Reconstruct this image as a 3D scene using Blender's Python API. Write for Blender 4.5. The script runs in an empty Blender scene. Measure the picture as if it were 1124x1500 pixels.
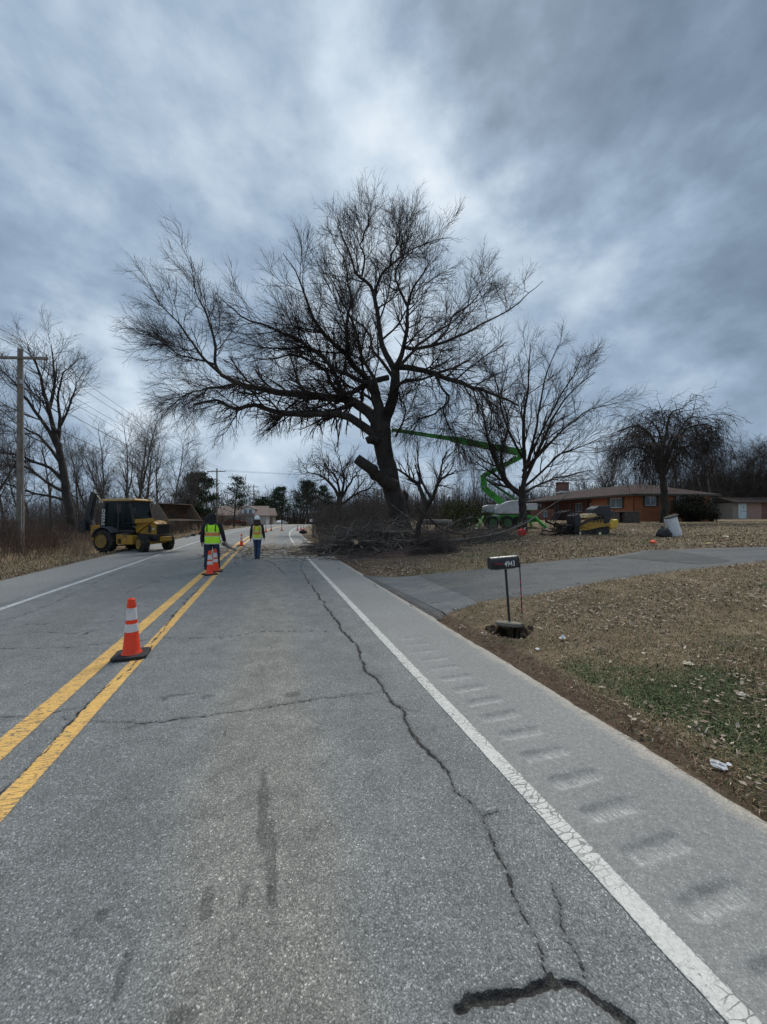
import bpy, math, random
import numpy as np
from mathutils import Vector, Matrix, Euler

random.seed(7)
rng = np.random.default_rng(11)
SC = bpy.context.scene
COL = SC.collection
# ---- camera: level phone held 1.7 m above the road, wide lens -------------
F, H, CX, HY = 563.0, 1.7, 562.0, 757.0
cam_d = bpy.data.cameras.new('camera')
cam = bpy.data.objects.new('camera', cam_d)
COL.objects.link(cam)
cam_d.sensor_fit = 'VERTICAL'
cam_d.sensor_height = 36.0
cam_d.lens = 36.0 * F / 1500.0
cam_d.shift_y = 7.0 / 1500.0
cam_d.clip_start = 0.05
cam_d.clip_end = 3000
cam.location = (0, 0, H)
cam.rotation_euler = (math.radians(90), 0, 0)
SC.camera = cam

# ---- exposure --------------------------------------------------------------
SC.view_settings.view_transform = 'Standard'
SC.view_settings.look = 'None'
SC.view_settings.exposure = 0.90
SC.view_settings.gamma = 1.0
SC.view_settings.use_curve_mapping = False
SC.cycles.max_bounces = 6
SC.cycles.transparent_max_bounces = 8

# ---- node helper -----------------------------------------------------------
class NT:
    def __init__(s, tree):
        s.t = tree; s.n = tree.nodes; s.l = tree.links
    def _in(s, sock, v):
        if v is None: return
        if isinstance(v, bpy.types.NodeSocket): s.l.new(v, sock)
        elif isinstance(v, (tuple, list)):
            try: sock.default_value = v
            except Exception: sock.default_value = tuple(v) + (1.0,)
        else:
            try: sock.default_value = v
            except Exception: sock.default_value = (v, v, v, 1.0)
    def node(s, typ, ins=None, **kw):
        nd = s.n.new(typ)
        for k, v in kw.items(): setattr(nd, k, v)
        if ins:
            for k, v in ins.items(): s._in(nd.inputs[k], v)
        return nd
    def m(s, op, a, b=None, c=None, clamp=False):
        nd = s.n.new('ShaderNodeMath'); nd.operation = op; nd.use_clamp = clamp
        s._in(nd.inputs[0], a)
        if b is not None: s._in(nd.inputs[1], b)
        if c is not None: s._in(nd.inputs[2], c)
        return nd.outputs[0]
    def vm(s, op, a, b=None, out=0):
        nd = s.n.new('ShaderNodeVectorMath'); nd.operation = op
        s._in(nd.inputs[0], a)
        if b is not None:
            if op == 'SCALE': s._in(nd.inputs['Scale'], b)
            else: s._in(nd.inputs[1], b)
        return nd.outputs[out]
    def noise(s, vec, scale, detail=4, rough=0.55, out='Fac', dist=0.0):
        nd = s.node('ShaderNodeTexNoise', {'Scale': scale, 'Detail': detail, 'Roughness': rough, 'Distortion': dist})
        if vec is not None: s.l.new(vec, nd.inputs['Vector'])
        return nd.outputs[out]
    def vor(s, vec, scale, out='Distance', feature='F1', rand=1.0):
        nd = s.node('ShaderNodeTexVoronoi', {'Scale': scale, 'Randomness': rand}, feature=feature)
        s.l.new(vec, nd.inputs['Vector'])
        return nd.outputs[out]
    def ramp(s, fac, stops, interp='LINEAR'):
        nd = s.n.new('ShaderNodeValToRGB'); r = nd.color_ramp; r.interpolation = interp
        while len(r.elements) < len(stops): r.elements.new(0.5)
        for e, (p, c) in zip(r.elements, stops):
            e.position = p
            e.color = (c, c, c, 1) if not isinstance(c, (tuple, list)) else tuple(c) + (1,)
        s._in(nd.inputs[0], fac)
        return nd.outputs[0]
    def mr(s, v, a, b, c=0.0, d=1.0, smooth=True):
        nd = s.n.new('ShaderNodeMapRange'); nd.clamp = True
        if smooth: nd.interpolation_type = 'SMOOTHSTEP'
        for k, x in zip(('Value', 'From Min', 'From Max', 'To Min', 'To Max'), (v, a, b, c, d)): s._in(nd.inputs[k], x)
        return nd.outputs[0]
    def mix(s, fac, a, b, mode='MIX'):
        nd = s.n.new('ShaderNodeMix'); nd.data_type = 'RGBA'; nd.blend_type = mode
        s._in(nd.inputs[0], fac); s._in(nd.inputs[6], a); s._in(nd.inputs[7], b)
        return nd.outputs[2]
    def attr(s, name, out='Fac'):
        nd = s.n.new('ShaderNodeAttribute'); nd.attribute_name = name
        return nd.outputs[out]

def DIR(px, py):
    v = Vector(((px - CX) / F, 1.0, (HY - py) / F)); v.normalize(); return tuple(v)

# ---- world: heavy overcast over a Nishita sky -----------------------------
SUN_EL, SUN_AZ = 50.0, 14.0          # degrees; azimuth from +Y towards +X
W = bpy.data.worlds.new("World"); SC.world = W; W.use_nodes = True
w = NT(W.node_tree); w.n.clear()
out = w.node('ShaderNodeOutputWorld')
sky = w.node('ShaderNodeTexSky', sky_type='NISHITA', sun_disc=False)
sky.sun_elevation = math.radians(SUN_EL); sky.sun_rotation = math.radians(SUN_AZ)
sky.air_density = 1.5; sky.dust_density = 3.0
bgs = w.node('ShaderNodeBackground', {'Color': sky.outputs[0], 'Strength': 0.05})
tc = w.node('ShaderNodeTexCoord').outputs['Generated']
sep = w.node('ShaderNodeSeparateXYZ', {'Vector': tc}).outputs
zz = w.m('MAXIMUM', sep[2], 0.0)
den = w.m('ADD', zz, 0.16)
pp = w.node('ShaderNodeCombineXYZ', {0: w.m('DIVIDE', sep[0], den), 1: w.m('DIVIDE', sep[1], den), 2: 0.3}).outputs[0]
pl = w.node('ShaderNodeCombineXYZ', {0: sep[0], 1: sep[1], 2: w.m('MULTIPLY', sep[2], 1.5)}).outputs[0]
wn = w.noise(pl, 2.6, 4, 0.45, 'Color')
warp = w.vm('SCALE', w.vm('SUBTRACT', wn, (0.5, 0.5, 0.5)), 0.34)
wn2 = w.noise(pl, 6.0, 6, 0.55, 'Color')
warp2 = w.vm('SCALE', w.vm('SUBTRACT', wn2, (0.5, 0.5, 0.5)), 0.24)
dwarp = w.vm('ADD', w.vm('ADD', tc, warp), warp2)
n1 = w.noise(pl, 2.6, 6, 0.5)
n2 = w.noise(w.vm('ADD', pl, (4.2, 1.1, 7.0)), 6.0, 8, 0.56)
n3 = w.noise(w.vm('ADD', pl, (14.2, 3.1, 2.0)), 13.0, 6, 0.55)
val = w.m('MULTIPLY', w.m('SUBTRACT', n1, 0.5), 0.75)
val = w.m('ADD', val, w.m('MULTIPLY', w.m('SUBTRACT', n2, 0.5), 0.60))
val = w.m('ADD', val, w.m('MULTIPLY', w.m('SUBTRACT', n3, 0.5), 0.24))
val = w.m('ADD', val, 0.40)
# banks of thick (dark) and thin (bright) cloud: direction, radius, amount
BLOBS = [((600, 235), .20, .26), ((690, 310), .13, .26), ((430, 160), .26, .08), ((250, 120), .30, .08), ((545, 10), .10, .16),
         ((880, 405), .13, .26), ((985, 505), .14, .30), ((140, 520), .13, .46), ((210, 590), .16, .30), ((450, 640), .30, .15),
         ((600, 430), .30, .20), ((860, 650), .28, .16), ((60, 250), .30, -.02),
         ((730, 110), .32, -.22), ((1080, 60), .50, -.22), ((1100, 330), .36, -.08), ((60, 430), .20, -.34), ((200, 500), .10, -.26),
         ((785, 355), .09, -.26), ((1090, 470), .15, -.22), ((340, 330), .20, -.04), ((1000, 590), .25, -.18), ((330, 20), .24, -.10), ((870, 20), .3, -.1)]
for (p, r, a) in BLOBS:
    a = a * .46 if a < 0 else a * .8
    dd = w.vm('DISTANCE', dwarp, DIR(*p), out=1)
    val = w.m('ADD', val, w.mr(dd, r * 1.25, r * 0.1, 0.0, a))
val = w.m('ADD', w.m('MULTIPLY', val, .80), .20)
colr = w.ramp(val, [(0.0, (.085, .130, .200)), (0.18, (.128, .185, .260)), (0.34, (.192, .264, .358)), (0.5, (.295, .392, .515)), (0.72, (.52, .62, .725)), (1.0, (.82, .88, .93))])
bgc = w.node('ShaderNodeBackground', {'Color': colr, 'Strength': 0.60})
mixs = w.node('ShaderNodeMixShader', {0: 0.985, 1: bgs.outputs[0], 2: bgc.outputs[0]})
w.l.new(mixs.outputs[0], out.inputs[0])

sd = bpy.data.lights.new('sun', 'SUN'); sd.energy = 1.5; sd.angle = math.radians(22); sd.color = (1.0, .96, .90)
sun = bpy.data.objects.new('sun', sd); COL.objects.link(sun)
sv = Vector((math.sin(math.radians(SUN_AZ)) * math.cos(math.radians(SUN_EL)), math.cos(math.radians(SUN_AZ)) * math.cos(math.radians(SUN_EL)), math.sin(math.radians(SUN_EL))))
sun.rotation_euler = sv.to_track_quat('Z', 'Y').to_euler()
sun.location = (0, 0, 60)

# ---- tagging ---------------------------------------------------------------
def tag(o, label=None, cat=None, group=None, kind=None):
    if label: o['label'] = label
    if cat: o['category'] = cat
    if group: o['group'] = group
    if kind: o['kind'] = kind
    return o
def thing(name, label, cat, loc=(0, 0, 0), rz=0.0, group=None):
    o = bpy.data.objects.new(name, None); COL.objects.link(o)
    o.empty_display_size = 0.2
    o.location = loc; o.rotation_euler = (0, 0, rz)
    return tag(o, label, cat, group)
def kids(o): return [c for c in list(bpy.data.objects) if c.parent == o]
_ch = {}
def link(o, parent=None):
    COL.objects.link(o)
    if parent is not None:
        o.parent = parent; _ch.setdefault(parent.name, []).append(o)
    return o
def copy_tree(o, parent=None):
    c = o.copy(); link(c, parent)
    for ch in list(_ch.get(o.name, [])): copy_tree(ch, c)
    return c

# ---- mesh helpers ----------------------------------------------------------
def np_mesh(name, V, Fc, mat, parent=None, attrs=None, smooth=False, loc=None):
    V = np.asarray(V, np.float32).reshape(-1, 3); Fc = np.asarray(Fc, np.int32)
    me = bpy.data.meshes.new(name)
    me.vertices.add(len(V)); me.vertices.foreach_set('co', V.ravel())
    k = Fc.shape[1]
    me.loops.add(Fc.size); me.loops.foreach_set('vertex_index', Fc.ravel())
    me.polygons.add(len(Fc)); me.polygons.foreach_set('loop_start', np.arange(0, Fc.size, k, dtype=np.int32))
    try: me.polygons.foreach_set('loop_total', np.full(len(Fc), k, np.int32))
    except Exception: pass
    me.update(calc_edges=True)
    if smooth: me.polygons.foreach_set('use_smooth', np.ones(len(Fc), bool))
    if attrs:
        for an, av in attrs.items():
            a = me.attributes.new(an, 'FLOAT', 'POINT'); a.data.foreach_set('value', np.asarray(av, np.float32).ravel())
    me.materials.append(mat)
    o = bpy.data.objects.new(name, me)
    if loc is not None: o.location = loc
    return link(o, parent)

def grid_faces(nr, nc):
    i = np.arange(nr - 1)[:, None] * nc + np.arange(nc - 1)[None, :]
    return np.stack([i, i + 1, i + nc + 1, i + nc], -1).reshape(-1, 4)

class MB:
    def __init__(s): s.v = []; s.f = []
    def add(s, vs, fs):
        b = len(s.v); s.v += [tuple(v) for v in vs]; s.f += [tuple(b + i for i in f) for f in fs]; return s
    def box(s, c, d, rot=None):
        hx, hy, hz = d[0] / 2, d[1] / 2, d[2] / 2
        vs = [Vector((x * hx, y * hy, z * hz)) for z in (-1, 1) for y in (-1, 1) for x in (-1, 1)]
        if rot is not None:
            M = Euler(rot).to_matrix(); vs = [M @ v for v in vs]
        c = Vector(c)
        return s.add([v + c for v in vs], [(0, 2, 3, 1), (4, 5, 7, 6), (0, 1, 5, 4), (2, 6, 7, 3), (0, 4, 6, 2), (1, 3, 7, 5)])
    def beam(s, p0, p1, w, h, w1=None, h1=None, up=(0, 0, 1)):
        p0, p1 = Vector(p0), Vector(p1); t = (p1 - p0).normalized()
        a = t.cross(Vector(up))
        if a.length < 1e-3: a = t.cross(Vector((0, 1, 0)))
        a.normalize(); b = a.cross(t)
        w1 = w if w1 is None else w1; h1 = h if h1 is None else h1
        vs = []
        for p, ww, hh in ((p0, w, h), (p1, w1, h1)):
            for sa, sb in ((-1, -1), (1, -1), (1, 1), (-1, 1)): vs.append(p + a * sa * ww / 2 + b * sb * hh / 2)
        return s.add(vs, [(0, 3, 2, 1), (4, 5, 6, 7), (0, 1, 5, 4), (1, 2, 6, 5), (2, 3, 7, 6), (3, 0, 4, 7)])
    def tube(s, pts, rad, n=8, cap=True):
        pts = [Vector(p) for p in pts]
        if not isinstance(rad, (list, tuple)): rad = [rad] * len(pts)
        vs = []; prev = None
        for i, p in enumerate(pts):
            t = (pts[min(i + 1, len(pts) - 1)] - pts[max(i - 1, 0)]).normalized()
            if prev is None:
                a = t.cross(Vector((0.31, 0.17, 1)));
                if a.length < 1e-2: a = t.cross(Vector((1, 0, 0)))
            else: a = prev - t * prev.dot(t)
            a.normalize(); b = t.cross(a); prev = a
            for k in range(n):
                an = 2 * math.pi * k / n
                vs.append(p + (a * math.cos(an) + b * math.sin(an)) * rad[i])
        fs = []
        for i in range(len(pts) - 1):
            for k in range(n):
                k2 = (k + 1) % n
                fs.append((i * n + k, i * n + k2, (i + 1) * n + k2, (i + 1) * n + k))
        if cap:
            fs.append(tuple(range(n))[::-1]); fs.append(tuple((len(pts) - 1) * n + k for k in range(n)))
        return s.add(vs, fs)
    def prism(s, prof, axis, a0, a1):
        # prof: list of 2D points; axis 'x','y','z' is the extrusion axis
        def mk(p, a):
            if axis == 'y': return (p[0], a, p[1])
            if axis == 'x': return (a, p[0], p[1])
            return (p[0], p[1], a)
        n = len(prof)
        vs = [mk(p, a0) for p in prof] + [mk(p, a1) for p in prof]
        fs = [tuple(range(n)), tuple(range(2 * n - 1, n - 1, -1))] + [(i, i + n, (i + 1) % n + n, (i + 1) % n) for i in range(n)]
        return s.add(vs, fs)
    def lathe(s, prof, c=(0, 0, 0), n=24, axis='z', sx=1, sy=1):
        c = Vector(c); vs = []
        for r, z in prof:
            for k in range(n):
                a = 2 * math.pi * k / n; x, y = r * math.cos(a) * sx, r * math.sin(a) * sy
                v = (x, y, z) if axis == 'z' else ((x, z, y) if axis == 'y' else (z, x, y))
                vs.append(Vector(v) + c)
        fs = []
        for i in range(len(prof) - 1):
            for k in range(n):
                k2 = (k + 1) % n
                fs.append((i * n + k, i * n + k2, (i + 1) * n + k2, (i + 1) * n + k))
        fs.append(tuple(range(n))[::-1]); fs.append(tuple((len(prof) - 1) * n + k for k in range(n)))
        return s.add(vs, fs)
    def build(s, name, mat, parent=None, bevel=0.0, smooth=False, seg=2, loc=None):
        me = bpy.data.meshes.new(name); me.from_pydata(s.v, [], s.f)
        import bmesh
        bm = bmesh.new(); bm.from_mesh(me); bmesh.ops.recalc_face_normals(bm, faces=bm.faces); bm.to_mesh(me); bm.free()
        me.materials.append(mat)
        o = bpy.data.objects.new(name, me)
        if smooth:
            me.polygons.foreach_set('use_smooth', np.ones(len(me.polygons), bool))
            try: me.set_sharp_from_angle(angle=math.radians(38))
            except Exception: pass
        if bevel:
            b = o.modifiers.new('bevel', 'BEVEL'); b.width = bevel; b.segments = seg; b.limit_method = 'ANGLE'; b.angle_limit = math.radians(35)
        if loc is not None: o.location = loc
        return link(o, parent)

def text_mesh(name, body, size, mat, parent, M, extrude=0.001):
    cu = bpy.data.curves.new(name + '_curve', 'FONT'); cu.body = body; cu.size = size; cu.extrude = extrude
    cu.align_x = 'CENTER'; cu.align_y = 'CENTER'; cu.offset = size * 0.008; cu.space_character = 1.1
    t = bpy.data.objects.new(name + '_tmp', cu); COL.objects.link(t)
    bpy.context.view_layer.update()
    me = bpy.data.meshes.new_from_object(t.evaluated_get(bpy.context.evaluated_depsgraph_get()))
    bpy.data.objects.remove(t)
    me.name = name; me.materials.clear(); me.materials.append(mat)
    o = bpy.data.objects.new(name, me); o.matrix_local = M
    return link(o, parent)

# ---- simple material factory ----------------------------------------------
_mats = {}
def M_(name, c, rough=0.7, metal=0.0, var=0.25, scale=6.0, bump=0.15, bscale=40.0, c2=None, dirt=None, spec=0.5, coat=0.0):
    if name in _mats: return _mats[name]
    m = bpy.data.materials.new(name); m.use_nodes = True; t = NT(m.node_tree)
    b = t.n['Principled BSDF']
    p = t.node('ShaderNodeTexCoord').outputs['Object']
    n = t.noise(p, scale, 5, 0.6)
    lo = tuple(x * (1 - var) for x in c); hi = tuple(min(1, x * (1 + var)) for x in c)
    col = t.ramp(n, [(0.3, lo), (0.7, hi if c2 is None else c2)])
    if dirt is not None:
        dn = t.noise(p, scale * 0.6, 6, 0.65)
        col = t.mix(t.mr(dn, 0.5, 0.72), col, dirt)
        rr = t.mr(dn, 0.45, 0.7, rough, min(1, rough + 0.35))
        t.l.new(rr, b.inputs['Roughness'])
    else: b.inputs['Roughness'].default_value = rough
    t.l.new(col, b.inputs['Base Color'])
    b.inputs['Metallic'].default_value = metal
    b.inputs['Specular IOR Level'].default_value = spec
    if coat: b.inputs['Coat Weight'].default_value = coat
    if bump:
        bn = t.noise(p, bscale, 3, 0.6)
        bp = t.node('ShaderNodeBump', {'Height': bn, 'Strength': bump, 'Distance': 0.02})
        t.l.new(bp.outputs[0], b.inputs['Normal'])
    _mats[name] = m; return m
# ---- terrain ---------------------------------------------------------------
_lat = np.random.default_rng(5).random((64, 64, 12))
def vnoise(x, y, s=0):
    x = np.asarray(x, float); y = np.asarray(y, float)
    xi = np.floor(x).astype(int); yi = np.floor(y).astype(int); fx = x - xi; fy = y - yi
    fx = fx * fx * (3 - 2 * fx); fy = fy * fy * (3 - 2 * fy); L = _lat[:, :, s % 12]
    a = L[xi % 64, yi % 64]; b = L[(xi + 1) % 64, yi % 64]; c = L[xi % 64, (yi + 1) % 64]; d = L[(xi + 1) % 64, (yi + 1) % 64]
    return (a * (1 - fx) + b * fx) * (1 - fy) + (c * (1 - fx) + d * fx) * fy
def fnoise(x, y, s=0, o=4):
    r = 0; a = 1; t = 0
    for i in range(o):
        r = r + a * vnoise(x * 2 ** i + 17.3 * i, y * 2 ** i + 9.1 * i, s + i); t += a; a *= .55
    return r / t
def sst(x, a, b):
    t = np.clip((np.asarray(x, float) - a) / (b - a), 0, 1); return t * t * (3 - 2 * t)
def xc(y):
    y = np.asarray(y, float); e = np.clip(y - 22, 0, 90); e2 = np.maximum(y - 112, 0)
    return -.2984 * y + .0019 * e * e + .342 * e2
def xs_(y):
    y = np.asarray(y, float); return -.2984 + .0038 * np.clip(y - 22, 0, 90)
def UU(x, y): return (x - xc(y)) / np.sqrt(1 + xs_(y) ** 2)
def RP(u, y):   # point on the road at lateral offset u, depth y
    return xc(y) + u * np.sqrt(1 + xs_(y) ** 2)
def zr(y):
    y = np.asarray(y, float); e = np.clip(y - 80, 0, 32); return -.00065 * e * e - .0416 * np.clip(y - 112, 0, 40)
PIT = (1.87, 5.66)
def tz(x, y, pit=False):
    x = np.asarray(x, float); y = np.asarray(y, float)
    u = UU(x, y); su = np.maximum(u - 3.4, 0)
    zR = 1.40 * (1 - np.exp(-su / 12.0)) * sst(y, -30, 4)
    drop = zr(y) * (1 - .55 * sst(u, 10, 45)) * (1 - .5 * sst(-u, 10, 30))
    zL = -.26 * sst(-u, 6.9, 9.3) + .22 * sst(-u, 10, 15)
    und = (fnoise(x * .28, y * .28, 3, 3) - .5) * .16 * np.clip(np.maximum(u - 3.2, (-u - 7.2)) / 2.5, 0, 1)
    z = zR + drop + zL + und
    if pit:
        d = np.hypot((x - PIT[0]) / .29, (y - PIT[1] - .05) / .31) + .25 * (fnoise(x * 5, y * 5, 2, 3) - .5)
        z = z - .80 * (1 - sst(d, .7, 1.0))
    return z
def G(px, py):      # where the sight line of a photo pixel meets the terrain
    lo, prev = None, 0.8
    ds = np.concatenate([np.arange(.8, 30, .1), np.arange(30, 200, .5)])
    for d in ds:
        if 1.7 - (py - HY) / F * d < float(tz((px - CX) / F * d, d)):
            a, b = prev, d
            for _ in range(25):
                mdd = (a + b) / 2
                if 1.7 - (py - HY) / F * mdd < float(tz((px - CX) / F * mdd, mdd)): b = mdd
                else: a = mdd
            return np.array([(px - CX) / F * b, b])
        prev = d
    return np.array([(px - CX) / F * 200, 200.])
def WP(px, py, d): return Vector(((px - CX) / F * d, d, H - (py - HY) / F * d))
def XY(px, d): return ((px - CX) / F * d, d)
def on(x, y, dz=0.0): return (float(x), float(y), float(tz(x, y)) + dz)

def resample(P, n):
    P = np.asarray(P, float); s = np.r_[0, np.cumsum(np.linalg.norm(np.diff(P[:, :2], axis=0), axis=1))]
    t = np.linspace(0, s[-1], n); return np.stack([np.interp(t, s, P[:, i]) for i in range(P.shape[1])], 1)

# ---- ground ----------------------------------------------------------------
def green_mask(x, y):
    n = fnoise(x * .55 + 3, y * .55, 1, 4) + .35 * (fnoise(x * 2.1, y * 2.1, 6, 3) - .5)
    u = UU(x, y)
    near = np.exp(-((u - 3.75 - .25 * np.sin(y * 1.1)) / .42) ** 2) * sst(-y, -5.6, -3.4)       # green strip by the road edge
    mb = np.exp(-(((x - 1.25) / .7) ** 2 + ((y - 6.5) / .55) ** 2)) * .35
    return np.clip((n - .60) * 3.6 + near * (.5 + 1.6 * fnoise(x * 2.2, y * 2.2, 9, 3)) * 1.3 + mb * 2.0, 0, 1) * .8 * np.clip(.25 + 1.5 * fnoise(x * 3.3, y * 3.3, 10, 3), .3, 1) * (1 - .55 * sst(y, 14, 40))
def bare_mask(x, y):
    u = UU(x, y)
    e = np.exp(-((u - 2.85) / (.12 + .30 * fnoise(x * .8, y * .8, 2, 3))) ** 2)
    isl = np.exp(-(((x + .5) / 3.8) ** 2 + ((y - 15.0) / 2.8) ** 2)) * 1.3
    l = np.exp(-((u + 7.3) / .5) ** 2)
    pt = np.hypot((x - PIT[0]) / .33, (y - PIT[1]) / .30); return np.clip(np.maximum(np.maximum(np.maximum(e, isl), l), 1.6 * (1 - sst(pt, .7, 1.3))) + .6 * (fnoise(x * .9, y * .9, 8, 4) - .5), 0, 1)

gx = np.unique(np.round(np.concatenate([np.arange(-420, -60, 20), np.arange(-60, -16, 1.2), np.arange(-16, .6, .4), np.arange(.6, 9, .055), np.arange(9, 26, .3), np.arange(26, 70, 1.2), np.arange(70, 421, 20)]), 4))
gy = np.unique(np.round(np.concatenate([np.arange(-40, 0, 2), np.arange(0, 1.6, .2), np.arange(1.6, 13, .055), np.arange(13, 45, .3), np.arange(45, 125, 1.5), np.arange(125, 900, 15)]), 4))
GX, GY = np.meshgrid(gx, gy)
GZ = tz(GX, GY, True)
GU = UU(GX, GY)
GZ = GZ + .018 * (fnoise(GX * 3.1, GY * 3.1, 4, 3) - .5) * sst(GU, 2.6, 3.2) - .055 * (sst(GU, -7.0, -6.8) - sst(GU, 2.45, 2.75)) - .01
gm = bpy.data.materials.new('lawn_soil'); gm.use_nodes = True; t = NT(gm.node_tree); b = t.n['Principled BSDF']
P = t.node('ShaderNodeTexCoord').outputs['Object']
nA = t.noise(P, 2.2, 8, 0.68); nB = t.noise(P, 14, 6, 0.7); nC = t.noise(P, 60, 4, 0.7)
fib = t.noise(t.vm('MULTIPLY', P, (1, 2.2, 1)), 45, 6, .75, dist=2.0)
dry = t.ramp(t.m('ADD', t.m('MULTIPLY', nA, .4), t.m('MULTIPLY', fib, .6)), [(.3, (.050, .038, .024)), (.48, (.165, .122, .075)), (.62, (.31, .24, .155)), (.8, (.47, .41, .31))])
grn = t.ramp(t.m('ADD', t.m('MULTIPLY', nB, .5), t.m('MULTIPLY', fib, .5)), [(.3, (.035, .044, .020)), (.55, (.090, .112, .052)), (.75, (.18, .195, .105))])
soil = t.ramp(t.m('ADD', t.m('MULTIPLY', nB, .5), t.m('MULTIPLY', nC, .5)), [(.3, (.055, .033, .022)), (.55, (.145, .104, .074)), (.75, (.29, .225, .165))])
gmask = t.mr(t.m('ADD', t.attr('green'), t.m('MULTIPLY', t.m('SUBTRACT', nB, .5), .9)), .25, .75)
bmask = t.mr(t.m('ADD', t.attr('bare'), t.m('MULTIPLY', t.m('SUBTRACT', nB, .5), .8)), .45, .85)
c = t.mix(gmask, dry, grn); c = t.mix(bmask, c, soil); c = t.mix(t.mr(t.attr('pit_shade'), .3, .8), c, (.016, .012, .010))  # last mix paints the hole's dark shade into the soil colour
t.l.new(c, b.inputs['Base Color']); b.inputs['Roughness'].default_value = .95; b.inputs['Specular IOR Level'].default_value = .15
hb = t.m('ADD', t.m('MULTIPLY', nB, .6), t.m('MULTIPLY', fib, .5))
t.l.new(t.node('ShaderNodeBump', {'Height': hb, 'Strength': .8, 'Distance': .035}).outputs[0], b.inputs['Normal'])
ground = np_mesh('ground', np.stack([GX, GY, GZ], -1), grid_faces(*GX.shape), gm, attrs={'green': green_mask(GX, GY), 'bare': bare_mask(GX, GY), 'pit_shade': 1 - sst(np.hypot((GX - PIT[0]) / .29, (GY - PIT[1] - .05) / .31), .85, 1.1)}, smooth=True)
tag(ground, 'dry brown winter lawn and verge with patches of green grass', kind='structure')

# ---- cracks (photo sight lines meet the flat road) -------------------------
def G0(px, py): d = F * H / (py - HY); return ((px - CX) / F * d, d)
CR = [
 ([(440,832,.010),(443,838,.012),(452,852,.018),(462,865,.020),(475,883,.018),(487,900,.018),(494,912,.016),(499,922,.018),(509,932,.014),(524,945,.016),(531,966,.013),(537,983,.016),(554,998,.011),(565,1014,.009),(572,1028,.013),(595,1044,.013),(594,1059,.013),(614,1089,.010),(632,1106,.014),(658,1134,.0075),(666,1158,.0065),(678,1167,.008),(690,1177,.006),(709,1196,.006),(720,1235,.0075),(741,1271,.0055),(751,1311,.008),(776,1356,.0055),(796,1391,.008),(806,1441,.004)]),
 ([(806,1436,.012),(785,1443,.016),(755,1452,.017),(720,1460,.019),(690,1467,.019),(665,1475,.013)]),
 ([(806,1436,.012),(835,1436,.016),(860,1450,.015),(885,1470,.017),(925,1500,.016),(960,1560,.014)]),
 ([(812,1300,.0012),(821,1346,.0018),(826,1371,.0025),(846,1396,.0025),(856,1436,.003)]),
 ([(709,1196,.004),(718,1190,.004),(731,1186,.001)]),
 ([(499,923,.011),(440,924,.010),(380,924,.010),(330,933,.009),(285,934,.010),(242,934,.009),(180,940,.003),(110,947,.004),(0,950,.003)]),
 ([(0,915,.008),(60,914,.008),(140,912,.010),(183,908,.010),(215,905,.010),(260,901,.010),(281,899,.010)]),
 ([(554,1014,.007),(520,1017,.006),(448,1026,.007),(384,1037,.008),(340,1044,.006),(294,1050,.008),(229,1058,.008),(172,1058,.003),(107,1056,.004),(90,1050,.002)]),
 ([(229,1058,.003),(205,1062,.003),(185,1066,.001)]),
 ([(103,1040,.005),(80,1044,.009),(40,1049,.008),(0,1052,.008),(-60,1060,.004)]),
 ([(572,1028,.003),(600,1040,.003),(612,1041,.001)]),
 ([(540,990,.003),(552,988,.002),(560,992,.001)]),
 ([(290,862,.010),(276,878,.013),(266,890,.014),(258,899,.013),(246,915,.008),(230,934,.006),(210,960,.006),(190,980,.006),(165,1000,.006),(140,1020,.007),(110,1052,.009),(60,1107,.006),(0,1163,.006),(-60,1220,.006)]),
 ([(-60,925,.012),(0,911,.012),(26,903,.014),(60,891,.013),(93,876,.016),(123,862,.015),(149,848,.016),(179,836,.018),(224,824,.018),(250,815,.015)]),
 ([(300,870,.010),(250,880,.008),(180,884,.008),(120,893,.006),(60,898,.006)]),
 ([(180,870,.008),(215,856,.010),(250,846,.012),(265,835,.010)]),
 ([(0,930,.004),(60,925,.005),(110,928,.004),(140,920,.003)]),
 ([(110,935,.004),(130,925,.004),(150,922,.003)]),
 ([(360,840,.008),(410,842,.009),(443,838,.006)]), ([(345,878,.006),(420,872,.004),(470,878,.003)]),
 ([(398,822,.02),(404,828,.02),(412,836,.016),(420,845,.012)]), ([(452,806,.016),(446,818,.02),(440,832,.014)]),
 ([(600,880,.008),(605,890,.010),(618,893,.006)]), ([(548,848,.012),(551,862,.010)]),
]
def smooth_crack(cr):
    pts = []
    for (x0, y0, w0), (x1, y1, w1) in zip(cr[:-1], cr[1:]):
        a = np.array(G0(x0, y0)); c_ = np.array(G0(x1, y1)); n = max(2, int(np.linalg.norm(c_ - a) / .05))
        n = min(n, 30)
        for i in range(n):
            f = i / n; pts.append(list(a + (c_ - a) * f) + [w0 + (w1 - w0) * f])
    pts.append(list(G0(*cr[-1][:2])) + [cr[-1][2]])
    P = np.array(pts); s = np.r_[0, np.cumsum(np.linalg.norm(np.diff(P[:, :2], axis=0), axis=1))]
    k = rng.integers(0, 50)
    amp = np.clip(P[:, 1] / 4, .6, 2.0)
    for f_, a_ in ((7, .034), (19, .026), (45, .013)):
        P[:, 0] += (vnoise(s * f_, s * 0 + k, 1) - .5) * a_ * amp; P[:, 1] += (vnoise(s * f_, s * 0 + k + 9, 2) - .5) * a_ * amp
    P[:, 2] = np.maximum(P[:, 2] * (.6 + .8 * vnoise(s * 14, s * 0 + k, 5)), np.clip(.0004 * P[:, 1] ** 2, .0042, .011)) * np.where(P[:, 1] > 7, .72, 1)
    return P
CRW = [smooth_crack(c_) for c_ in CR]
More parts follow.
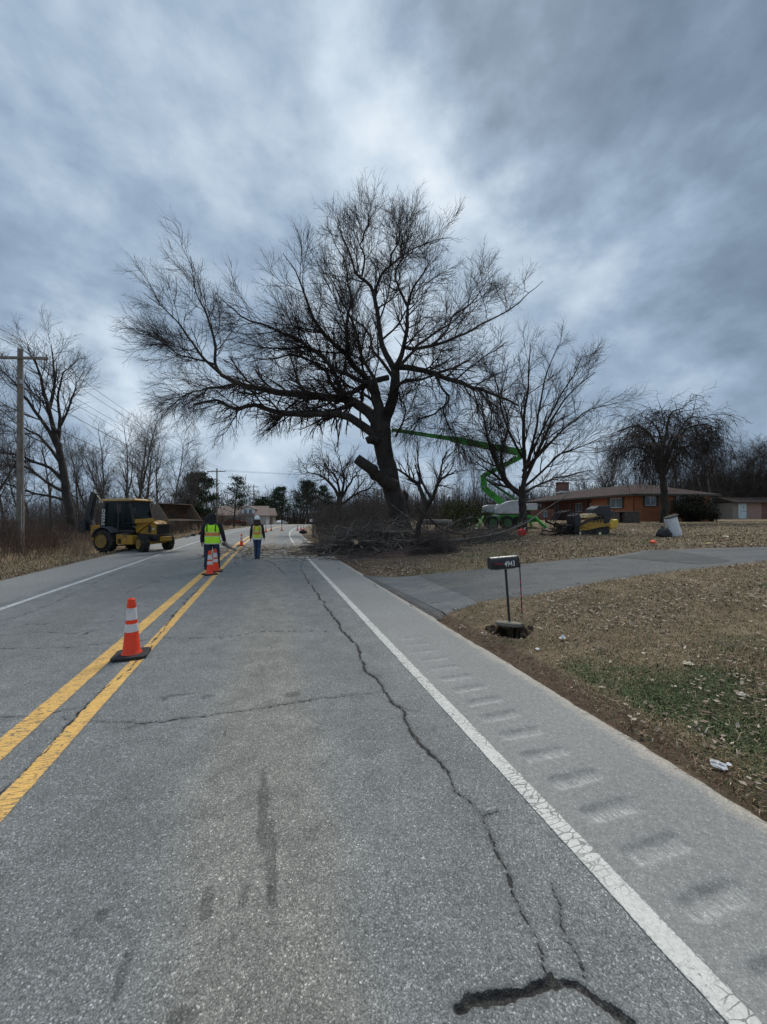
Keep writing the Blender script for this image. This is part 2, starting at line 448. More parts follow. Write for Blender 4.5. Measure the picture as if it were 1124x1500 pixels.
def crack_dist(X, Y):
    D = np.full(X.shape, .3); Xf = X.ravel(); Yf = Y.ravel(); Df = D.ravel()
    wx = Xf + (fnoise(Xf * 26, Yf * 26, 1, 3) - .5) * .030; wy = Yf + (fnoise(Xf * 26 + 7, Yf * 26, 4, 3) - .5) * .030
    for P_ in CRW:
        for j in range(0, len(P_) - 1, 12):
            S = P_[j:j + 13]; lo = S[:, :2].min(0) - .15; hi = S[:, :2].max(0) + .15
            idx = np.nonzero((Xf > lo[0]) & (Xf < hi[0]) & (Yf > lo[1]) & (Yf < hi[1]))[0]
            if len(idx) == 0: continue
            px, py = wx[idx], wy[idx]; best = Df[idx]
            for a, c_ in zip(S[:-1], S[1:]):
                e = c_[:2] - a[:2]; L2 = max(e @ e, 1e-9)
                tt = np.clip(((px - a[0]) * e[0] + (py - a[1]) * e[1]) / L2, 0, 1)
                dd = np.hypot(px - a[0] - tt * e[0], py - a[1] - tt * e[1]) - (a[2] + tt * (c_[2] - a[2]))
                best = np.minimum(best, dd)
            Df[idx] = best
    return Df.reshape(X.shape)

# ---- asphalt ---------------------------------------------------------------
def asphalt_mat(name, base=1.0, smooth_=0.0, attrs=True):
    m = bpy.data.materials.new(name); m.use_nodes = True; t = NT(m.node_tree); b = t.n['Principled BSDF']
    P = t.node('ShaderNodeTexCoord').outputs['Object']
    vcol = t.vor(P, 145, 'Color'); vd = t.vor(P, 145, 'Distance')
    vcol2 = t.vor(P, 230, 'Color')
    g1 = t.node('ShaderNodeSeparateColor', {0: vcol}).outputs; g2 = t.node('ShaderNodeSeparateColor', {0: vcol2}).outputs
    big = t.noise(P, .7, 6, .62); med = t.noise(P, 3.5, 6, .65); fine = t.noise(P, 26, 5, .7)
    chip = t.ramp(g1[0], [(0.0, .72), (.45, .93), (.82, 1.10), (.94, 1.35), (1.0, 2.2)])
    chip2 = t.ramp(g2[1], [(0.0, .66), (.5, .98), (.88, 1.22), (.96, 1.45), (1.0, 2.1)])
    s = t.m('MULTIPLY', chip, chip2)
    s = t.m('MULTIPLY', s, t.mr(fine, .25, .75, .80, 1.2, False))
    gap = t.mr(vd, .45, .85, 1.0, .62)
    s = t.m('MULTIPLY', s, gap)
    base_c = t.ramp(t.m('ADD', t.m('MULTIPLY', big, .5), t.m('MULTIPLY', med, .5)), [(.3, (.150, .155, .150)), (.5, (.202, .207, .200)), (.7, (.272, .277, .266))])
    if attrs:
        u = t.attr('u'); v = t.attr('v'); dc = t.attr('dcrack'); rum = t.attr('rum')
        # brownish, stained band between the wheel tracks of the near lane
        wob = t.m('MULTIPLY', t.m('SUBTRACT', t.noise(P, 1.1, 4, .6), .5), .5)
        uu = t.m('ADD', u, wob)
        band = t.m('MULTIPLY', t.mr(uu, -.62, -.22), t.mr(uu, .55, .18))
        base_c = t.mix(t.m('MULTIPLY', band, .70), base_c, t.ramp(med, [(.3, (.172, .162, .140)), (.7, (.290, .274, .236))]))
        bl = t.m('MULTIPLY', t.mr(uu, -3.9, -3.5), t.mr(uu, -2.6, -3.0))
        base_c = t.mix(t.m('MULTIPLY', bl, .3), base_c, (.17, .165, .15))
        uv = t.node('ShaderNodeCombineXYZ', {0: t.m('MULTIPLY', u, 7.0), 1: t.m('MULTIPLY', v, 1.5), 2: 0.0}).outputs[0]
        st = t.noise(uv, 1.0, 6, .68)
        uv2 = t.node('ShaderNodeCombineXYZ', {0: t.m('MULTIPLY', u, 22.0), 1: t.m('MULTIPLY', v, 7.0), 2: 3.0}).outputs[0]
        st2 = t.noise(uv2, 1.0, 4, .6)
        oil = t.m('MULTIPLY', t.mr(st, .60, .70), t.m('MULTIPLY', t.mr(u, -.35, -.05), t.mr(u, .28, .08)))
        oil2 = t.m('MULTIPLY', t.mr(st2, .68, .76), t.m('MULTIPLY', t.mr(u, -.7, -.2), t.mr(u, .6, .2)))
        oil = t.m('MAXIMUM', oil, t.m('MULTIPLY', oil2, .8))
        for (px, py, ru, rv) in ((386, 1180, .03, .35), (398, 1260, .03, .30), (303, 1325, .03, .09), (150, 1340, .03, .035), (428, 1017, .07, .06), (262, 1018, .16, .03), (305, 1020, .06, .05), (240, 1024, .03, .05), (330, 1075, .01, .05), (360, 1303, .025, .03), (358, 1318, .02, .03), (180, 1425, .02, .1), (265, 1490, .05, .03)):
            xx, yy = G0(px, py); u0 = (xx + .2984 * yy) * .9583; v0 = -.286 * xx + .958 * yy
            e1 = t.m('DIVIDE', t.m('SUBTRACT', u, u0), ru); e2 = t.m('DIVIDE', t.m('SUBTRACT', v, v0), rv)
            r2 = t.m('ADD', t.m('MULTIPLY', e1, e1), t.m('MULTIPLY', e2, e2))
            r2 = t.m('ADD', r2, t.m('MULTIPLY', t.m('SUBTRACT', fine, .5), 2.6))
            oil = t.m('MAXIMUM', oil, t.mr(r2, 1.6, .3, 0, .9))
        s = t.m('MULTIPLY', s, t.mr(oil, 0, 1, 1, .56, False))
        sp = t.noise(P, 7, 6, .72); s = t.m('MULTIPLY', s, t.mr(sp, .30, .44, .80, 1.0)); s = t.m('MULTIPLY', s, t.mr(t.m('MULTIPLY', t.mr(uu, -1.5, -1.1), t.mr(uu, -.3, -.7)), 0, 1, 1, .93))
        s = t.m('MULTIPLY', s, t.mr(t.m('MULTIPLY', t.mr(uu, .4, .7), t.mr(uu, 1.45, 1.1)), 0, 1, 1, .91))
        # worn tyre tracks are a little darker and bluer, shoulder is finer and paler
        sh = t.mr(t.m('ADD', u, t.m('MULTIPLY', t.m('SUBTRACT', fine, .5), .03)), 1.575, 1.60)
        shl = t.mr(u, -5.0, -5.1)
        shc = t.ramp(t.m('ADD', t.m('MULTIPLY', big, .4), t.m('MULTIPLY', fine, .6)), [(.3, (.195, .193, .182)), (.7, (.30, .297, .28))])
        base_c = t.mix(t.m('MAXIMUM', sh, shl), base_c, shc)
        s = t.mix(t.m('MULTIPLY', sh, .55), s, 1.0)
        # pale dusty pavement edge
        edge = t.mr(t.m('ADD', u, t.m('MULTIPLY', t.m('SUBTRACT', med, .5), .25)), 2.50, 2.64)
        base_c = t.mix(t.m('MULTIPLY', edge, .75), base_c, (.44, .39, .32))
        # mud and sawdust dragged over the road by the brush pile
        mudn = t.noise(t.vm('MULTIPLY', P, (.5, 1.6, 1)), 1.3, 7, .7)
        mud = t.m('MULTIPLY', t.m('MULTIPLY', t.mr(v, 15.5, 18.5), t.mr(v, 26.5, 22.5)), t.m('MULTIPLY', t.mr(u, -3.2, -1.8), t.mr(mudn, .42, .56)))
        mudc = t.ramp(t.noise(P, 6, 6, .7), [(.3, (.075, .062, .048)), (.55, (.20, .165, .12)), (.75, (.38, .32, .23))])
        base_c = t.mix(t.m('MULTIPLY', mud, .85), base_c, mudc)
        # scuffed dusty streaks in the rumble strip hollows
        rs = t.node('ShaderNodeCombineXYZ', {0: t.m('MULTIPLY', u, 70.0), 1: t.m('MULTIPLY', v, 9.0), 2: 0}).outputs[0]
        rn = t.noise(rs, 1.0, 5, .7)
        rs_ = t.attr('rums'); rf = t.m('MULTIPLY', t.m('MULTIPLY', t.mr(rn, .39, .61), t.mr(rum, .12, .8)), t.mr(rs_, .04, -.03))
        groove_shade = t.m('MULTIPLY', t.m('MULTIPLY', t.mr(rs_, .015, .06), t.mr(rum, .05, .35)), t.mr(t.noise(P, 30, 5, .7), .36, .56))  # groove shade painted as a dark mottled band along the far lip
        base_c = t.mix(t.m('MULTIPLY', groove_shade, .32), base_c, (.085, .082, .075))
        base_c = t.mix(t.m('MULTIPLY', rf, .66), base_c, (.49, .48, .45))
    if not attrs:
        lf = t.noise(t.vm('MULTIPLY', P, (.35, .9, 1)), 1.1, 7, .7); dk = t.noise(P, 9, 5, .7)
        base_c = t.mix(t.mr(lf, .47, .58, 0, .65), base_c, (.12, .135, .155)); base_c = t.mix(t.mr(lf, .46, .36, 0, .5), base_c, (.27, .26, .235))
        base_c = t.mix(t.mr(dk, .62, .72, 0, .35), base_c, (.10, .10, .095))
        e = t.vor(t.vm('ADD', P, t.vm('SCALE', t.noise(P, 2.5, 4, .6, 'Color'), .9)), .75, 'Distance', 'DISTANCE_TO_EDGE')
        s = t.m('MULTIPLY', s, t.m('SUBTRACT', 1.0, t.m('MULTIPLY', t.mr(e, .018, .006), t.mr(med, .48, .56, 0, .8))))
    col = t.vm('MULTIPLY', base_c, s)
    if smooth_: col = t.mix(smooth_, col, base_c)
    if base != 1.0: col = t.vm('SCALE', col, base)
    if attrs:
        rag = t.m('MULTIPLY', t.m('SUBTRACT', t.noise(P, 65, 4, .75), .5), .017)
        dd = t.m('ADD', dc, rag)
        ck = t.mr(dd, .0018, -.0022, 0, 1)
        halo = t.mr(dd, .03, .0, 0, .42)
        col = t.mix(halo, col, (.07, .07, .066))
        col = t.mix(ck, col, t.ramp(fine, [(.35, (.008, .008, .008)), (.55, (.030, .028, .025)), (.72, (.13, .125, .115))]))
        hgt = t.m('MULTIPLY', ck, -1.2)
    t.l.new(col, b.inputs['Base Color'])
    t.l.new(t.mr(g1[1], 0, 1, .68, .95, False), b.inputs['Roughness']); b.inputs['Specular IOR Level'].default_value = .35
    h = t.m('ADD', t.m('MULTIPLY', t.m('SUBTRACT', 1.0, vd), .5), t.m('MULTIPLY', fine, .4))
    if attrs:
        h = t.m('MULTIPLY', h, t.mr(sh, 0, 1, 1, .45, False)); h = t.m('ADD', h, hgt)
    t.l.new(t.node('ShaderNodeBump', {'Height': h, 'Strength': .8, 'Distance': .0045}).outputs[0], b.inputs['Normal'])
    return m
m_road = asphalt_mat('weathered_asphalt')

ys = [-12.]
while ys[-1] < 200:
    y = ys[-1]; ys.append(y + (.4 if y < .8 else min(max(.0021 * y * y, .008), .25 if y < 60 else 1.5)))
ys = np.array(ys)
us = np.concatenate([np.arange(-6.9, -2.2, .05), np.arange(-2.2, 2.5, .0155), np.arange(2.5, 2.66, .02), [2.66]])
RU, RY = np.meshgrid(us, ys)
# uneven pavement edges
eR = .075 * (fnoise(RY * 1.3, RY * 0 + 2, 3, 4) - .5) + .02 * (vnoise(RY * 9, RY * 0, 2) - .5)
eL = .20 * (fnoise(RY * .9, RY * 0 + 5, 6, 4) - .5)
RUu = RU + eR * sst(RU, 2.3, 2.6) + eL * sst(-RU, 6.3, 6.8)
RX = RP(RUu, RY)
RV = -.286 * RX + .958 * RY
cd = crack_dist(RX, RY)
RZ = tz(RX * 0 + RP(0, RY), RY) + .0 - .018 * np.clip(-cd / .012, 0, 1) + .006 * (fnoise(RX * .8, RY * .8, 2, 3) - .5)
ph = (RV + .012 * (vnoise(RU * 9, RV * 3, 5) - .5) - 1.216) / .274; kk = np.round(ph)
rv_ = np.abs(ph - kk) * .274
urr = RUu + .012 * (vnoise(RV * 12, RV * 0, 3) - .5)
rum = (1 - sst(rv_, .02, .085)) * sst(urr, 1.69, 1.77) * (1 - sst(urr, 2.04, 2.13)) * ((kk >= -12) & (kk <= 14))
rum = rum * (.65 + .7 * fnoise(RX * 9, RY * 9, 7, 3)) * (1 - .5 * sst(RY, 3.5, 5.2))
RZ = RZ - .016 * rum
RZ[:, 0] -= .06; RZ[:, -1] -= .06; RX[:, 0] = RX[:, 1] - .005; RX[:, -1] = RX[:, -2] + .01
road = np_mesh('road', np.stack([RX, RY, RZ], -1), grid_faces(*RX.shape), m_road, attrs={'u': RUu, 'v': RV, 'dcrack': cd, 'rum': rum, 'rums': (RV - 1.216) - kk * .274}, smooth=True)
tag(road, 'cracked grey two lane asphalt road with shoulders', kind='structure')

# ---- painted lines: thin sheets 4 mm above the asphalt ----------------------
def paint_mat(name, c, wear, cell):
    m = bpy.data.materials.new(name); m.use_nodes = True; t = NT(m.node_tree); b = t.n['Principled BSDF']
    P = t.node('ShaderNodeTexCoord').outputs['Object']
    u = t.attr('u'); v = t.attr('v'); dc = t.attr('dcrack')
    n = t.noise(P, 5, 6, .65); f = t.noise(P, 60, 5, .7)
    col = t.ramp(t.m('ADD', t.m('MULTIPLY', n, .5), t.m('MULTIPLY', f, .5)), [(.3, tuple(x * .74 for x in c)), (.5, c), (.72, tuple(min(1, x * 1.12) for x in c))])
    g = t.node('ShaderNodeSeparateColor', {0: t.vor(P, 105, 'Color')}).outputs[0]
    col = t.vm('MULTIPLY', col, t.ramp(g, [(0, .84), (.5, 1.0), (1, 1.12)]))
    # crazing of the thick paint
    cv = t.node('ShaderNodeCombineXYZ', {0: t.m('MULTIPLY', u, cell[0]), 1: t.m('MULTIPLY', v, cell[1]), 2: 0}).outputs[0]
    cvw = t.vm('ADD', cv, t.vm('SCALE', t.noise(P, 18, 3, .6, 'Color'), .35))
    e = t.vor(cvw, 1.0, 'Distance', 'DISTANCE_TO_EDGE')
    lines = t.m('MULTIPLY', t.mr(e, .065, .02), t.mr(t.noise(P, 2.2, 3, .6), .34, .50))
    col = t.mix(t.m('MULTIPLY', lines, .78), col, (.12, .115, .10))
    wn_ = t.m('ADD', t.m('MULTIPLY', n, .35), t.m('ADD', t.m('MULTIPLY', f, .4), t.m('MULTIPLY', g, .25)))
    wr = t.mr(wn_, wear, wear + .05)
    edge = t.attr('edge')
    wr2 = t.mr(t.m('ADD', edge, t.m('MULTIPLY', t.m('SUBTRACT', f, .5), .7)), .88, 1.0)
    w_ = t.m('MAXIMUM', wr, wr2)
    col = t.mix(t.m('MULTIPLY', w_, .85), col, (.17, .17, .165))
    # brown bars of tracked mud further up the road
    mudn = t.noise(t.vm('MULTIPLY', P, (.5, 1.6, 1)), 1.3, 7, .7)
    mud = t.m('MULTIPLY', t.m('MULTIPLY', t.mr(v, 16.5, 18.5), t.mr(v, 26.5, 22.5)), t.mr(mudn, .42, .56))
    col = t.mix(t.m('MULTIPLY', mud, .8), col, (.25, .20, .13))
    ck = t.mr(t.m('ADD', dc, t.m('MULTIPLY', t.m('SUBTRACT', t.noise(P, 90, 3, .7), .5), .01)), .002, -.0022)
    col = t.mix(ck, col, (.03, .028, .025))
    t.l.new(col, b.inputs['Base Color']); b.inputs['Roughness'].default_value = .75
    hb = t.m('SUBTRACT', t.m('MULTIPLY', f, .4), t.m('MULTIPLY', lines, .6))
    t.l.new(t.node('ShaderNodeBump', {'Height': hb, 'Strength': .6, 'Distance': .004}).outputs[0], b.inputs['Normal'])
    return m
m_white = paint_mat('white_road_paint', (.58, .57, .52), .62, (12, 32))
m_white2 = paint_mat('worn_white_road_paint', (.56, .57, .57), .60, (16, 24))
m_yel = paint_mat('yellow_road_paint', (.76, .445, .115), .66, (7, 40))
def line(name, u0, u1, mat, label, y0=-8, y1=150, jit=.005):
    yy = ys[(ys >= y0) & (ys <= y1)]; k = 9
    U_ = np.linspace(u0, u1, k)[None, :] + np.zeros((len(yy), 1)); Y_ = yy[:, None] + np.zeros((1, k))
    j0 = jit * 2 * (fnoise(yy * 11, yy * 0 + u0, 3, 4) - .5); j1 = jit * 2 * (fnoise(yy * 11, yy * 0 + u1 + 5, 6, 4) - .5)
    U_[:, 0] += j0; U_[:, -1] += j1
    X_ = RP(U_, Y_)
    Z_ = tz(RP(0 * U_, Y_), Y_) + .006 * (fnoise(X_ * .8, Y_ * .8, 2, 3) - .5) + .004
    cd_ = crack_dist(X_, Y_); V_ = -.286 * X_ + .958 * Y_
    Z_ -= .018 * np.clip(-cd_ / .012, 0, 1)
    ed = np.abs(np.linspace(-1, 1, k))[None, :] + 0 * Y_
    o = np_mesh(name, np.stack([X_, Y_, Z_], -1), grid_faces(*X_.shape), mat, attrs={'u': U_, 'v': V_, 'dcrack': cd_, 'edge': ed}, smooth=True)
    return tag(o, label, kind='structure')
line('edge_line', 1.475, 1.59, m_white, 'white line along the right edge of the lane')
line('centre_line', -1.565, -1.426, m_yel, 'right one of the two yellow centre lines', jit=.008)
line('centre_line', -1.975, -1.79, m_yel, 'left one of the two yellow centre lines', jit=.008)
line('far_edge_line', -4.79, -4.66, m_white2, 'worn white line along the far left edge of the road', jit=.012)

# ---- driveway --------------------------------------------------------------
m_drive = asphalt_mat('driveway_asphalt', .50, .2, attrs=False)
m_patch = asphalt_mat('darker_asphalt_patch', .30, .3, attrs=False)
farp = [(536, 843), (585, 844.5), (640, 839), (700, 834), (780, 824.5), (850, 818), (902, 814), (945, 806), (1000, 804), (1060, 802.5), (1124, 801), (1300, 797)]
nearp = [(649, 907), (653, 895), (664, 889), (700, 882), (770, 873), (830, 862), (890, 850), (945, 842), (1000, 835), (1060, 829), (1124, 822), (1300, 806)]
def sheet(name, A, B, mat, dz, label, na=70, nb=24, jit=.05, kind='structure', parent=None, lip=False):
    A = resample([G(*p) for p in A], na); B = resample([G(*p) for p in B], na)
    T_ = np.linspace(0, 1, nb)[None, :, None]
    XYs = A[:, None, :] * (1 - T_) + B[:, None, :] * T_
    if lip:
        d0 = XYs[0] - XYs[1]; d0 = np.array([-.958, -.286]) * .22
        XYs = np.concatenate([XYs[:1] + d0, XYs], 0); T_ = T_; na += 1
    e = np.abs(2 * T_[..., 0] - 1) ** 6
    XYs[..., 0] += e * jit * (fnoise(XYs[..., 0] * 4, XYs[..., 1] * 4, 1, 3) - .5) * 3
    XYs[..., 1] += e * jit * (fnoise(XYs[..., 0] * 4 + 9, XYs[..., 1] * 4, 5, 3) - .5) * 3
    Z = tz(XYs[..., 0], XYs[..., 1]) + dz
    Z[:, 0] -= .03; Z[:, -1] -= .03
    if lip: Z[0] = -.02; Z[1] = np.maximum(Z[1], .008)
    o = np_mesh(name, np.concatenate([XYs, Z[..., None]], -1), grid_faces(na, nb), mat, smooth=True)
    return tag(o, label, kind=kind)
sheet('driveway', farp, nearp, m_drive, .016, 'grey asphalt driveway running up from the road', lip=True)
# apron between the pavement edge and the driveway
m_apron = asphalt_mat('old_apron_asphalt', .74, .25, attrs=False)
sheet('driveway_apron', [(543, 846), (570, 845.8), (610, 844)], [(655, 901), (675, 891), (700, 884)], m_apron, .021, 'cracked asphalt where the driveway meets the road', 30, 30, .03)
sheet('driveway_patch', [(896, 817), (925, 812), (950, 806.5), (965, 805.2)], [(1005, 826), (1030, 829), (1065, 827), (1080, 824)], m_patch, .022, 'darker asphalt patch across the driveway', 20, 20, .04)
# ---- growing bare wood -----------------------------------------------------
def nrm(v): return v / np.maximum(np.linalg.norm(v, axis=-1, keepdims=True), 1e-9)
def vgrow(P0, D0, L, R0, n, wander, grav, rend=.3, g=rng):
    N = len(P0); P = np.empty((N, n + 1, 3)); P[:, 0] = P0; D = nrm(D0); grav = np.asarray(grav, float)
    for i in range(n):
        D = nrm(D + g.normal(0, wander, (N, 3)) + grav); P[:, i + 1] = P[:, i] + D * (L / n)[:, None]
    return P, R0[:, None] * np.linspace(1, rend, n + 1)[None, :]
def spawn(P, R, k, t0, t1, a0, a1, g=rng, bias=None):
    N, K, _ = P.shape; kk = k
    tt = (t0 + (t1 - t0) * ((np.arange(kk)[None, :] + g.random((N, kk))) / kk)).ravel(); ii = np.repeat(np.arange(N), kk)
    x = tt * (K - 1); j = np.minimum(x.astype(int), K - 2); f = (x - j)[:, None]
    A, B = P[ii, j], P[ii, j + 1]; Tn = nrm(B - A); P0 = A * (1 - f) + B * f
    Rr = R[ii, j] * (1 - f[:, 0]) + R[ii, j + 1] * f[:, 0]
    q = g.normal(0, 1, (len(ii), 3)); q = nrm(q - (q * Tn).sum(1, keepdims=True) * Tn)
    an = np.radians(a0 + (a1 - a0) * g.random(len(ii)))[:, None]
    D = Tn * np.cos(an) + q * np.sin(an)
    if bias is not None: D = nrm(D + np.asarray(bias))
    return P0, D, tt, Rr, ii
def tubes(P, R, S):
    N, K, _ = P.shape
    T = np.empty_like(P); T[:, 1:-1] = P[:, 2:] - P[:, :-2]; T[:, 0] = P[:, 1] - P[:, 0]; T[:, -1] = P[:, -1] - P[:, -2]; T = nrm(T)
    ref = np.where(np.abs(T[:, :1, 2:3]) > .9, np.array([1., 0, 0]), np.array([0, 0, 1.]))
    A = nrm(np.cross(T, np.broadcast_to(ref, T.shape))); B = np.cross(T, A)
    an = np.arange(S) * 2 * np.pi / S
    V = P[:, :, None] + R[:, :, None, None] * (A[:, :, None] * np.cos(an)[None, None, :, None] + B[:, :, None] * np.sin(an)[None, None, :, None])
    b = (np.arange(N) * K * S)[:, None, None] + (np.arange(K - 1) * S)[None, :, None]
    k = np.arange(S)[None, None, :]; k2 = (np.arange(S) + 1)[None, None, :] % S
    Fq = np.stack([b + k, b + k2, b + S + k2, b + S + k], -1).reshape(-1, 4)
    return V.reshape(-1, 3), Fq
def wood(name, sets, mat, parent=None, kind=None, loc=None, smooth=False):
    Vs, Fs, n = [], [], 0
    for P, R, S in sets:
        if len(P) == 0: continue
        V, Fq = tubes(P, R, S); Vs.append(V); Fs.append(Fq + n); n += len(V)
    o = np_mesh(name, np.concatenate(Vs), np.concatenate(Fs), mat, parent, smooth=smooth, loc=loc)
    if kind: o['kind'] = kind
    return o
def spline(P, n):
    P = np.asarray(P, float); m = len(P); Q = np.vstack([2 * P[0] - P[1], P, 2 * P[-1] - P[-2]])
    tt = np.linspace(0, m - 1 - 1e-6, n); j = tt.astype(int); f = (tt - j)[:, None]
    a, b_, c_, d = Q[j], Q[j + 1], Q[j + 2], Q[j + 3]
    return .5 * ((2 * b_) + (-a + c_) * f + (2 * a - 5 * b_ + 4 * c_ - d) * f * f + (-a + 3 * b_ - 3 * c_ + d) * f ** 3)
def bark_mat(name, lo, hi, sc=6, bump=.8, moss=None):
    m = bpy.data.materials.new(name); m.use_nodes = True; t = NT(m.node_tree); b = t.n['Principled BSDF']
    P = t.node('ShaderNodeTexCoord').outputs['Object']
    s = t.vm('MULTIPLY', P, (1, 1, .22))
    n = t.noise(s, sc, 6, .7, dist=.6); n2 = t.noise(P, sc * .3, 4, .6)
    col = t.ramp(n, [(.33, lo), (.66, hi)])
    col = t.mix(t.mr(n2, .4, .7, 0, .35), col, moss or tuple(x * 1.5 for x in hi))
    t.l.new(col, b.inputs['Base Color']); b.inputs['Roughness'].default_value = .92; b.inputs['Specular IOR Level'].default_value = .2
    t.l.new(t.node('ShaderNodeBump', {'Height': n, 'Strength': bump, 'Distance': .06}).outputs[0], b.inputs['Normal'])
    return m
m_bark = bark_mat('dark_furrowed_bark', (.018, .015, .013), (.060, .051, .045))
m_twig = bark_mat('dark_twigs', (.022, .017, .015), (.060, .047, .040), 3, .2)
m_bark2 = bark_mat('grey_bark', (.050, .044, .039), (.180, .160, .140))
m_twig2 = bark_mat('brown_grey_twigs', (.045, .038, .034), (.115, .098, .087), 3, .2)
m_red = bark_mat('reddish_brush_stems', (.050, .030, .026), (.125, .080, .066), 3, .2, (.16, .12, .085))

# ---- the big tree ----------------------------------------------------------
TD = 22.0
tb = on(*XY(588, TD)); big = thing('bare_tree', 'huge bare spreading tree leaning over the road beside the green lift', 'tree', tb)
TB = Vector(tb)
def limb(pts, r0, r1, dep, n=14, pw=1.0, D0=TD):
    """pts: photo sight lines; dep: depth offset (m) reached at the tip"""
    m = len(pts); Q = []
    for i, p in enumerate(pts):
        f = i / (m - 1); d = D0 + (p[2] if len(p) > 2 else dep[0] + (dep[1] - dep[0]) * f)
        Q.append(WP(p[0], p[1], d) - TB)
    P = spline(np.array(Q), n); s = np.linspace(0, 1, n)
    P += np.stack([fnoise(s * 9, s * 0 + pts[-1][0] * .37 + k, k, 3) - .5 for k in (0, 1, 2)], 1) * .28 * np.clip(s * 3, 0, 1)[:, None]
    return P, r0 + (r1 - r0) * s ** pw
trunk = limb([(592, 800), (586, 765), (582, 740), (573, 705), (566, 670), (561, 645), (558, 622)], .78, .50, (0, 0), 26)
tr2 = trunk[1].copy(); z0 = np.linspace(0, 1, 26); tr2 = .50 + .08 * np.exp(-z0 * 4) + .28 * np.exp(-z0 * 9) + .06 * np.exp(-((z0 - .95) / .12) ** 2)
T1 = limb([(555, 632), (554, 610), (554, 590), (548, 573), (542, 561), (537, 552)], .36, .22, (-.3, -.6))
T2 = limb([(562, 632), (566, 612), (572, 598), (576, 578), (579, 555), (578, 541)], .36, .25, (.2, .5))
L = [
 limb([(553, 641), (534, 625), (514, 612), (497, 606), (470, 606), (430, 607), (395, 601), (369, 594), (345, 598), (315, 588), (285, 592)], .27, .045, (-.2, -2.2), 20),
 limb([(556, 628), (545, 610), (534, 599), (519, 590), (499, 583), (474, 581), (442, 576), (400, 573), (372, 569), (349, 562), (325, 549)], .33, .12, (-.3, 1.6), 20),
 limb([(325, 549), (316, 535), (315, 512), (310, 483), (302, 459), (291, 435), (284, 408), (280, 375)], .11, .015, (1.6, 3.2)),
 limb([(325, 549), (302, 528), (281, 500), (264, 476), (246, 456), (212, 430)], .10, .015, (1.6, 1.0)),
 limb([(315, 534), (290, 526), (262, 520), (240, 500), (218, 480)], .07, .012, (1.6, .2)),
 limb([(349, 562), (325, 566), (300, 570), (270, 580), (245, 600)], .08, .012, (1.2, -1.0)),
 limb([(537, 552), (519, 537), (509, 521), (498, 510), (480, 495), (471, 483), (455, 458), (447, 430), (432, 400), (415, 370)], .17, .012, (-.6, -3.5), 18),
 limb([(512, 523), (508, 500), (508, 470), (514, 440), (510, 410), (505, 380), (488, 352)], .12, .012, (-.8, -1.6), 18),
 limb([(542, 561), (529, 559), (510, 549), (490, 540), (464, 518), (445, 503), (423, 490), (395, 477), (362, 469), (340, 452), (318, 430)], .14, .015, (-.6, -4.2), 20),
 limb([(569, 553), (548, 558), (529, 567), (508, 577), (494, 560), (487, 542), (475, 520), (450, 510), (420, 512), (385, 508), (350, 500)], .17, .02, (.3, -2.6), 20),
 limb([(500, 583), (485, 560), (478, 545), (460, 530), (430, 520), (395, 525), (360, 530)], .12, .015, (-.1, -2.4), 16),
 limb([(578, 541), (571, 530), (559, 503), (555, 468), (549, 437), (540, 415), (523, 400), (512, 375), (500, 345), (492, 318)], .20, .012, (.5, 1.6), 20),
 limb([(549, 437), (552, 420), (560, 400), (574, 388), (594, 370), (629, 354), (664, 348)], .10, .012, (1.2, 2.8), 16),
 limb([(572, 390), (575, 370), (585, 350), (590, 330), (610, 315)], .06, .01, (1.9, 3.0), 12),
 limb([(530, 405), (534, 380), (528, 355), (540, 330), (535, 308)], .07, .01, (1.4, .2), 12),
 limb([(578, 541), (586, 525), (592, 507), (597, 478), (598, 450), (604, 425), (620, 400), (632, 380)], .17, .015, (.5, -1.6), 18),
 limb([(598, 450), (585, 425), (578, 405), (590, 380), (600, 350)], .08, .012, (-1.0, -2.6), 12),
 limb([(580, 538), (600, 538), (618, 541), (641, 548), (668, 558), (690, 569), (705, 570), (727, 581), (762, 592)], .19, .05, (.5, -1.5), 20),
 limb([(592, 508), (605, 511), (620, 510), (645, 503), (668, 495), (688, 484), (711, 472), (743, 456), (774, 432), (796, 412)], .12, .015, (-.3, 2.0), 18),
 limb([(634, 506), (652, 487), (664, 464), (684, 452), (700, 430), (712, 412), (735, 392)], .08, .012, (.3, 3.2), 16),
 limb([(640, 548), (647, 568), (658, 582), (649, 598), (633, 608), (613, 616), (600, 628), (592, 645)], .075, .02, (-.6, -2.2), 16),
 limb([(649, 598), (655, 620), (664, 640), (676, 655)], .04, .015, (-1.5, -2.4), 10),
 limb([(700, 571), (712, 585), (722, 610), (716, 640), (722, 660)], .06, .015, (-1.0, -2.6), 12),
 limb([(580, 640), (590, 618), (594, 600), (588, 585), (580, 572)], .06, .03, (.3, -.8), 10),
 limb([(537, 552), (530, 535), (527, 524), (531, 520)], .07, .04, (-.6, -1.4), 8),
 limb([(581, 560), (560, 530), (545, 512), (540, 490), (525, 470), (500, 455), (470, 440)], .12, .015, (.5, 4.6), 16),
 limb([(579, 545), (600, 520), (620, 500), (650, 480), (680, 455), (690, 430)], .12, .015, (.5, 5.0), 16),
 limb([(560, 600), (545, 585), (520, 570), (480, 560), (440, 555), (400, 560)], .12, .015, (.5, 4.8), 16),
 limb([(570, 580), (590, 560), (620, 555), (660, 540), (700, 545)], .11, .015, (-.5, -4.4), 16),
 limb([(556, 590), (550, 560), (530, 520), (520, 480), (500, 440), (480, 400)], .12, .015, (-.5, -4.6), 16),
]
stub = limb([(577, 712), (562, 704), (545, 690), (522, 671)], .40, .27, (-.3, -1.5), 10)
knob = limb([(552, 645), (545, 644), (540, 645)], .28, .20, (-.4, -.9), 6)
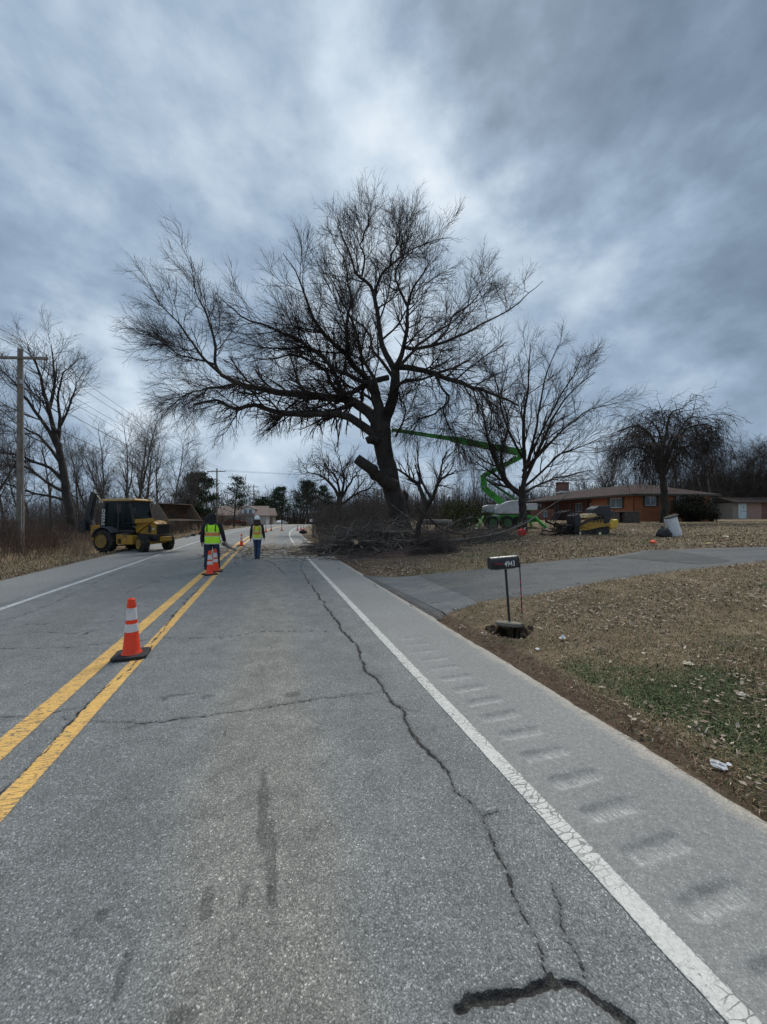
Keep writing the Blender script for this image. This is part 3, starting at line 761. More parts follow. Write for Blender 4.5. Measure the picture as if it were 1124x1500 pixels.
b2 = limb([(594, 790), (591, 765), (590, 740), (589, 721)], .40, .36, (1.0, 1.0), 10)
def one(Ls, S): return [(p[None], r[None], S) for p, r in Ls]
wood('trunk', [(trunk[0][None], tr2[None], 18)] + one([T1, T2, stub, knob, b2], 14), m_bark, big, smooth=True)
# sawn ends
for P_, r_ in ((stub[0], stub[1]), (b2[0], b2[1]), (knob[0], knob[1])):
    ce = MB(); e = Vector(P_[-1]); dd = (Vector(P_[-1]) - Vector(P_[-2])).normalized(); ce.tube([e - dd * .02, e + dd * .02], [r_[-1], r_[-1] * .96], 14); ce.build('sawn_end', M_('sawn_wood_dark', (.10, .075, .05), .9, var=.4, scale=9), big)
K = 20
LP = np.stack([resample(p, K) if False else spline(p, K) for p, r in L]); LR = np.stack([np.interp(np.linspace(0, 1, K), np.linspace(0, 1, len(r)), r) for p, r in L])
wood('limb', [(LP, LR, 8)], m_bark, big, smooth=True)['kind'] = 'stuff'
LL = np.linalg.norm(np.diff(LP, axis=1), axis=2).sum(1)
# level 1: boughs
TIPF = .62; T1F = .90
def level(P, R, k, t0, a0, a1, l0, l1, wander, grav, n, rf, rmin, bias=None, keep=None, wts=None):
    P0, D, tt, Rr, ii = spawn(P, R, k, t0, T1F, a0, a1, rng, bias)
    Ln = (l0 + (l1 - l0) * rng.random(len(ii))) * (1.15 - TIPF * tt)
    if wts is not None: Ln = Ln * wts[ii]
    sel = np.ones(len(ii), bool) if keep is None else keep(P0, ii)
    P0, D, Rr, Ln, ii = P0[sel], D[sel], Rr[sel], Ln[sel], ii[sel]
    g_ = grav(P0, D) if callable(grav) else grav
    return vgrow(P0, D, Ln, np.maximum(Rr * rf, rmin), n, wander, g_, .35)
hz = TB.z + 2.0
def gr1(P0, D):      # boughs low in the crown droop, high ones reach up and out
    z = P0[:, 2]; up = np.interp(z, [3, 6, 9, 14], [-.05, -.015, .05, .08])
    g_ = np.zeros_like(P0); g_[:, 2] = up; g_[:, 0] = np.sign(P0[:, 0]) * .03; return g_
def gr2(P0, D):
    z = P0[:, 2]; up = np.interp(z, [3, 6, 9, 13], [-.15, -.08, .0, .05]); g_ = np.zeros_like(P0); g_[:, 2] = up; g_[:, 0] = P0[:, 0] * .004; return g_
wt = np.clip(LL / 7, .45, 1.1)
A1 = level(LP, LR, 11, .20, 28, 68, 1.5, 4.0, .11, gr1, 10, .42, .018, wts=wt)
A2 = level(*A1, 7, .15, 22, 60, 1.0, 2.2, .095, gr2, 8, .6, .011)
A3 = level(*A2, 7, .12, 18, 48, .45, 1.15, .10, gr2, 5, .65, .0075)
A3c = level(*A3[:2], 1, .3, 18, 48, .3, .7, .10, gr2, 4, .75, .005)
A3b = level(*A1, 8, .3, 25, 60, .5, 1.3, .13, gr2, 5, .4, .0075)
A2b = level(LP, LR, 13, .25, 25, 60, .7, 1.9, .10, gr2, 7, .3, .009)
IDX = [0, 1, 4, 5, 8, 9, 10, 27]
gdl = lambda P0, D: np.stack([np.sign(P0[:, 0]) * .05, P0[:, 1] * 0, np.full(len(P0), -.035)], 1)
E1 = level(LP[IDX], LR[IDX], 9, .28, 20, 60, 1.6, 3.4, .09, gdl, 10, .30, .014)
E2 = level(*E1, 7, .15, 20, 52, .8, 1.8, .10, gr2, 7, .6, .009)
E3 = level(*E2, 5, .15, 18, 48, .4, .95, .11, gr2, 5, .65, .0065)
def gdr(P0, D):
    g_ = np.zeros_like(P0); g_[:, 2] = -.28; return g_
A4 = level(LP[[0, 1, 4, 5, 17, 20]], LR[[0, 1, 4, 5, 17, 20]], 20, .2, 40, 95, .9, 2.6, .16, gdr, 9, .3, .008)
A5 = level(*A4, 3, .2, 25, 60, .4, 1.0, .15, gdr, 5, .6, .006)
TP, TR = trunk[0][None], tr2[None]
A6 = level(TP, TR * .1, 46, .3, 60, 100, .6, 1.9, .25, gdr, 8, .2, .008)
wood('bough', [(A1[0], A1[1], 5), (E1[0], E1[1], 5)], m_bark, big)['kind'] = 'stuff'
wood('twigs', [(A2[0], A2[1], 4), (A3[0], A3[1], 3), (A3c[0], A3c[1], 3), (A3b[0], A3b[1], 3), (A2b[0], A2b[1], 3), (E2[0], E2[1], 3), (E3[0], E3[1], 3), (A4[0], A4[1], 3), (A5[0], A5[1], 3), (A6[0], A6[1], 3)], m_twig, big, 'stuff')

TIPF = .55; T1F = 1.0
# ---- generic trees: arrays in local space ----------------------------------
def std_levels(P, R, spec):
    outs = []; cur = (P, R)
    for s in spec:
        cur = level(cur[0], cur[1], *s[:-1]); outs.append((cur[0], cur[1], s[-1]))
    return outs
def make_tree(name, label, loc, limbs_px, D0, spec, mats, group=None, cat='tree', rz=0, scale=1):
    """limbs traced from the photo's sight lines at distance D0"""
    o = thing(name, label, cat, loc, rz, group); B = Vector(loc)
    pl_ = []
    for pts, r0, r1, dep in limbs_px:
        Q = np.array([WP(p[0], p[1], D0 + dep * (i / (len(pts) - 1))) - B for i, p in enumerate(pts)])
        P = spline(Q, 14); s = np.linspace(0, 1, 14)
        P += np.stack([fnoise(s * 8, s * 0 + pts[-1][0] * .37 + k, k, 3) - .5 for k in (0, 1, 2)], 1) * .02 * D0 * .4 * np.clip(s * 3, 0, 1)[:, None]
        pl_.append((P, r0 + (r1 - r0) * s))
    wood('trunk', [(pl_[0][0][None], pl_[0][1][None], 12)], mats[0], o, smooth=True)
    if len(pl_) > 1:
        LP_ = np.stack([p for p, r in pl_[1:]]); LR_ = np.stack([r for p, r in pl_[1:]])
        wood('limb', [(LP_, LR_, 7)], mats[0], o, smooth=True)['kind'] = 'stuff'
    else: LP_, LR_ = pl_[0][0][None], pl_[0][1][None]
    lv = std_levels(LP_, LR_, spec)
    wood('crown', lv, mats[1], o, 'stuff')
    return o
up = lambda a: (lambda P0, D: np.concatenate([P0[:, :1] * .004, P0[:, 1:2] * .004, np.full((len(P0), 1), a)], 1))
# the second tree, right of the lift
loc2 = on(*XY(766, 23))
make_tree('bare_tree', 'bare many limbed tree between the green lift and the brick house', loc2, [
 ([(767, 784), (766, 755), (766, 735), (766, 712)], .25, .20, 0),
 ([(766, 715), (769, 690), (766, 640), (769, 600), (774, 560), (778, 505)], .15, .02, -.8),
 ([(768, 705), (780, 680), (792, 655), (806, 620), (832, 580), (872, 545)], .12, .02, -1.5),
 ([(768, 722), (785, 712), (800, 705), (830, 697), (865, 690)], .09, .02, 1.0),
 ([(770, 712), (795, 690), (815, 668), (850, 655), (885, 640)], .08, .015, -1.5),
 ([(765, 725), (752, 716), (737, 698), (722, 665), (712, 625), (702, 590)], .20, .03, 1.2),
 ([(766, 700), (780, 650), (790, 600), (800, 550), (818, 505)], .10, .02, 1.6),
 ([(768, 690), (800, 655), (830, 625), (865, 600), (905, 590)], .09, .02, 1.8),
 ([(740, 700), (735, 660), (745, 620), (735, 580), (745, 530)], .09, .02, 2.6),
 ([(766, 670), (750, 640), (735, 600), (728, 560), (720, 540)], .08, .02, -2.0),
 ([(766, 690), (790, 640), (815, 590), (840, 550), (855, 520)], .08, .02, 2.6)],
 23, [(11, .2, 20, 50, 1.2, 3.4, .09, up(.05), 8, .50, .014, 4), (9, .12, 18, 48, .7, 1.7, .10, up(.04), 6, .6, .008, 3), (6, .1, 18, 45, .35, .9, .1, up(.02), 4, .7, .006, 3)], (m_bark, m_twig))
# sapling in front of the brush
loc3 = on(*XY(612, 16.5))
make_tree('bare_tree', 'small crooked bare tree standing in the brush pile right of the big trunk', loc3, [
 ([(612, 812), (611, 790), (613, 772), (618, 757), (626, 742)], .13, .10, 0),
 ([(626, 742), (634, 728), (641, 708), (655, 697), (668, 688)], .10, .02, -.8),
 ([(626, 742), (618, 722), (610, 708), (598, 697), (583, 688)], .12, .04, .8),
 ([(632, 730), (622, 712), (614, 690), (612, 660), (608, 630)], .07, .012, .3),
 ([(640, 712), (646, 690), (650, 670), (660, 655)], .065, .012, .6)],
 16.5, [(8, .25, 20, 50, .5, 1.5, .1, up(.03), 7, .55, .009, 4), (6, .12, 18, 50, .3, .9, .12, up(.0), 5, .6, .006, 3)], (m_bark, m_twig))
# broad tree beyond the brush, left of the big trunk
loc4 = on(*XY(500, 38))
make_tree('bare_tree', 'round crowned bare tree behind the brush pile left of the big trunk', loc4, [
 ([(500, 792), (500, 765), (498, 745), (499, 728)], .38, .28, 0),
 ([(499, 735), (490, 715), (475, 700), (458, 693), (444, 695)], .18, .03, 1),
 ([(499, 730), (494, 705), (485, 690), (472, 678)], .15, .02, -2),
 ([(500, 728), (504, 705), (500, 685), (498, 668)], .16, .02, 1),
 ([(500, 730), (512, 710), (522, 695), (535, 680)], .15, .02, 2),
 ([(500, 740), (520, 725), (540, 715), (552, 705)], .14, .02, -2), ([(499, 742), (480, 735), (462, 728), (450, 730)], .12, .02, -2)],
 38, [(9, .2, 22, 60, 1.4, 3.4, .13, up(.03), 8, .55, .03, 4), (7, .15, 20, 55, .8, 1.9, .14, up(.0), 5, .6, .016, 3), (5, .1, 20, 50, .4, .9, .14, up(.0), 3, .7, .012, 3)], (m_bark, m_twig))
# weeping tree before the house
loc5 = on(*XY(972, 29))
make_tree('weeping_tree', 'dense drooping bare tree in front of the orange brick wall', loc5, [
 ([(972, 768), (973, 740), (972, 715), (970, 690)], .27, .2, 0),
 ([(970, 695), (965, 660), (950, 635), (930, 622), (908, 632)], .13, .03, -1.2),
 ([(970, 690), (972, 650), (978, 620), (985, 603), (1003, 598)], .13, .03, 1.0),
 ([(972, 690), (985, 655), (1005, 630), (1030, 622), (1055, 628)], .13, .03, -1.0),
 ([(971, 700), (990, 670), (1015, 650), (1040, 652)], .12, .03, 2.0),
 ([(970, 700), (955, 670), (935, 655), (912, 660)], .12, .03, 2.0),
 ([(971, 680), (968, 645), (958, 620), (940, 610)], .11, .02, 2.6),
 ([(972, 680), (985, 650), (1010, 612), (1035, 612)], .10, .02, 2.6),
 ([(971, 695), (975, 665), (985, 640), (990, 640)], .10, .02, -3.0), ([(971, 695), (960, 665), (950, 650), (945, 655)], .10, .02, -3.0)],
 29, [(15, .2, 30, 80, 1.2, 3.4, .16, (0, 0, -.12), 9, .5, .025, 4), (8, .15, 25, 70, .9, 2.4, .16, (0, 0, -.24), 7, .6, .014, 3), (5, .1, 20, 60, .4, 1.2, .14, (0, 0, -.24), 4, .7, .011, 3)], (m_bark, m_twig))
# tall tree behind the left utility pole
loc6 = on(*XY(106, 27))
make_tree('bare_tree', 'tall bare tree with a thick curved trunk behind the left utility pole', loc6, [
 ([(108, 790), (104, 755), (98, 722), (92, 690), (84, 650)], .30, .20, 0),
 ([(84, 650), (76, 620), (68, 585), (60, 555), (52, 530), (40, 508)], .17, .03, -.8),
 ([(86, 660), (68, 625), (50, 600), (36, 580), (22, 560), (5, 545)], .14, .03, -1.6),
 ([(84, 655), (88, 620), (86, 580), (92, 550), (104, 535)], .13, .02, 1.5),
 ([(72, 600), (80, 565), (78, 530), (76, 505)], .12, .02, 1.5),
 ([(95, 705), (72, 685), (50, 675), (20, 665), (-10, 662)], .13, .03, -1.2),
 ([(98, 722), (74, 710), (50, 690), (30, 682), (-10, 685)], .12, .03, .8),
 ([(100, 735), (78, 728), (50, 722), (20, 712), (-20, 705)], .10, .03, -.8),
 ([(90, 680), (60, 640), (30, 625), (0, 600)], .12, .02, 1.8), ([(80, 640), (100, 600), (108, 575), (112, 560)], .09, .02, -1)],
 27, [(10, .2, 20, 50, 1.4, 3.4, .1, up(.05), 8, .45, .014, 4), (8, .15, 20, 48, .7, 1.8, .1, up(.03), 5, .6, .009, 3), (5, .1, 20, 45, .35, .9, .1, up(.02), 4, .7, .006, 3)], (m_bark, m_twig))

# ---- prototypes for the woods ----------------------------------------------
def free_tree(name, label, h, spread, mats, group, seed, nl=9, droop=.03, lean=0, tw=1.0, stems=1):
    g = np.random.default_rng(seed)
    o = thing(name, label, 'tree', (0, 0, 0), 0, group)
    Ps, Rs = [], []
    for s in range(stems):
        P, R = vgrow(np.array([[s * .25, s * .2 - .1, -.3]]), np.array([[lean + g.normal(0, .06) + (s * .22), g.normal(0, .06), 1.0]]), np.array([h * .93 * (1 - .15 * s)]), np.array([h * .0125]), 13, .045, (0, 0, .03), .12, g); Ps.append(P[0]); Rs.append(R[0])
    P = np.stack(Ps); R = np.stack(Rs)
    P0, D, tt, Rr, ii = spawn(P, R, nl, .28, .97, 24, 52, g)
    B1 = vgrow(P0, D, (spread * (1.0 - .55 * tt) * (.6 + .6 * g.random(len(tt)))), np.maximum(Rr * .55, .02), 9, .10, (0, 0, .09), .2, g)
    wood('trunk', [(P, R, 9)], mats[0], o, smooth=True)
    q = level(*B1, 6, .15, 20, 50, h * .08, h * .2, .1, up(droop), 7, .5, .011)
    q2 = level(*q, 5, .12, 18, 48, h * .04 * tw, h * .10 * tw, .1, up(droop), 4, .6, .007)
    q3 = level(P, R, 12, .4, 30, 60, h * .05, h * .13, .1, up(droop), 5, .3, .009)
    q4 = level(*q2, 3, .12, 18, 48, h * .02 * tw, h * .06 * tw, .1, up(droop), 3, .7, .0055)
    wood('crown', [(B1[0], B1[1], 5), (q[0], q[1], 4), (q2[0], q2[1], 3), (q3[0], q3[1], 3), (q4[0], q4[1], 3)], mats[1], o, 'stuff')
    return o
gL = 'bare trees of the woods left of the road'
LW = 'bare slender tree in the woods left of the road behind the backhoe'
LW0 = 'bare slender tree in the woods at the left edge behind the utility pole'
protoA = [free_tree('bare_tree', LW, 11, 3.6, (m_bark2, m_twig2), gL, 21 + i, 9 + i, .04, (.0, .12, -.1, .05)[i], stems=(1, 2, 1, 2)[i]) for i in range(4)]
used = set()
def place(protos, k, loc, rz, s, label=None, group=None):
    p = protos[k % len(protos)]
    if p.name in used: o = copy_tree(p)
    else: used.add(p.name); o = p
    o.location = loc; o.rotation_euler = (0, 0, rz); o.scale = (s, s, s * random.uniform(.93, 1.08))
    if label: o['label'] = label
    if group: o['group'] = group
    return o
# (px, depth, top py)
WL = [(122, 33, 625), (150, 38, 612), (176, 36, 640), (196, 36, 597), (208, 44, 605), (234, 37, 628), (250, 42, 634), (264, 46, 655), (140, 31, 668), (182, 50, 610), (160, 55, 640), (280, 58, 690), (222, 60, 660)]
for i, (px, d, top) in enumerate(WL):
    x, y = XY(px, d); z = float(tz(x, y)); hgt = H - (top - HY) / F * d - z
    place(protoA, i, (x, y, z), random.uniform(0, 6.28), hgt / 11.0, ('two stemmed' if i % 2 else 'single stemmed') + (' bare tree in the back of' if d > 43 else ' bare tree at the front of') + ' the woods behind the backhoe', gL)
gL0 = 'bare trees at the left edge'
for i, (px, d, top) in enumerate([(-30, 24, 540), (8, 32, 610), (45, 38, 630), (72, 42, 620), (-60, 30, 560), (88, 46, 650)]):
    x, y = XY(px, d); z = float(tz(x, y)); hgt = H - (top - HY) / F * d - z
    place(protoA, i + 1, (x, y, z), random.uniform(0, 6.28), hgt / 11.0, LW0, gL0)
gR = 'bare trees behind the brick house'
LR_ = 'bare grey tree in the dense stand behind the brick house and the shed'
protoB = [free_tree('bare_tree', LR_, 11, 4.6, (m_bark2, m_twig), gR, 61 + i, 13, .02, 0, 1.0, 2) for i in range(3)]
WR = [(900, 58, 640), (925, 62, 650), (880, 66, 660), (1040, 50, 640), (1058, 57, 650), (1090, 58, 640), (1110, 57, 652), (1150, 58, 640), (1050, 60, 660), (1085, 62, 645), (1120, 64, 650), (1010, 60, 640), (955, 60, 640), (1175, 56, 640), (845, 80, 700), (1075, 56, 655), (1102, 56, 648), (1136, 60, 655),
      (1030, 70, 660), (1060, 72, 665), (1098, 70, 660), (1150, 66, 650), (985, 66, 650)]
for i, (px, d, top) in enumerate(WR):
    x, y = XY(px, d); z = float(tz(x, y)); hgt = H - (top - HY) / F * d - z
    place(protoB, i, (x, y, z), random.uniform(0, 6.28), hgt / 11.0, 'bare grey tree ' + ('rising over the roof of the brick house' if px < 1000 else 'of the near row between the brick house and the shed' if px < 1060 and d < 58 else 'deep in the dense stand behind the pink shed'), gR)
# trees between the big tree and the second one
gM = 'bare trees beyond the lift'
LM = 'thin upright bare tree beyond the green lift'
WM = [(645, 44, 672), (662, 50, 690), (600, 62, 700), (690, 56, 668), (710, 64, 672), (545, 60, 715), (742, 62, 705)]
for i, (px, d, top) in enumerate(WM):
    x, y = XY(px, d); z = float(tz(x, y)); hgt = H - (top - HY) / F * d - z
    place(protoA, i * 2, (x, y, z), random.uniform(0, 6.28), hgt / 11.0, LM, gM)
# ---- shrubs, thickets, piles ------------------------------------------------
def pip(x, y, poly):
    ins = np.zeros(x.shape, bool); n = len(poly)
    for i in range(n):
        x0, y0 = poly[i]; x1, y1 = poly[(i + 1) % n]
        c_ = ((y0 > y) != (y1 > y)) & (x < (x1 - x0) * (y - y0) / (y1 - y0 + 1e-12) + x0); ins ^= c_
    return ins
DRIVE = [tuple(G(*p)) for p in farp] + [tuple(G(*p)) for p in nearp][::-1]
def stems(name, label, X, Y, h0, h1, r, mat, subs=3, wander=.12, lean=.25, zoff=0.0, n=5, sublen=.4, kind='stuff'):
    N = len(X); Z = tz(X, Y) - .05 + zoff
    P0 = np.stack([X, Y, Z], 1); D = np.stack([rng.normal(0, lean, N), rng.normal(0, lean, N), np.ones(N)], 1)
    hh = h0 + (h1 - h0) * rng.random(N) ** 1.3
    A = vgrow(P0, D, hh, np.full(N, r) * (.6 + .8 * rng.random(N)), n, wander, (0, 0, .02), .3)
    sets = [(A[0], A[1], 3)]
    if subs:
        q, D2, tt, Rr, ii = spawn(A[0], A[1], subs, .3, 1, 20, 60)
        Q = vgrow(q, D2, hh[ii] * sublen * (1.2 - .7 * tt), np.maximum(Rr * .6, r * .35), 4, wander, (0, 0, .03), .4); sets.append((Q[0], Q[1], 3))
        q, D2, tt, Rr, ii2 = spawn(Q[0], Q[1], 3, .2, 1, 20, 60)
        Q2 = vgrow(q, D2, hh[ii][ii2] * sublen * .45 * (1.2 - .7 * tt), np.maximum(Rr * .6, r * .3), 3, wander, (0, 0, .0), .5); sets.append((Q2[0], Q2[1], 3))
    o = wood(name, sets, mat); return tag(o, label, kind=kind)
def band(N, u0, u1, y0, y1, pw=1.0):
    Y = y0 + (y1 - y0) * rng.random(N) ** pw; U_ = u0 + (u1 - u0) * rng.random(N); return RP(U_, Y), Y
m_tan = bark_mat('dry_tan_stalks', (.15, .115, .075), (.36, .29, .20), 5, .2)
m_purple = bark_mat('purple_brown_twigs', (.055, .040, .038), (.16, .12, .11), 3, .2)
X, Y = band(2600, -13.2, -10.0, 8, 48, 1.3); stems('undergrowth', 'waist high tangle of reddish brown brush left of the road', X, Y, .5, 1.7, .008, m_red, 4)
X, Y = band(2600, -18, -12.6, 8, 50, 1.3); stems('undergrowth', 'dark bare thicket behind the reddish brush left of the road', X, Y, 1.2, 3.2, .012, m_twig2, 4)
X, Y = band(1300, -28, -16, 10, 75, 1.2); stems('undergrowth', 'tall dark thicket between the trees left of the road', X, Y, 1.8, 4.2, .014, m_twig, 4)
X, Y = band(420, -10.6, -9.7, 8, 45, 1.2); stems('dry_weeds', 'dry tan weeds along the ditch left of the road', X, Y, .25, .9, .004, m_tan, 3)
XX = np.array([XY(118 + rng.normal(0, 9), 20 + rng.normal(0, .8)) for _ in range(160)]); stems('dry_weeds', 'tuft of tall pale dry grass behind the backhoe', XX[:, 0], XX[:, 1], .6, 1.5, .006, m_tan, 2)
X, Y = band(1500, -22, -9.5, 45, 105, 1.1); stems('undergrowth', 'brown scrub beside the road beyond the backhoe', X, Y, 1.2, 3.0, .02, m_red, 4)
# right of the road behind the great tree
def rect(N, px0, px1, d0, d1):
    d = d0 + (d1 - d0) * rng.random(N); px = px0 + (px1 - px0) * rng.random(N); return (px - CX) / F * d, d
X, Y = rect(560, 478, 690, 27, 36); stems('undergrowth', 'grey bare scrub behind the great tree', X, Y, 1.0, 2.9, .013, m_twig2, 5)
X, Y = rect(900, 462, 560, 30, 56); stems('undergrowth', 'grey scrub behind the brush pile beside the road', X, Y, 1.0, 3.6, .02, m_twig2, 5)
X, Y = rect(1300, 520, 800, 55, 80); stems('undergrowth', 'distant dark scrub between the trees beyond the lift', X, Y, 1.5, 5, .03, m_twig, 4)
X, Y = rect(1500, 1000, 1200, 52, 70); stems('undergrowth', 'dark thicket behind the pink shed', X, Y, 3, 8.0, .03, m_twig, 5)
X, Y = rect(260, 1036, 1066, 52, 56); stems('undergrowth', 'low tangled branches between the dark bush and the shed', X, Y, 1.5, 4.5, .02, m_twig2, 5)

def pile(name, label, c, rx, ry, hgt, N, l0, l1, r, mat, tw=6, twl=.6, ntw=4, seed=3):
    g = np.random.default_rng(seed)
    a = g.random(N) * 6.283; q = np.sqrt(g.random(N)) * .9
    x = c[0] + rx * q * np.cos(a); y = c[1] + ry * q * np.sin(a)
    z = tz(x, y) + (1 - q ** 1.5) * hgt * g.random(N) + .03
    th = g.normal(0, .9, N) + np.where(g.random(N) < .5, 0, math.pi)
    D = np.stack([np.cos(th), np.sin(th), g.normal(.05, .16, N)], 1); Ln = l0 + (l1 - l0) * g.random(N) ** 1.5
    P0 = np.stack([x, y, z], 1) - D * Ln[:, None] * .5
    A = vgrow(P0, D, Ln, r * (.4 + g.random(N) ** 3 * 2.2), 8, .10, (0, 0, -.01), .35, g)
    A[0][..., 2] = np.maximum(A[0][..., 2], tz(A[0][..., 0], A[0][..., 1]) + .02)
    sets = [(A[0], A[1], 6)]
    P1, D1, tt, Rr, ii = spawn(A[0], A[1], tw, .2, 1, 20, 60, g)
    B_ = vgrow(P1, D1, twl * (.6 + g.random(len(tt))), np.maximum(Rr * .4, .006), 5, .12, (0, 0, -.02), .3, g); sets.append((B_[0], B_[1], 3))
    P2, D2, tt, Rr, ii = spawn(B_[0], B_[1], ntw, .2, 1, 20, 60, g)
    C_ = vgrow(P2, D2, twl * .5 * (.6 + g.random(len(tt))), np.maximum(Rr * .6, .004), 3, .12, (0, 0, -.02), .5, g); sets.append((C_[0], C_[1], 3))
    for P_, R_, S_ in sets: P_[..., 2] = np.maximum(P_[..., 2], tz(P_[..., 0], P_[..., 1]) + .01)
    o = wood(name, sets, mat); return tag(o, label, kind='stuff')
pile('brush_pile', 'long dark heap of cut branches at the foot of the great tree', (-.3, 18.5), 3.2, 1.6, 1.2, 300, 1.2, 4.4, .034, m_bark2, 4, .8, 2)
pile('brush_pile', 'pale broken limbs lying on top of the long brush heap', (-.1, 17.9), 2.9, 1.2, 1.0, 46, 1.0, 3.4, .030, bark_mat('pale_limb_bark', (.11, .095, .08), (.30, .26, .21), 5, .4), 3, .5, 1, seed=17)
pile('brush_pile', 'grey fine brush piled at the road edge left of the great tree', (-2.0, 19.9), 1.4, 1.5, 1.45, 220, .8, 2.2, .012, m_twig2, 6, .6, 3, seed=4)
pile('brush_pile', 'purple brown heap of fine twigs beside the driveway', (1.95, 15.2), .75, .6, .80, 120, .5, 1.4, .010, m_purple, 6, .45, 3, seed=5)
pile('brush_pile', 'scattered cut branches between the small tree and the lift', (4.2, 18.8), 2.6, 1.8, .5, 110, 1.0, 3.4, .018, m_bark2, 6, .7, seed=6)
pile('brush_pile', 'thin layer of cut twigs on the reddish soil beside the road', (-.2, 15.4), 2.4, .8, .08, 70, .4, 1.5, .008, m_purple, 4, .4, 2, seed=7)

# logs and long branches that can be told apart
m_cut = M_('fresh_cut_wood', (.45, .33, .19), .85, var=.2, scale=20)
def log(px, py, d, ln, r, yaw, pitch, label, dz=0.0):
    x, y = XY(px, d); z = H - (py - HY) / F * d
    z = max(z, float(tz(x, y)) + r * .8)
    o = thing('cut_log', label, 'log', (x, y, z), 0, 'cut logs and limbs in the brush')
    dv = Vector((math.cos(yaw) * math.cos(pitch), math.sin(yaw) * math.cos(pitch), math.sin(pitch)))
    n = 8; pts = [dv * (i / n - .5) * ln + Vector((0, random.uniform(-1, 1) * .03, random.uniform(-1, 1) * .03)) * ln * .5 for i in range(n + 1)]
    MB().tube(pts, [r * (1 - .25 * i / n) for i in range(n + 1)], 12).build('bark', m_bark2, o, smooth=True)
    e = pts[0]; t_ = (pts[0] - pts[1]).normalized(); MB().tube([e - t_ * .005, e + t_ * .012], [r * .93] * 2, 12).build('cut_face', m_cut, o)
    e = pts[-1]; t_ = (pts[-1] - pts[-2]).normalized(); MB().tube([e - t_ * .005, e + t_ * .012], [r * .70] * 2, 12).build('cut_face', m_cut, o)
log(640, 765, 19.5, 1.5, .17, 2.9, .02, 'thick cut log with an orange brown end right of the small crooked tree')
log(575, 779, 17.6, 1.6, .07, 3.3, .05, 'pale cut limb lying across the middle of the brush heap')
log(519, 793, 16.6, .5, .10, 2.0, .1, 'short pale log at the left front foot of the brush heap')
log(507, 774, 18, .9, .06, 3.5, .3, 'thin sawn limb sticking out on the left of the brush heap')
log(600, 792, 16.6, 1.3, .05, 3.05, .02, 'long thin pale limb at the front foot of the brush heap')
def branch(label, pts, D0, dep, r0, r1, mat, k=9, ll=(.5, 1.6), name='fallen_branch'):
    Q = np.array([WP(p[0], p[1], D0 + dep * i / (len(pts) - 1)) for i, p in enumerate(pts)])
    gz = tz(Q[:, 0], Q[:, 1]) + .04; Q[:, 2] = np.maximum(Q[:, 2], gz)
    c_ = Q[0].copy(); o = thing(name, label, 'branch', tuple(c_), 0); P = spline(Q - c_, 14)[None]; R = np.linspace(r0, r1, 14)[None]
    wood('stem', [(P, R, 7)], mat, o, smooth=True)
    a = level(P, R, k, .15, 25, 60, ll[0], ll[1], .12, (0, 0, 0), 6, .5, .010); b_ = level(*a, 4, .2, 20, 55, ll[0] * .5, ll[1] * .5, .12, (0, 0, 0), 4, .6, .007)
    for q in (a[0], b_[0]): q[..., 2] = np.maximum(q[..., 2], tz(q[..., 0] + c_[0], q[..., 1] + c_[1]) - c_[2] + .02)
    wood('twigs', [(a[0], a[1], 4), (b_[0], b_[1], 3)], mat, o, 'stuff')
m_pale = bark_mat('pale_grey_branch', (.10, .09, .08), (.24, .215, .19), 5, .4)
branch('long pale branch slanting up from the brush towards the second bare tree', [(650, 792), (690, 789), (735, 780), (772, 765), (800, 745), (838, 722)], 17.5, 1.5, .055, .015, m_pale)
branch('forked dark branch dropped over the twigs right of the small tree', [(612, 745), (632, 762), (652, 778), (684, 783)], 15.6, .6, .05, .015, m_bark)
branch('bent pale branch standing on end in the brush heap', [(498, 792), (506, 788), (512, 775), (520, 762)], 16.8, .2, .035, .01, m_pale, 5, (.3, .8))
branch('pale forked branch at the right end of the brush heap', [(650, 775), (662, 768), (672, 762), (690, 758)], 16.5, .5, .03, .01, m_pale, 5, (.3, .9))
branch('thin bare branch lying on the reddish soil by the road', [(505, 822), (530, 819), (552, 822)], 14.0, .2, .02, .006, m_pale, 4, (.2, .6))

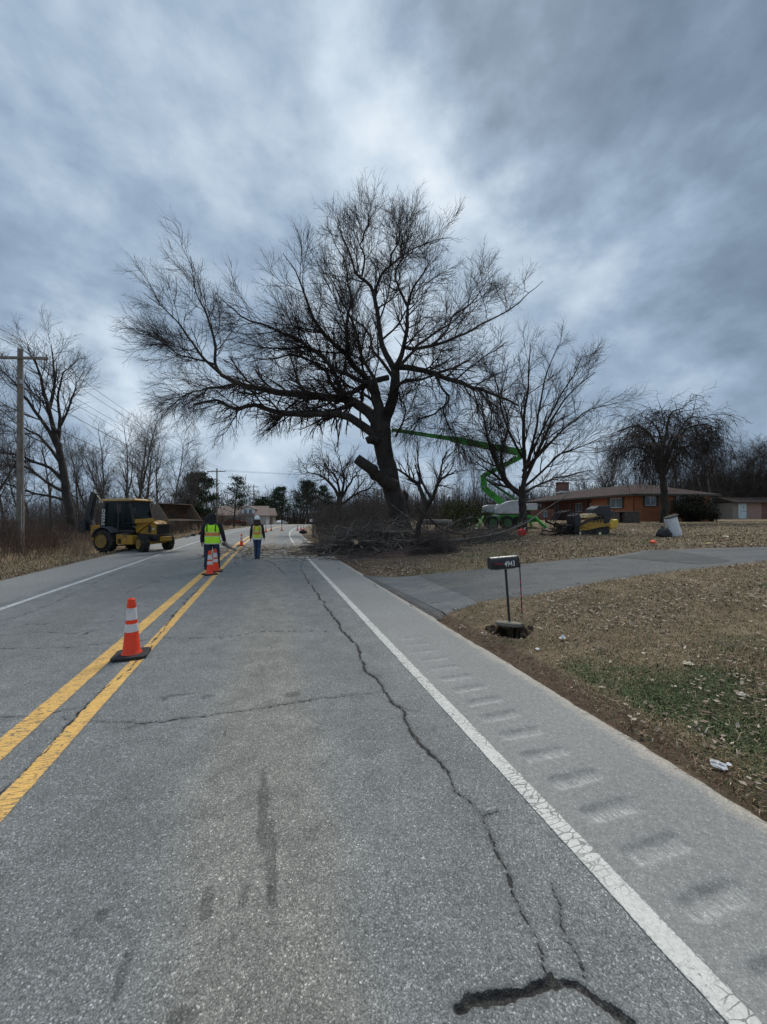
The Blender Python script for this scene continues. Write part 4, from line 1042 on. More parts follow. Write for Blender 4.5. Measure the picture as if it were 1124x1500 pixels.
# ---- leafy masses -----------------------------------------------------------
def leaf_mat(name, c0, c1, rough=.7, trans=.0):
    m = bpy.data.materials.new(name); m.use_nodes = True; t = NT(m.node_tree); b = t.n['Principled BSDF']
    tn = t.attr('tint'); t.l.new(t.ramp(tn, [(0, c0), (1, c1)]), b.inputs['Base Color']); b.inputs['Roughness'].default_value = rough
    b.inputs['Specular IOR Level'].default_value = .2
    return m
def leaves(name, C, size, mat, parent=None, flat=0.0, g=rng, kind='stuff', loc=None, ratio=.55, tint=None, fold=.25):
    N = len(C); th = g.random(N) * 6.283; nz = nrm(np.stack([g.normal(0, 1 - flat, N), g.normal(0, 1 - flat, N), np.ones(N) * (.15 + flat * 1.2) + np.abs(g.normal(0, .6, N))], 1))
    ref = np.stack([np.cos(th), np.sin(th), g.normal(0, .1, N)], 1); A = nrm(np.cross(nz, ref)); B = np.cross(nz, A)
    s = (size * (.6 + .8 * g.random(N)))[:, None]; r = ratio * s
    f = fold * s * nz * (g.random(N)[:, None] * 1.6 - .3)
    V = np.stack([C - A * s + f, C - A * s * .1 + B * r + f * 1.1, C + A * s * .95 + f * .6, C - A * s * .1 - B * r + f * 1.1, C - A * s * .05 - f * .2], 1); V = V + g.normal(0, .16, V.shape) * s[:, None] * np.array([1, 1, .6])
    b = (np.arange(N) * 5)[:, None]
    Fc = np.concatenate([b + np.array([0, 1, 4]), b + np.array([1, 2, 4]), b + np.array([2, 3, 4]), b + np.array([3, 0, 4])])
    tt = g.random(N) if tint is None else tint
    o = np_mesh(name, V, Fc, mat, parent, attrs={'tint': np.repeat(tt, 5)}, loc=loc)
    if kind: o['kind'] = kind
    return o
def clumpy(c, r, N, g, n=26, sx=1., sy=1., sz=1., shell=.55):
    cc = nrm(g.normal(0, 1, (n, 3))) * (.35 + .45 * g.random((n, 1))) * np.array([sx, sy, sz]) * r
    k = g.integers(0, n, N); d = nrm(g.normal(0, 1, (N, 3))) * (shell + (1 - shell) * g.random((N, 1))) * r * (.28 + .22 * g.random((n, 1)))[k]
    return np.asarray(c) + cc[k] + d * np.array([min(sx, 1), min(sy, 1), min(sz, 1)])
m_bushd = leaf_mat('dark_evergreen_leaf', (.006, .009, .006), (.020, .028, .014))
m_olive = leaf_mat('olive_shrub_leaf', (.030, .036, .010), (.105, .110, .040))
m_pine = leaf_mat('pine_needles', (.016, .030, .014), (.060, .090, .045))
def bush(name, label, px, d, rad, sx, sz, N, size, mat, seed):
    g = np.random.default_rng(seed); x, y = XY(px, d); z = float(tz(x, y)); o = thing(name, label, 'bush', (x, y, z))
    C = clumpy((0, 0, rad * sz * .75), rad, N, g, 40, sx, sx * .8, sz); C = C[C[:, 2] > .02]
    leaves('foliage', C, size, mat, o, g=g)
    P0 = np.zeros((14, 3)); P0[:, :2] = g.normal(0, .12 * rad, (14, 2)); A = vgrow(P0, np.concatenate([g.normal(0, .5, (14, 2)), np.ones((14, 1))], 1), np.full(14, rad * sz * 1.4), np.full(14, .04), 6, .12, (0, 0, 0), .3, g)
    wood('stem', [(A[0], A[1], 5)], m_bark, o)['kind'] = 'stuff'
bush('evergreen_bush', 'large rounded almost black evergreen bush at the right end of the brick house', 1014, 32.5, 1.6, 1.25, .92, 15000, .045, m_bushd, 1)
bush('olive_shrub', 'olive green shrub behind the lift outrigger', 678, 26.5, 2.0, 1.0, .62, 9000, .05, m_olive, 2)
bush('evergreen_bush', 'small dark green bush beside the orange corner of the house', 1040, 36, .9, 1.0, .8, 2500, .05, m_bushd, 3)
def pine(name, label, px, d, top, w_, seed, lean=0, low=.35, N=5200, size=.16, group=None):
    g = np.random.default_rng(seed); x, y = XY(px, d); z = float(tz(x, y)); h = H - (top - HY) / F * d - z
    o = thing(name, label, 'tree', (x, y, z), 0, group)
    P, R = vgrow(np.array([[0, 0, -.3]]), np.array([[lean, 0, 1.]]), np.array([h * .97]), np.array([h * .018]), 10, .02, (0, 0, .01), .2, g)
    nb = 46; P0, D, tt, Rr, ii = spawn(P, R, nb, low, 1.0, 60, 88, g)
    B_ = vgrow(P0, D, w_ * (1.12 - .75 * ((tt - low) / (1 - low)) ** 1.5) * (.5 + .6 * g.random(nb)), np.maximum(Rr * .3, .03), 6, .10, (0, 0, .05), .3, g)
    wood('trunk', [(P, R, 8), (B_[0], B_[1], 4)], m_bark, o, smooth=True)
    ends = B_[0][:, 3:].reshape(-1, 3); k = g.integers(0, len(ends), N); C = ends[k] + g.normal(0, w_ * .11, (N, 3)) * np.array([1, 1, .55])
    leaves('crown', C, size, m_pine, o, g=g, ratio=.3)
pine('evergreen_tree', 'dense dark evergreen overgrown with vines behind the utility pole', 292, 58, 690, 3.4, 5, 0, .12, 9000, .17)
pine('pine_tree', 'open crowned dark pine tree beside the tan roofed house', 343, 72, 694, 3.4, 6, 0, .3, 3000, .15)
pine('pine_tree', 'small round pine tree at the far bend of the road', 413, 112, 712, 3.6, 7, 0, .35, 4500, .22)
pine('pine_tree', 'broad dark pine tree right of the far bend of the road', 451, 110, 704, 4.8, 8, 0, .35, 6500, .22)
pine('pine_tree', 'dark pine tree touching the round crowned bare tree', 472, 115, 712, 4.4, 9, 0, .3, 5000, .22)
for i, (px, top) in enumerate([(388, 727), (398, 731), (378, 730)]):
    pine('pine_tree', ['middle', 'rightmost', 'leftmost'][i] + ' of three low dark pines behind the tan roofed house', px, 125, top, 3.2, 10 + i, 0, .2, 2600, .25, 'low pines behind the tan roofed house')
# distant wood beyond the bend: one dark mass
N = 2600; xx = rng.uniform(-120, 150, N); yy = rng.uniform(128, 175, N); yy += np.where(xx > -10, -20, 0)
o = stems('distant_woods', 'dark bare woods beyond the bend of the road', xx, yy, 5, 13.5, .10, m_twig, 5, .05, .06, 0, 5, .38)
N = 1500; xx = rng.uniform(-60, 60, N); yy = rng.uniform(118, 150, N)
stems('distant_woods', 'dark scrub at the foot of the woods beyond the bend', xx, yy, 2, 5.5, .08, m_twig, 5, .08, .2, 0, 4, .5)
N = 1400; xx = rng.uniform(60, 200, N); yy = rng.uniform(80, 120, N)
stems('distant_woods', 'bare woods on the skyline right of the house', xx, yy, 6, 12, .08, m_twig, 5, .05, .08, 0, 5, .38)
N = 420; xx = rng.uniform(-160, -45, N); yy = rng.uniform(55, 130, N)
stems('distant_woods', 'bare woods on the skyline left of the road', xx, yy, 4, 9, .05, m_twig2, 5, .05, .08, 0, 5, .38)

# ---- lawn cover ---------------------------------------------------------------
m_grass = bpy.data.materials.new('grass_blades'); m_grass.use_nodes = True; t = NT(m_grass.node_tree); b = t.n['Principled BSDF']
dryc = t.ramp(t.attr('tint'), [(0, (.09, .066, .038)), (.4, (.255, .185, .108)), (.8, (.48, .375, .24)), (1, (.64, .55, .42))])
grc = t.ramp(t.attr('tint'), [(0, (.035, .046, .020)), (.5, (.105, .130, .055)), (1, (.22, .235, .12))])
t.l.new(t.mix(t.attr('green'), dryc, grc), b.inputs['Base Color']); b.inputs['Roughness'].default_value = .85; b.inputs['Specular IOR Level'].default_value = .2
def blades(name, label, X, Y, hgt, wid, lean, green, tint=None):
    N = len(X); Z = tz(X, Y) - .015; a = rng.random(N) * 6.283; s = hgt * (.4 + .9 * rng.random(N)) ** 1.2; l = lean * s * (.3 + rng.random(N))
    d = np.stack([np.cos(a), np.sin(a)], 1); p = np.stack([-np.sin(a + rng.normal(0, .7, N)), np.cos(a)], 1) * wid * (.6 + .8 * rng.random(N))[:, None]
    V = np.empty((N, 5, 3)); c_ = np.stack([X, Y], 1)
    V[:, 0, :2] = c_ - p; V[:, 1, :2] = c_ + p; V[:, 2, :2] = c_ + p * .7 + d * (l * .35)[:, None]; V[:, 3, :2] = c_ + d * l[:, None]; V[:, 4, :2] = c_ - p * .7 + d * (l * .35)[:, None]
    V[:, 0, 2] = Z; V[:, 1, 2] = Z; V[:, 2, 2] = Z + s * .62; V[:, 3, 2] = Z + s * (1 - .35 * min(lean, 1)); V[:, 4, 2] = Z + s * .62
    bb = (np.arange(N) * 5)[:, None]; Fc = np.concatenate([bb + np.array([0, 1, 2]), bb + np.array([0, 2, 4]), bb + np.array([4, 2, 3])])
    tn = np.clip(.5 + rng.normal(0, .22, N) + .35 * (fnoise(X * 1.3, Y * 1.3, 5, 3) - .5), 0, 1) if tint is None else tint
    o = np_mesh(name, V, Fc, m_grass, attrs={'tint': np.repeat(tn, 5), 'green': np.repeat(green, 5)})
    return tag(o, label, kind='stuff')
def scatter(N, x0, x1, y0, y1, pw=1.0, umin=2.72, dens=None):
    Y = y0 + (y1 - y0) * rng.random(N) ** pw; X = x0 + (x1 - x0) * rng.random(N)
    X = np.maximum(xc(Y) + umin * 1.04, X * 0 + x0) + (X - x0) / (x1 - x0) * (Y * 1.05 + .6 - np.maximum(xc(Y) + umin * 1.04, x0))
    k = ~pip(X, Y, DRIVE) & (UU(X, Y) > umin + .10 * (fnoise(Y * 5, X * 5, 3, 2)) - .05)
    if dens is not None: k &= rng.random(N) < dens(X, Y)
    k &= np.hypot((X - PIT[0]) / .28, (Y - PIT[1]) / .25) > 1
    return X[k], Y[k]
def gof(X, Y): return (rng.random(len(X)) < np.clip(green_mask(X, Y) * .9 + .20, 0, 1)).astype(float)
X, Y = scatter(150000, -2, 9, 1.7, 9.5, 1.0, dens=lambda X, Y: np.clip(1.1 - bare_mask(X, Y) * .9, .1, 1) * (.35 + .65 * green_mask(X, Y) + .35 * (fnoise(X * 2.5, Y * 2.5, 2, 3) > .5)))
blades('grass', 'short matted winter grass beside the mailbox', X, Y, .040, .0032, 1.3, gof(X, Y))
X, Y = scatter(70000, -6, 26, 9, 34, 1.35, dens=lambda X, Y: np.clip(1.1 - bare_mask(X, Y), .08, 1))
blades('grass', 'short dry grass of the yard beyond the driveway', X, Y, .075, .010, 1.0, gof(X, Y) * .7)
X, Y = scatter(5000, -2, 8, 1.8, 9, 1.0, dens=lambda X, Y: green_mask(X, Y) ** 2 + .03)
blades('grass', 'longer green tufts in the verge', X, Y, .10, .004, .9, (rng.random(len(X)) < .8).astype(float))
Yl = 4 + 60 * rng.random(26000) ** 1.5; Ul = -6.95 - 3.6 * rng.random(26000); blades('grass', 'dry grass along the left road edge', RP(Ul, Yl), Yl, .10, .010, 1.0, (rng.random(26000) < .12).astype(float))
# leaf litter
m_leaf = leaf_mat('dead_leaves', (.085, .050, .030), (.78, .66, .53), .8)
def litter(name, label, N, a, size, dens, umin=2.75):
    X, Y = scatter(N, *a, umin=umin, dens=dens); Z = tz(X, Y) + .012 + .02 * rng.random(len(X))
    leaves(name, np.stack([X, Y, Z], 1), size, m_leaf, flat=.62, tint=np.clip(rng.beta(1.5, 2.6 + 1.2 * (a[3] < 9.6 and 0 or 1), len(X)), 0, 1)); o = list(COL.objects)[-1]
    return tag(bpy.data.objects[o.name], label, kind='stuff')
dl = lambda X, Y: np.clip((fnoise(X * .9 + 4, Y * .9, 7, 4) - .40) * 3.4 + 1.0 * np.exp(-(((X - 3.6) / 1.5) ** 2 + ((Y - 6.3) / 1.2) ** 2)), .03, 1) * (1 - .75 * sst(-(UU(X, Y) - 4.2), -.4, .8))
litter('fallen_leaves', 'pale dead leaves strewn over the lawn by the mailbox', 15000, (-2, 9, 1.7, 9.5), .022, dl)
litter('fallen_leaves', 'larger curled tan leaves on the lawn by the mailbox', 700, (-2, 9, 1.8, 9.5), .034, dl)
litter('fallen_leaves', 'brown leaf litter covering the yard beyond the driveway', 24000, (-6, 26, 9, 27, 1.3), .042, lambda X, Y: np.clip((fnoise(X * .5, Y * .5, 3, 3) - .30) * 2.6, .1, 1) * (1 - .6 * bare_mask(X, Y)))
# sticks and straw along the pavement edge
N = 5200; Yq = 1.6 + 12 * rng.random(N) ** 1.4; Uq = 2.66 + np.abs(rng.normal(0, .26, N)); Xq = RP(Uq, Yq); th = rng.random(N) * 3.14; ln = .03 + .09 * rng.random(N) ** 2
k = ~pip(Xq, Yq, DRIVE); Xq, Yq, th, ln = Xq[k], Yq[k], th[k], ln[k]
P0 = np.stack([Xq, Yq, tz(Xq, Yq) + .012], 1); A = vgrow(P0, np.stack([np.cos(th), np.sin(th), th * 0 + .05], 1), ln, np.full(len(ln), .0017), 3, .15, (0, 0, -.03), .6)
m_straw = bark_mat('pine_straw', (.085, .050, .030), (.27, .175, .11), 8, .2)
tag(wood('pine_straw', [(A[0], A[1], 3)], m_straw), 'reddish pine straw and sticks along the pavement edge', kind='stuff')
N = 60; Yq = 1.9 + 7 * rng.random(N); Xq = RP(3.0 + 2.6 * rng.random(N), Yq); th = rng.random(N) * 3.14
k = ~pip(Xq, Yq, DRIVE); Xq, Yq, th = Xq[k], Yq[k], th[k]
A = vgrow(np.stack([Xq, Yq, tz(Xq, Yq) + .02], 1), np.stack([np.cos(th), np.sin(th), th * 0 + .05], 1), .15 + .3 * rng.random(len(Xq)), np.full(len(Xq), .0035), 5, .18, (0, 0, -.02), .5)
tag(wood('dead_sticks', [(A[0], A[1], 4)], m_pale), 'thin pale sticks scattered on the verge', kind='stuff')
# chips, twigs and sawdust tracked over the road by the pile
m_chip = leaf_mat('wood_chips', (.06, .045, .030), (.50, .40, .26), .9)
N = 11000; Yq = 15.3 + rng.normal(4.0, 2.4, N); Uq = rng.uniform(-3.2, 4.2, N); Uq = np.where(rng.random(N) < .45, 2.6 + rng.normal(0, .9, N), Uq); Xq = RP(Uq, Yq)
kk_ = (fnoise(Xq * .8, Yq * 2.2, 4, 4) > .47) & (Yq > 13.5) & (Yq < 26); Xq, Yq = Xq[kk_], Yq[kk_]
C = np.stack([Xq, Yq, np.maximum(tz(Xq, Yq), zr(Yq)) + .018], 1); o = leaves('wood_chips', C, .035, m_chip, flat=.7, fold=.1); tag(o, 'wood chips and twigs littering the road beside the brush pile', kind='stuff')
N = 900; Yq = 15.5 + rng.normal(3.6, 2.0, N); Xq = RP(rng.uniform(-3.0, 3.6, N), Yq); th = rng.normal(0, .5, N)
A = vgrow(np.stack([Xq, Yq, zr(Yq) + .025], 1), np.stack([np.cos(th), np.sin(th), th * 0], 1), .1 + .6 * rng.random(N) ** 2, np.full(N, .007), 4, .12, (0, 0, 0), .5)
tag(wood('twig_litter', [(A[0], A[1], 3)], m_bark), 'dark broken twigs lying across the lane', kind='stuff')
# ---- brick house ------------------------------------------------------------
def brick_mat(name, c1, c2, mortar, sc=4.0):
    m = bpy.data.materials.new(name); m.use_nodes = True; t = NT(m.node_tree); b = t.n['Principled BSDF']
    P = t.node('ShaderNodeTexCoord').outputs['Object']; s = t.node('ShaderNodeSeparateXYZ', {0: P}).outputs
    v = t.node('ShaderNodeCombineXYZ', {0: t.m('ADD', s[0], s[1]), 1: s[2], 2: 0}).outputs[0]
    br = t.node('ShaderNodeTexBrick', {'Vector': v, 'Color1': c1, 'Color2': c2, 'Mortar': mortar, 'Scale': sc, 'Mortar Size': .018, 'Bias': 0.0, 'Brick Width': .9, 'Row Height': .3})
    n = t.noise(P, 1.6, 5, .6)
    t.l.new(t.vm('MULTIPLY', br.outputs[0], t.ramp(n, [(.3, .78), (.7, 1.15)])), b.inputs['Base Color']); b.inputs['Roughness'].default_value = .9
    t.l.new(t.node('ShaderNodeBump', {'Height': br.outputs[1], 'Strength': -.4, 'Distance': .01}).outputs[0], b.inputs['Normal'])
    return m
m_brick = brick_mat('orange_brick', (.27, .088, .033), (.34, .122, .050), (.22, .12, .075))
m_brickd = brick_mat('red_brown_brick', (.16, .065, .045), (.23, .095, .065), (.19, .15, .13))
m_shing = M_('dark_brown_shingles', (.060, .044, .038), .98, spec=.1, var=.3, scale=2.5, bump=.5, bscale=14)
m_trim = M_('dark_brown_trim', (.045, .035, .030), .7)
m_whitep = M_('white_paint', (.66, .67, .66), .5, var=.08, dirt=(.35, .33, .29))
m_glass = M_('window_glass', (.16, .20, .23), .08, var=.1, bump=0, spec=.8)
m_curt = M_('pale_curtain', (.45, .48, .50), .9)
def walls(o, name, mat, org, axis, L_, z0, z1, th, ops):
    """wall of boxes round real openings; axis 0 = local x, 1 = local y"""
    m = MB(); cuts = sorted(ops); a = 0
    def bx(a0, a1, b0, b1):
        if a1 - a0 < .01 or b1 - b0 < .01: return
        c_ = [org[0], org[1], (b0 + b1) / 2]; d = [th, th, b1 - b0]; c_[axis] += (a0 + a1) / 2; d[axis] = a1 - a0; m.box(c_, d)
    for (p, q, s_, e) in cuts:
        bx(a, p, z0, z1); bx(p, q, z0, s_); bx(p, q, e, z1); a = q
    bx(a, L_, z0, z1); return m.build(name, mat, o)
def window(o, org, axis, a0, a1, z0, z1, th, shut=.0, nrm_=-1, mframe=None, bars=1):
    mframe = mframe or m_whitep; c_ = [org[0], org[1]]; other = 1 - axis
    def pos(a, off, z): v = [0, 0, z]; v[axis] = org[axis] + a; v[other] = org[other] + off; return v
    def dim(l, t_, h): v = [0, 0, h]; v[axis] = l; v[other] = t_; return v
    fr = MB(); w_ = .06; mid = (a0 + a1) / 2
    for zz_ in (z0 + w_ / 2, z1 - w_ / 2): fr.box(pos(mid, nrm_ * th * .32, zz_), dim(a1 - a0 - .004, .07, w_))
    for aa in (a0 + w_ / 2, a1 - w_ / 2): fr.box(pos(aa, nrm_ * th * .32, (z0 + z1) / 2), dim(w_, .066, z1 - z0 - 2 * w_))
    for k in range(bars): fr.box(pos(a0 + (a1 - a0) * (k + 1) / (bars + 1), nrm_ * th * .32, (z0 + z1) / 2), dim(.045, .05, z1 - z0 - 2 * w_))
    f = fr.build('window', mframe, o)
    for k in range(bars + 1):
        s0 = a0 + w_ + (a1 - a0 - 2 * w_) * k / (bars + 1); s1 = a0 + w_ + (a1 - a0 - 2 * w_) * (k + 1) / (bars + 1)
        MB().box(pos((s0 + s1) / 2, nrm_ * th * .22, (z0 + z1) / 2), dim(s1 - s0, .012, z1 - z0 - 2 * w_)).build('pane', m_glass, f)
    MB().box(pos(mid, nrm_ * -th * .4, (z0 + z1) / 2), dim(a1 - a0, .02, z1 - z0)).build('curtain', m_curt, f)
    MB().box(pos(mid, nrm_ * (th * .5 + .03), z0 - .04), dim(a1 - a0 + .12, .10, .07)).build('sill', m_trim, f)
    if shut:
        for aa in (a0 - shut / 2 - .01, a1 + shut / 2 + .01):
            s_ = MB().box(pos(aa, nrm_ * (th * .5 + .022), (z0 + z1) / 2), dim(shut, .035, z1 - z0 + .04))
            s_.build('shutter', m_trim, o)
hx, hy = 22.9, 35.0; hz_ = 1.16
house = thing('brick_house', 'low orange brick house with a dark hipped roof and a chimney', 'house', (hx, hy, hz_), math.radians(7.5))
TH = .22
walls(house, 'wall', m_brick, (0, 0), 0, 7.6, -.3, 2.6, TH, [(.95, 2.05, 1.55, 2.42), (4.1, 5.1, 1.55, 2.42)])['label'] = 'orange brick end wall'
window(house, (0, 0), 0, .95, 2.05, 1.55, 2.42, TH, .26); window(house, (0, 0), 0, 4.1, 5.1, 1.55, 2.42, TH, .26)
walls(house, 'wall', m_brick, (0, TH / 2 + .002), 1, 5.6, -.3, 2.6, TH - .006, [(1.35, 2.95, 1.4, 2.35)])
window(house, (0, TH / 2), 1, 1.35, 2.95, 1.4, 2.35, TH, .28)
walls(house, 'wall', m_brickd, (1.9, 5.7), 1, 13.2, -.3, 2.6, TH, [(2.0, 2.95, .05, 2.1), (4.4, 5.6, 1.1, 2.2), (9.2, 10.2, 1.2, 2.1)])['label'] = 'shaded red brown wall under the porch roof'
window(house, (1.9, 5.7), 1, 4.4, 5.6, 1.1, 2.2, TH); window(house, (1.9, 5.7), 1, 9.2, 10.2, 1.2, 2.1, TH)
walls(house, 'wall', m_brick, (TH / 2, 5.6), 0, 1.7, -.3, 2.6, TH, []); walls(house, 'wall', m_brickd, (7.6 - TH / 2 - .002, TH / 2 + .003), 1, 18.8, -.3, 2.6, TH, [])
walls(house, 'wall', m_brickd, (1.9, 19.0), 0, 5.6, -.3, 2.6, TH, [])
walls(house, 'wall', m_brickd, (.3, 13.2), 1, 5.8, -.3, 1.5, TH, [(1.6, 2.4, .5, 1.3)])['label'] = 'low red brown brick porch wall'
window(house, (.3, 13.2), 1, 1.6, 2.4, .5, 1.3, TH, 0, -1, None, 0)
dr = MB().box((1.82, 8.17, 1.07), (.05, .95, 2.05)).build('door', m_whitep, house, .01)
for (z_, h_) in ((1.55, .85), (.6, .7)): MB().box((1.79, 8.17, z_), (.02, .62, h_)).build('pane', m_glass, dr)
MB().tube([(1.76, 8.52, 1.05), (1.70, 8.52, 1.05)], .03, 8).build('handle', m_trim, dr)
for yy_ in (6.6, 9.4, 12.4): MB().box((-.05, yy_, 1.25), (.12, .12, 2.6)).build('porch_post', m_trim, house, .01)
MB().box((.9, 12.2, -.02), (1.8, 13.2, .16)).build('porch_floor', M_('concrete', (.34, .33, .30), .9), house)
# hipped roof with overhang
ov = .65; x0, x1, y0, y1 = -ov, 7.6 + ov, -ov, 19 + ov; ez = 2.62; rzv = ez + 1.30; xm = 3.8
rf = MB()
A_ = [(x0, y0, ez), (x1, y0, ez), (x1, y1, ez), (x0, y1, ez), (xm, y0 + 4.4, rzv), (xm, y1 - 4.4, rzv)]; lowr = [(p[0], p[1], p[2] - .06) for p in A_[:4]]
rf.add(A_ + lowr, [(0, 1, 4), (1, 2, 5, 4), (2, 3, 5), (3, 0, 4, 5), (6, 7, 1, 0), (7, 8, 2, 1), (8, 9, 3, 2), (9, 6, 0, 3), (9, 8, 7, 6)])
roof = rf.build('roof', m_shing, house)
fs = MB()
for (c_, d) in (((xm, y0 - .012, ez - .10), (x1 - x0, .02, .18)), ((xm, y1 + .012, ez - .10), (x1 - x0, .02, .18)), ((x0 - .012, 9.5, ez - .10), (.02, y1 - y0, .18)), ((x1 + .012, 9.5, ez - .10), (.02, y1 - y0, .18))): fs.box(c_, d)
fs.build('fascia', m_trim, roof)
ch = MB().box((xm - .1, 17.0, rzv + .35), (1.35, .9, 1.7)).box((xm - .1, 17.0, rzv + 1.24), (1.5, 1.05, .12)).build('chimney', m_brickd, house)
MB().box((xm - .1, 16.53, rzv + .0), (1.5, .02, .22), (0, 0, 0)).box((xm - .82, 17.0, rzv - .1), (.08, 1.0, .18)).build('flashing', m_whitep, ch)
MB().box((3.0, -TH / 2 - .01, .18), (.42, .02, .18)).build('vent', m_trim, house)

# two low boxes with flat tops in front of the house
def lowbox(px, d, w_, label, open_=False):
    x, y = XY(px, d); o = thing('storage_box', label, 'box', on(x, y), math.radians(8)); c1 = M_('weathered_dark_panel', (.085, .07, .062), .8, dirt=(.16, .14, .12))
    m = MB()
    if open_:
        for sx_ in (-1, 1): m.box((sx_ * (w_ / 2 - .03), 0, .42), (.06, .8, .84))
        m.box((0, .37, .42), (w_ - .13, .05, .84)).box((0, 0, .03), (w_ - .13, .68, .05)); m.build('panel', c1, o)
        MB().box((w_ / 2 - .02, -.43, .42), (.12, .04, .84)).build('pale_post', m_whitep, o)
        MB().box((.1, 0, .30), (.4, .4, .5), (0, .2, .4)).build('black_bag', M_('black_plastic', (.012, .012, .013), .5), o, .04)
    else:
        m.box((0, 0, .42), (w_, .8, .84)); m.build('body', c1, o, .01)
        for k in range(4): MB().box((0, -.415, .14 + k * .19), (w_ - .12, .02, .13)).build('slat', c1, o)
    MB().box((0, 0, .87), (w_ + .16, .95, .07)).build('top', M_('grey_flat_lid', (.13, .12, .11), .8, dirt=(.22, .2, .17)), o, .008)
lowbox(908, 31.5, .75, 'open fronted dark box beside the yellow machine, left of the pair', True); lowbox(923, 31.0, 1.05, 'closed dark box with a flat overhanging lid, right of the pair')

# ---- pink shed ----------------------------------------------------------------
sx0, sy0 = XY(1073, 50); sh = thing('shed', 'pink walled shed with a white door at the right edge of the yard', 'shed', on(sx0, sy0, -.02), math.radians(3))
m_pink = M_('faded_pink_board', (.32, .20, .16), .85, var=.12, dirt=(.26, .19, .15)); m_pgrey = M_('weathered_grey_board', (.24, .205, .17), .9)
walls(sh, 'wall', m_pink, (.75, 0), 0, 3.2, -.2, 2.15, .1, [(.02, 1.18, .05, 2.05)]); walls(sh, 'wall', m_pgrey, (0, .02), 0, .745, -.2, 2.15, .1, []); walls(sh, 'wall', m_brickd, (3.96, .03), 0, 3.5, -.2, 2.1, .1, [])
walls(sh, 'wall', m_pgrey, (0.05, .08), 1, 4, -.2, 2.15, .1, []); walls(sh, 'wall', m_pgrey, (7.4, .08), 1, 4, -.2, 2.15, .1, []); walls(sh, 'wall', m_pgrey, (.1, 4.0), 0, 7.2, -.2, 2.15, .1, [])
sd_ = MB().box((1.35, -.01, 1.05), (1.14, .04, 1.96)).build('door', M_('peeling_white_door', (.55, .62, .62), .7, var=.1, dirt=(.16, .14, .11)), sh)
MB().tube([(1.8, -.03, 1.0), (1.8, -.08, 1.0)], .03, 8).build('handle', m_trim, sd_)
MB().prism([(-.2, 2.1), (7.9, 2.1), (7.9, 2.2), (-.2, 2.2)], 'y', -.6, .05).build('eave', m_trim, sh)
MB().add([(-.2, -.6, 2.21), (7.9, -.6, 2.21), (7.9, 4.6, 2.21), (-.2, 4.6, 2.21), (-.2, 2, 2.95), (7.9, 2, 2.95)], [(0, 1, 5, 4), (2, 3, 4, 5), (0, 4, 3), (1, 2, 5), (0, 3, 2, 1)]).build('roof', m_shing, sh)

# ---- tan roofed house beyond the bend ------------------------------------------
fx, fy = XY(352, 84); fh = thing('distant_house', 'distant pale house with a tan roof and a white dormer beside the left road edge', 'house', on(fx, fy, -.1), math.radians(8))
m_siding = M_('pale_siding', (.42, .40, .36), .8, var=.08); m_tanroof = M_('tan_shingles', (.20, .145, .12), .9, var=.18)
walls(fh, 'wall', m_siding, (-5, 0), 0, 10.5, -.3, 2.2, .2, [(3.9, 5.2, .9, 1.9), (7.6, 8.6, .9, 1.9)]); window(fh, (-5, 0), 0, 3.9, 5.2, .9, 1.9, .2, 0); window(fh, (-5, 0), 0, 7.6, 8.6, .9, 1.9, .2, 0)
walls(fh, 'wall', m_siding, (-4.9, .1), 1, 7, -.3, 2.2, .2, []); walls(fh, 'wall', m_siding, (5.4, .1), 1, 7, -.3, 2.2, .2, []); walls(fh, 'wall', m_siding, (-5, 7.2), 0, 10.5, -.3, 2.2, .2, [])
MB().add([(-5.4, -.5, 2.2), (5.9, -.5, 2.2), (5.9, 7.6, 2.2), (-5.4, 7.6, 2.2), (-5.0, 3.5, 4.4), (5.5, 3.5, 4.4)], [(0, 1, 5, 4), (2, 3, 4, 5), (0, 4, 3), (1, 2, 5), (0, 3, 2, 1)]).build('roof', m_tanroof, fh)
dm = MB().prism([(0.2, 2.3), (3.0, 2.3), (3.0, 3.7), (1.6, 4.25), (.2, 3.7)], 'y', .35, 3.4).build('dormer', m_whitep, fh)
for a0 in (.7, 1.75): MB().box((a0 + .35, .33, 3.1), (.6, .05, .8)).build('window', m_glass, dm)
MB().add([(-.1, .1, 3.62), (1.6, .1, 4.38), (3.3, .1, 3.62), (-.1, 3.6, 3.62), (1.6, 3.6, 4.38), (3.3, 3.6, 3.62), (-.1, .1, 3.54), (1.6, .1, 4.28), (3.3, .1, 3.54), (-.1, 3.6, 3.54), (1.6, 3.6, 4.28), (3.3, 3.6, 3.54)],
  [(0, 1, 4, 3), (1, 2, 5, 4), (6, 9, 10, 7), (7, 10, 11, 8), (0, 6, 7, 1), (1, 7, 8, 2), (3, 4, 10, 9), (4, 5, 11, 10), (0, 3, 9, 6), (2, 8, 11, 5)]).build('dormer_roof', m_tanroof, dm)
x, y = XY(383, 90); gar = thing('outbuilding', 'grey gabled building right of the tan roofed house', 'house', on(x, y, -.1), math.radians(8))
walls(gar, 'wall', m_pgrey, (-2.6, 0), 0, 5.2, -.3, 2.4, .2, [(1.6, 2.8, .8, 1.8)]); window(gar, (-2.6, 0), 0, 1.6, 2.8, .8, 1.8, .2); walls(gar, 'wall', m_pgrey, (-2.5, .1), 1, 5, -.3, 2.4, .2, []); walls(gar, 'wall', m_pgrey, (2.5, .1), 1, 5, -.3, 2.4, .2, [])
MB().add([(-3, -.4, 2.4), (3, -.4, 2.4), (3, 5.4, 2.4), (-3, 5.4, 2.4), (-2.8, 2.5, 4.2), (2.8, 2.5, 4.2)], [(0, 1, 5, 4), (2, 3, 4, 5), (0, 4, 3), (1, 2, 5), (0, 3, 2, 1)]).build('roof', m_tanroof, gar)

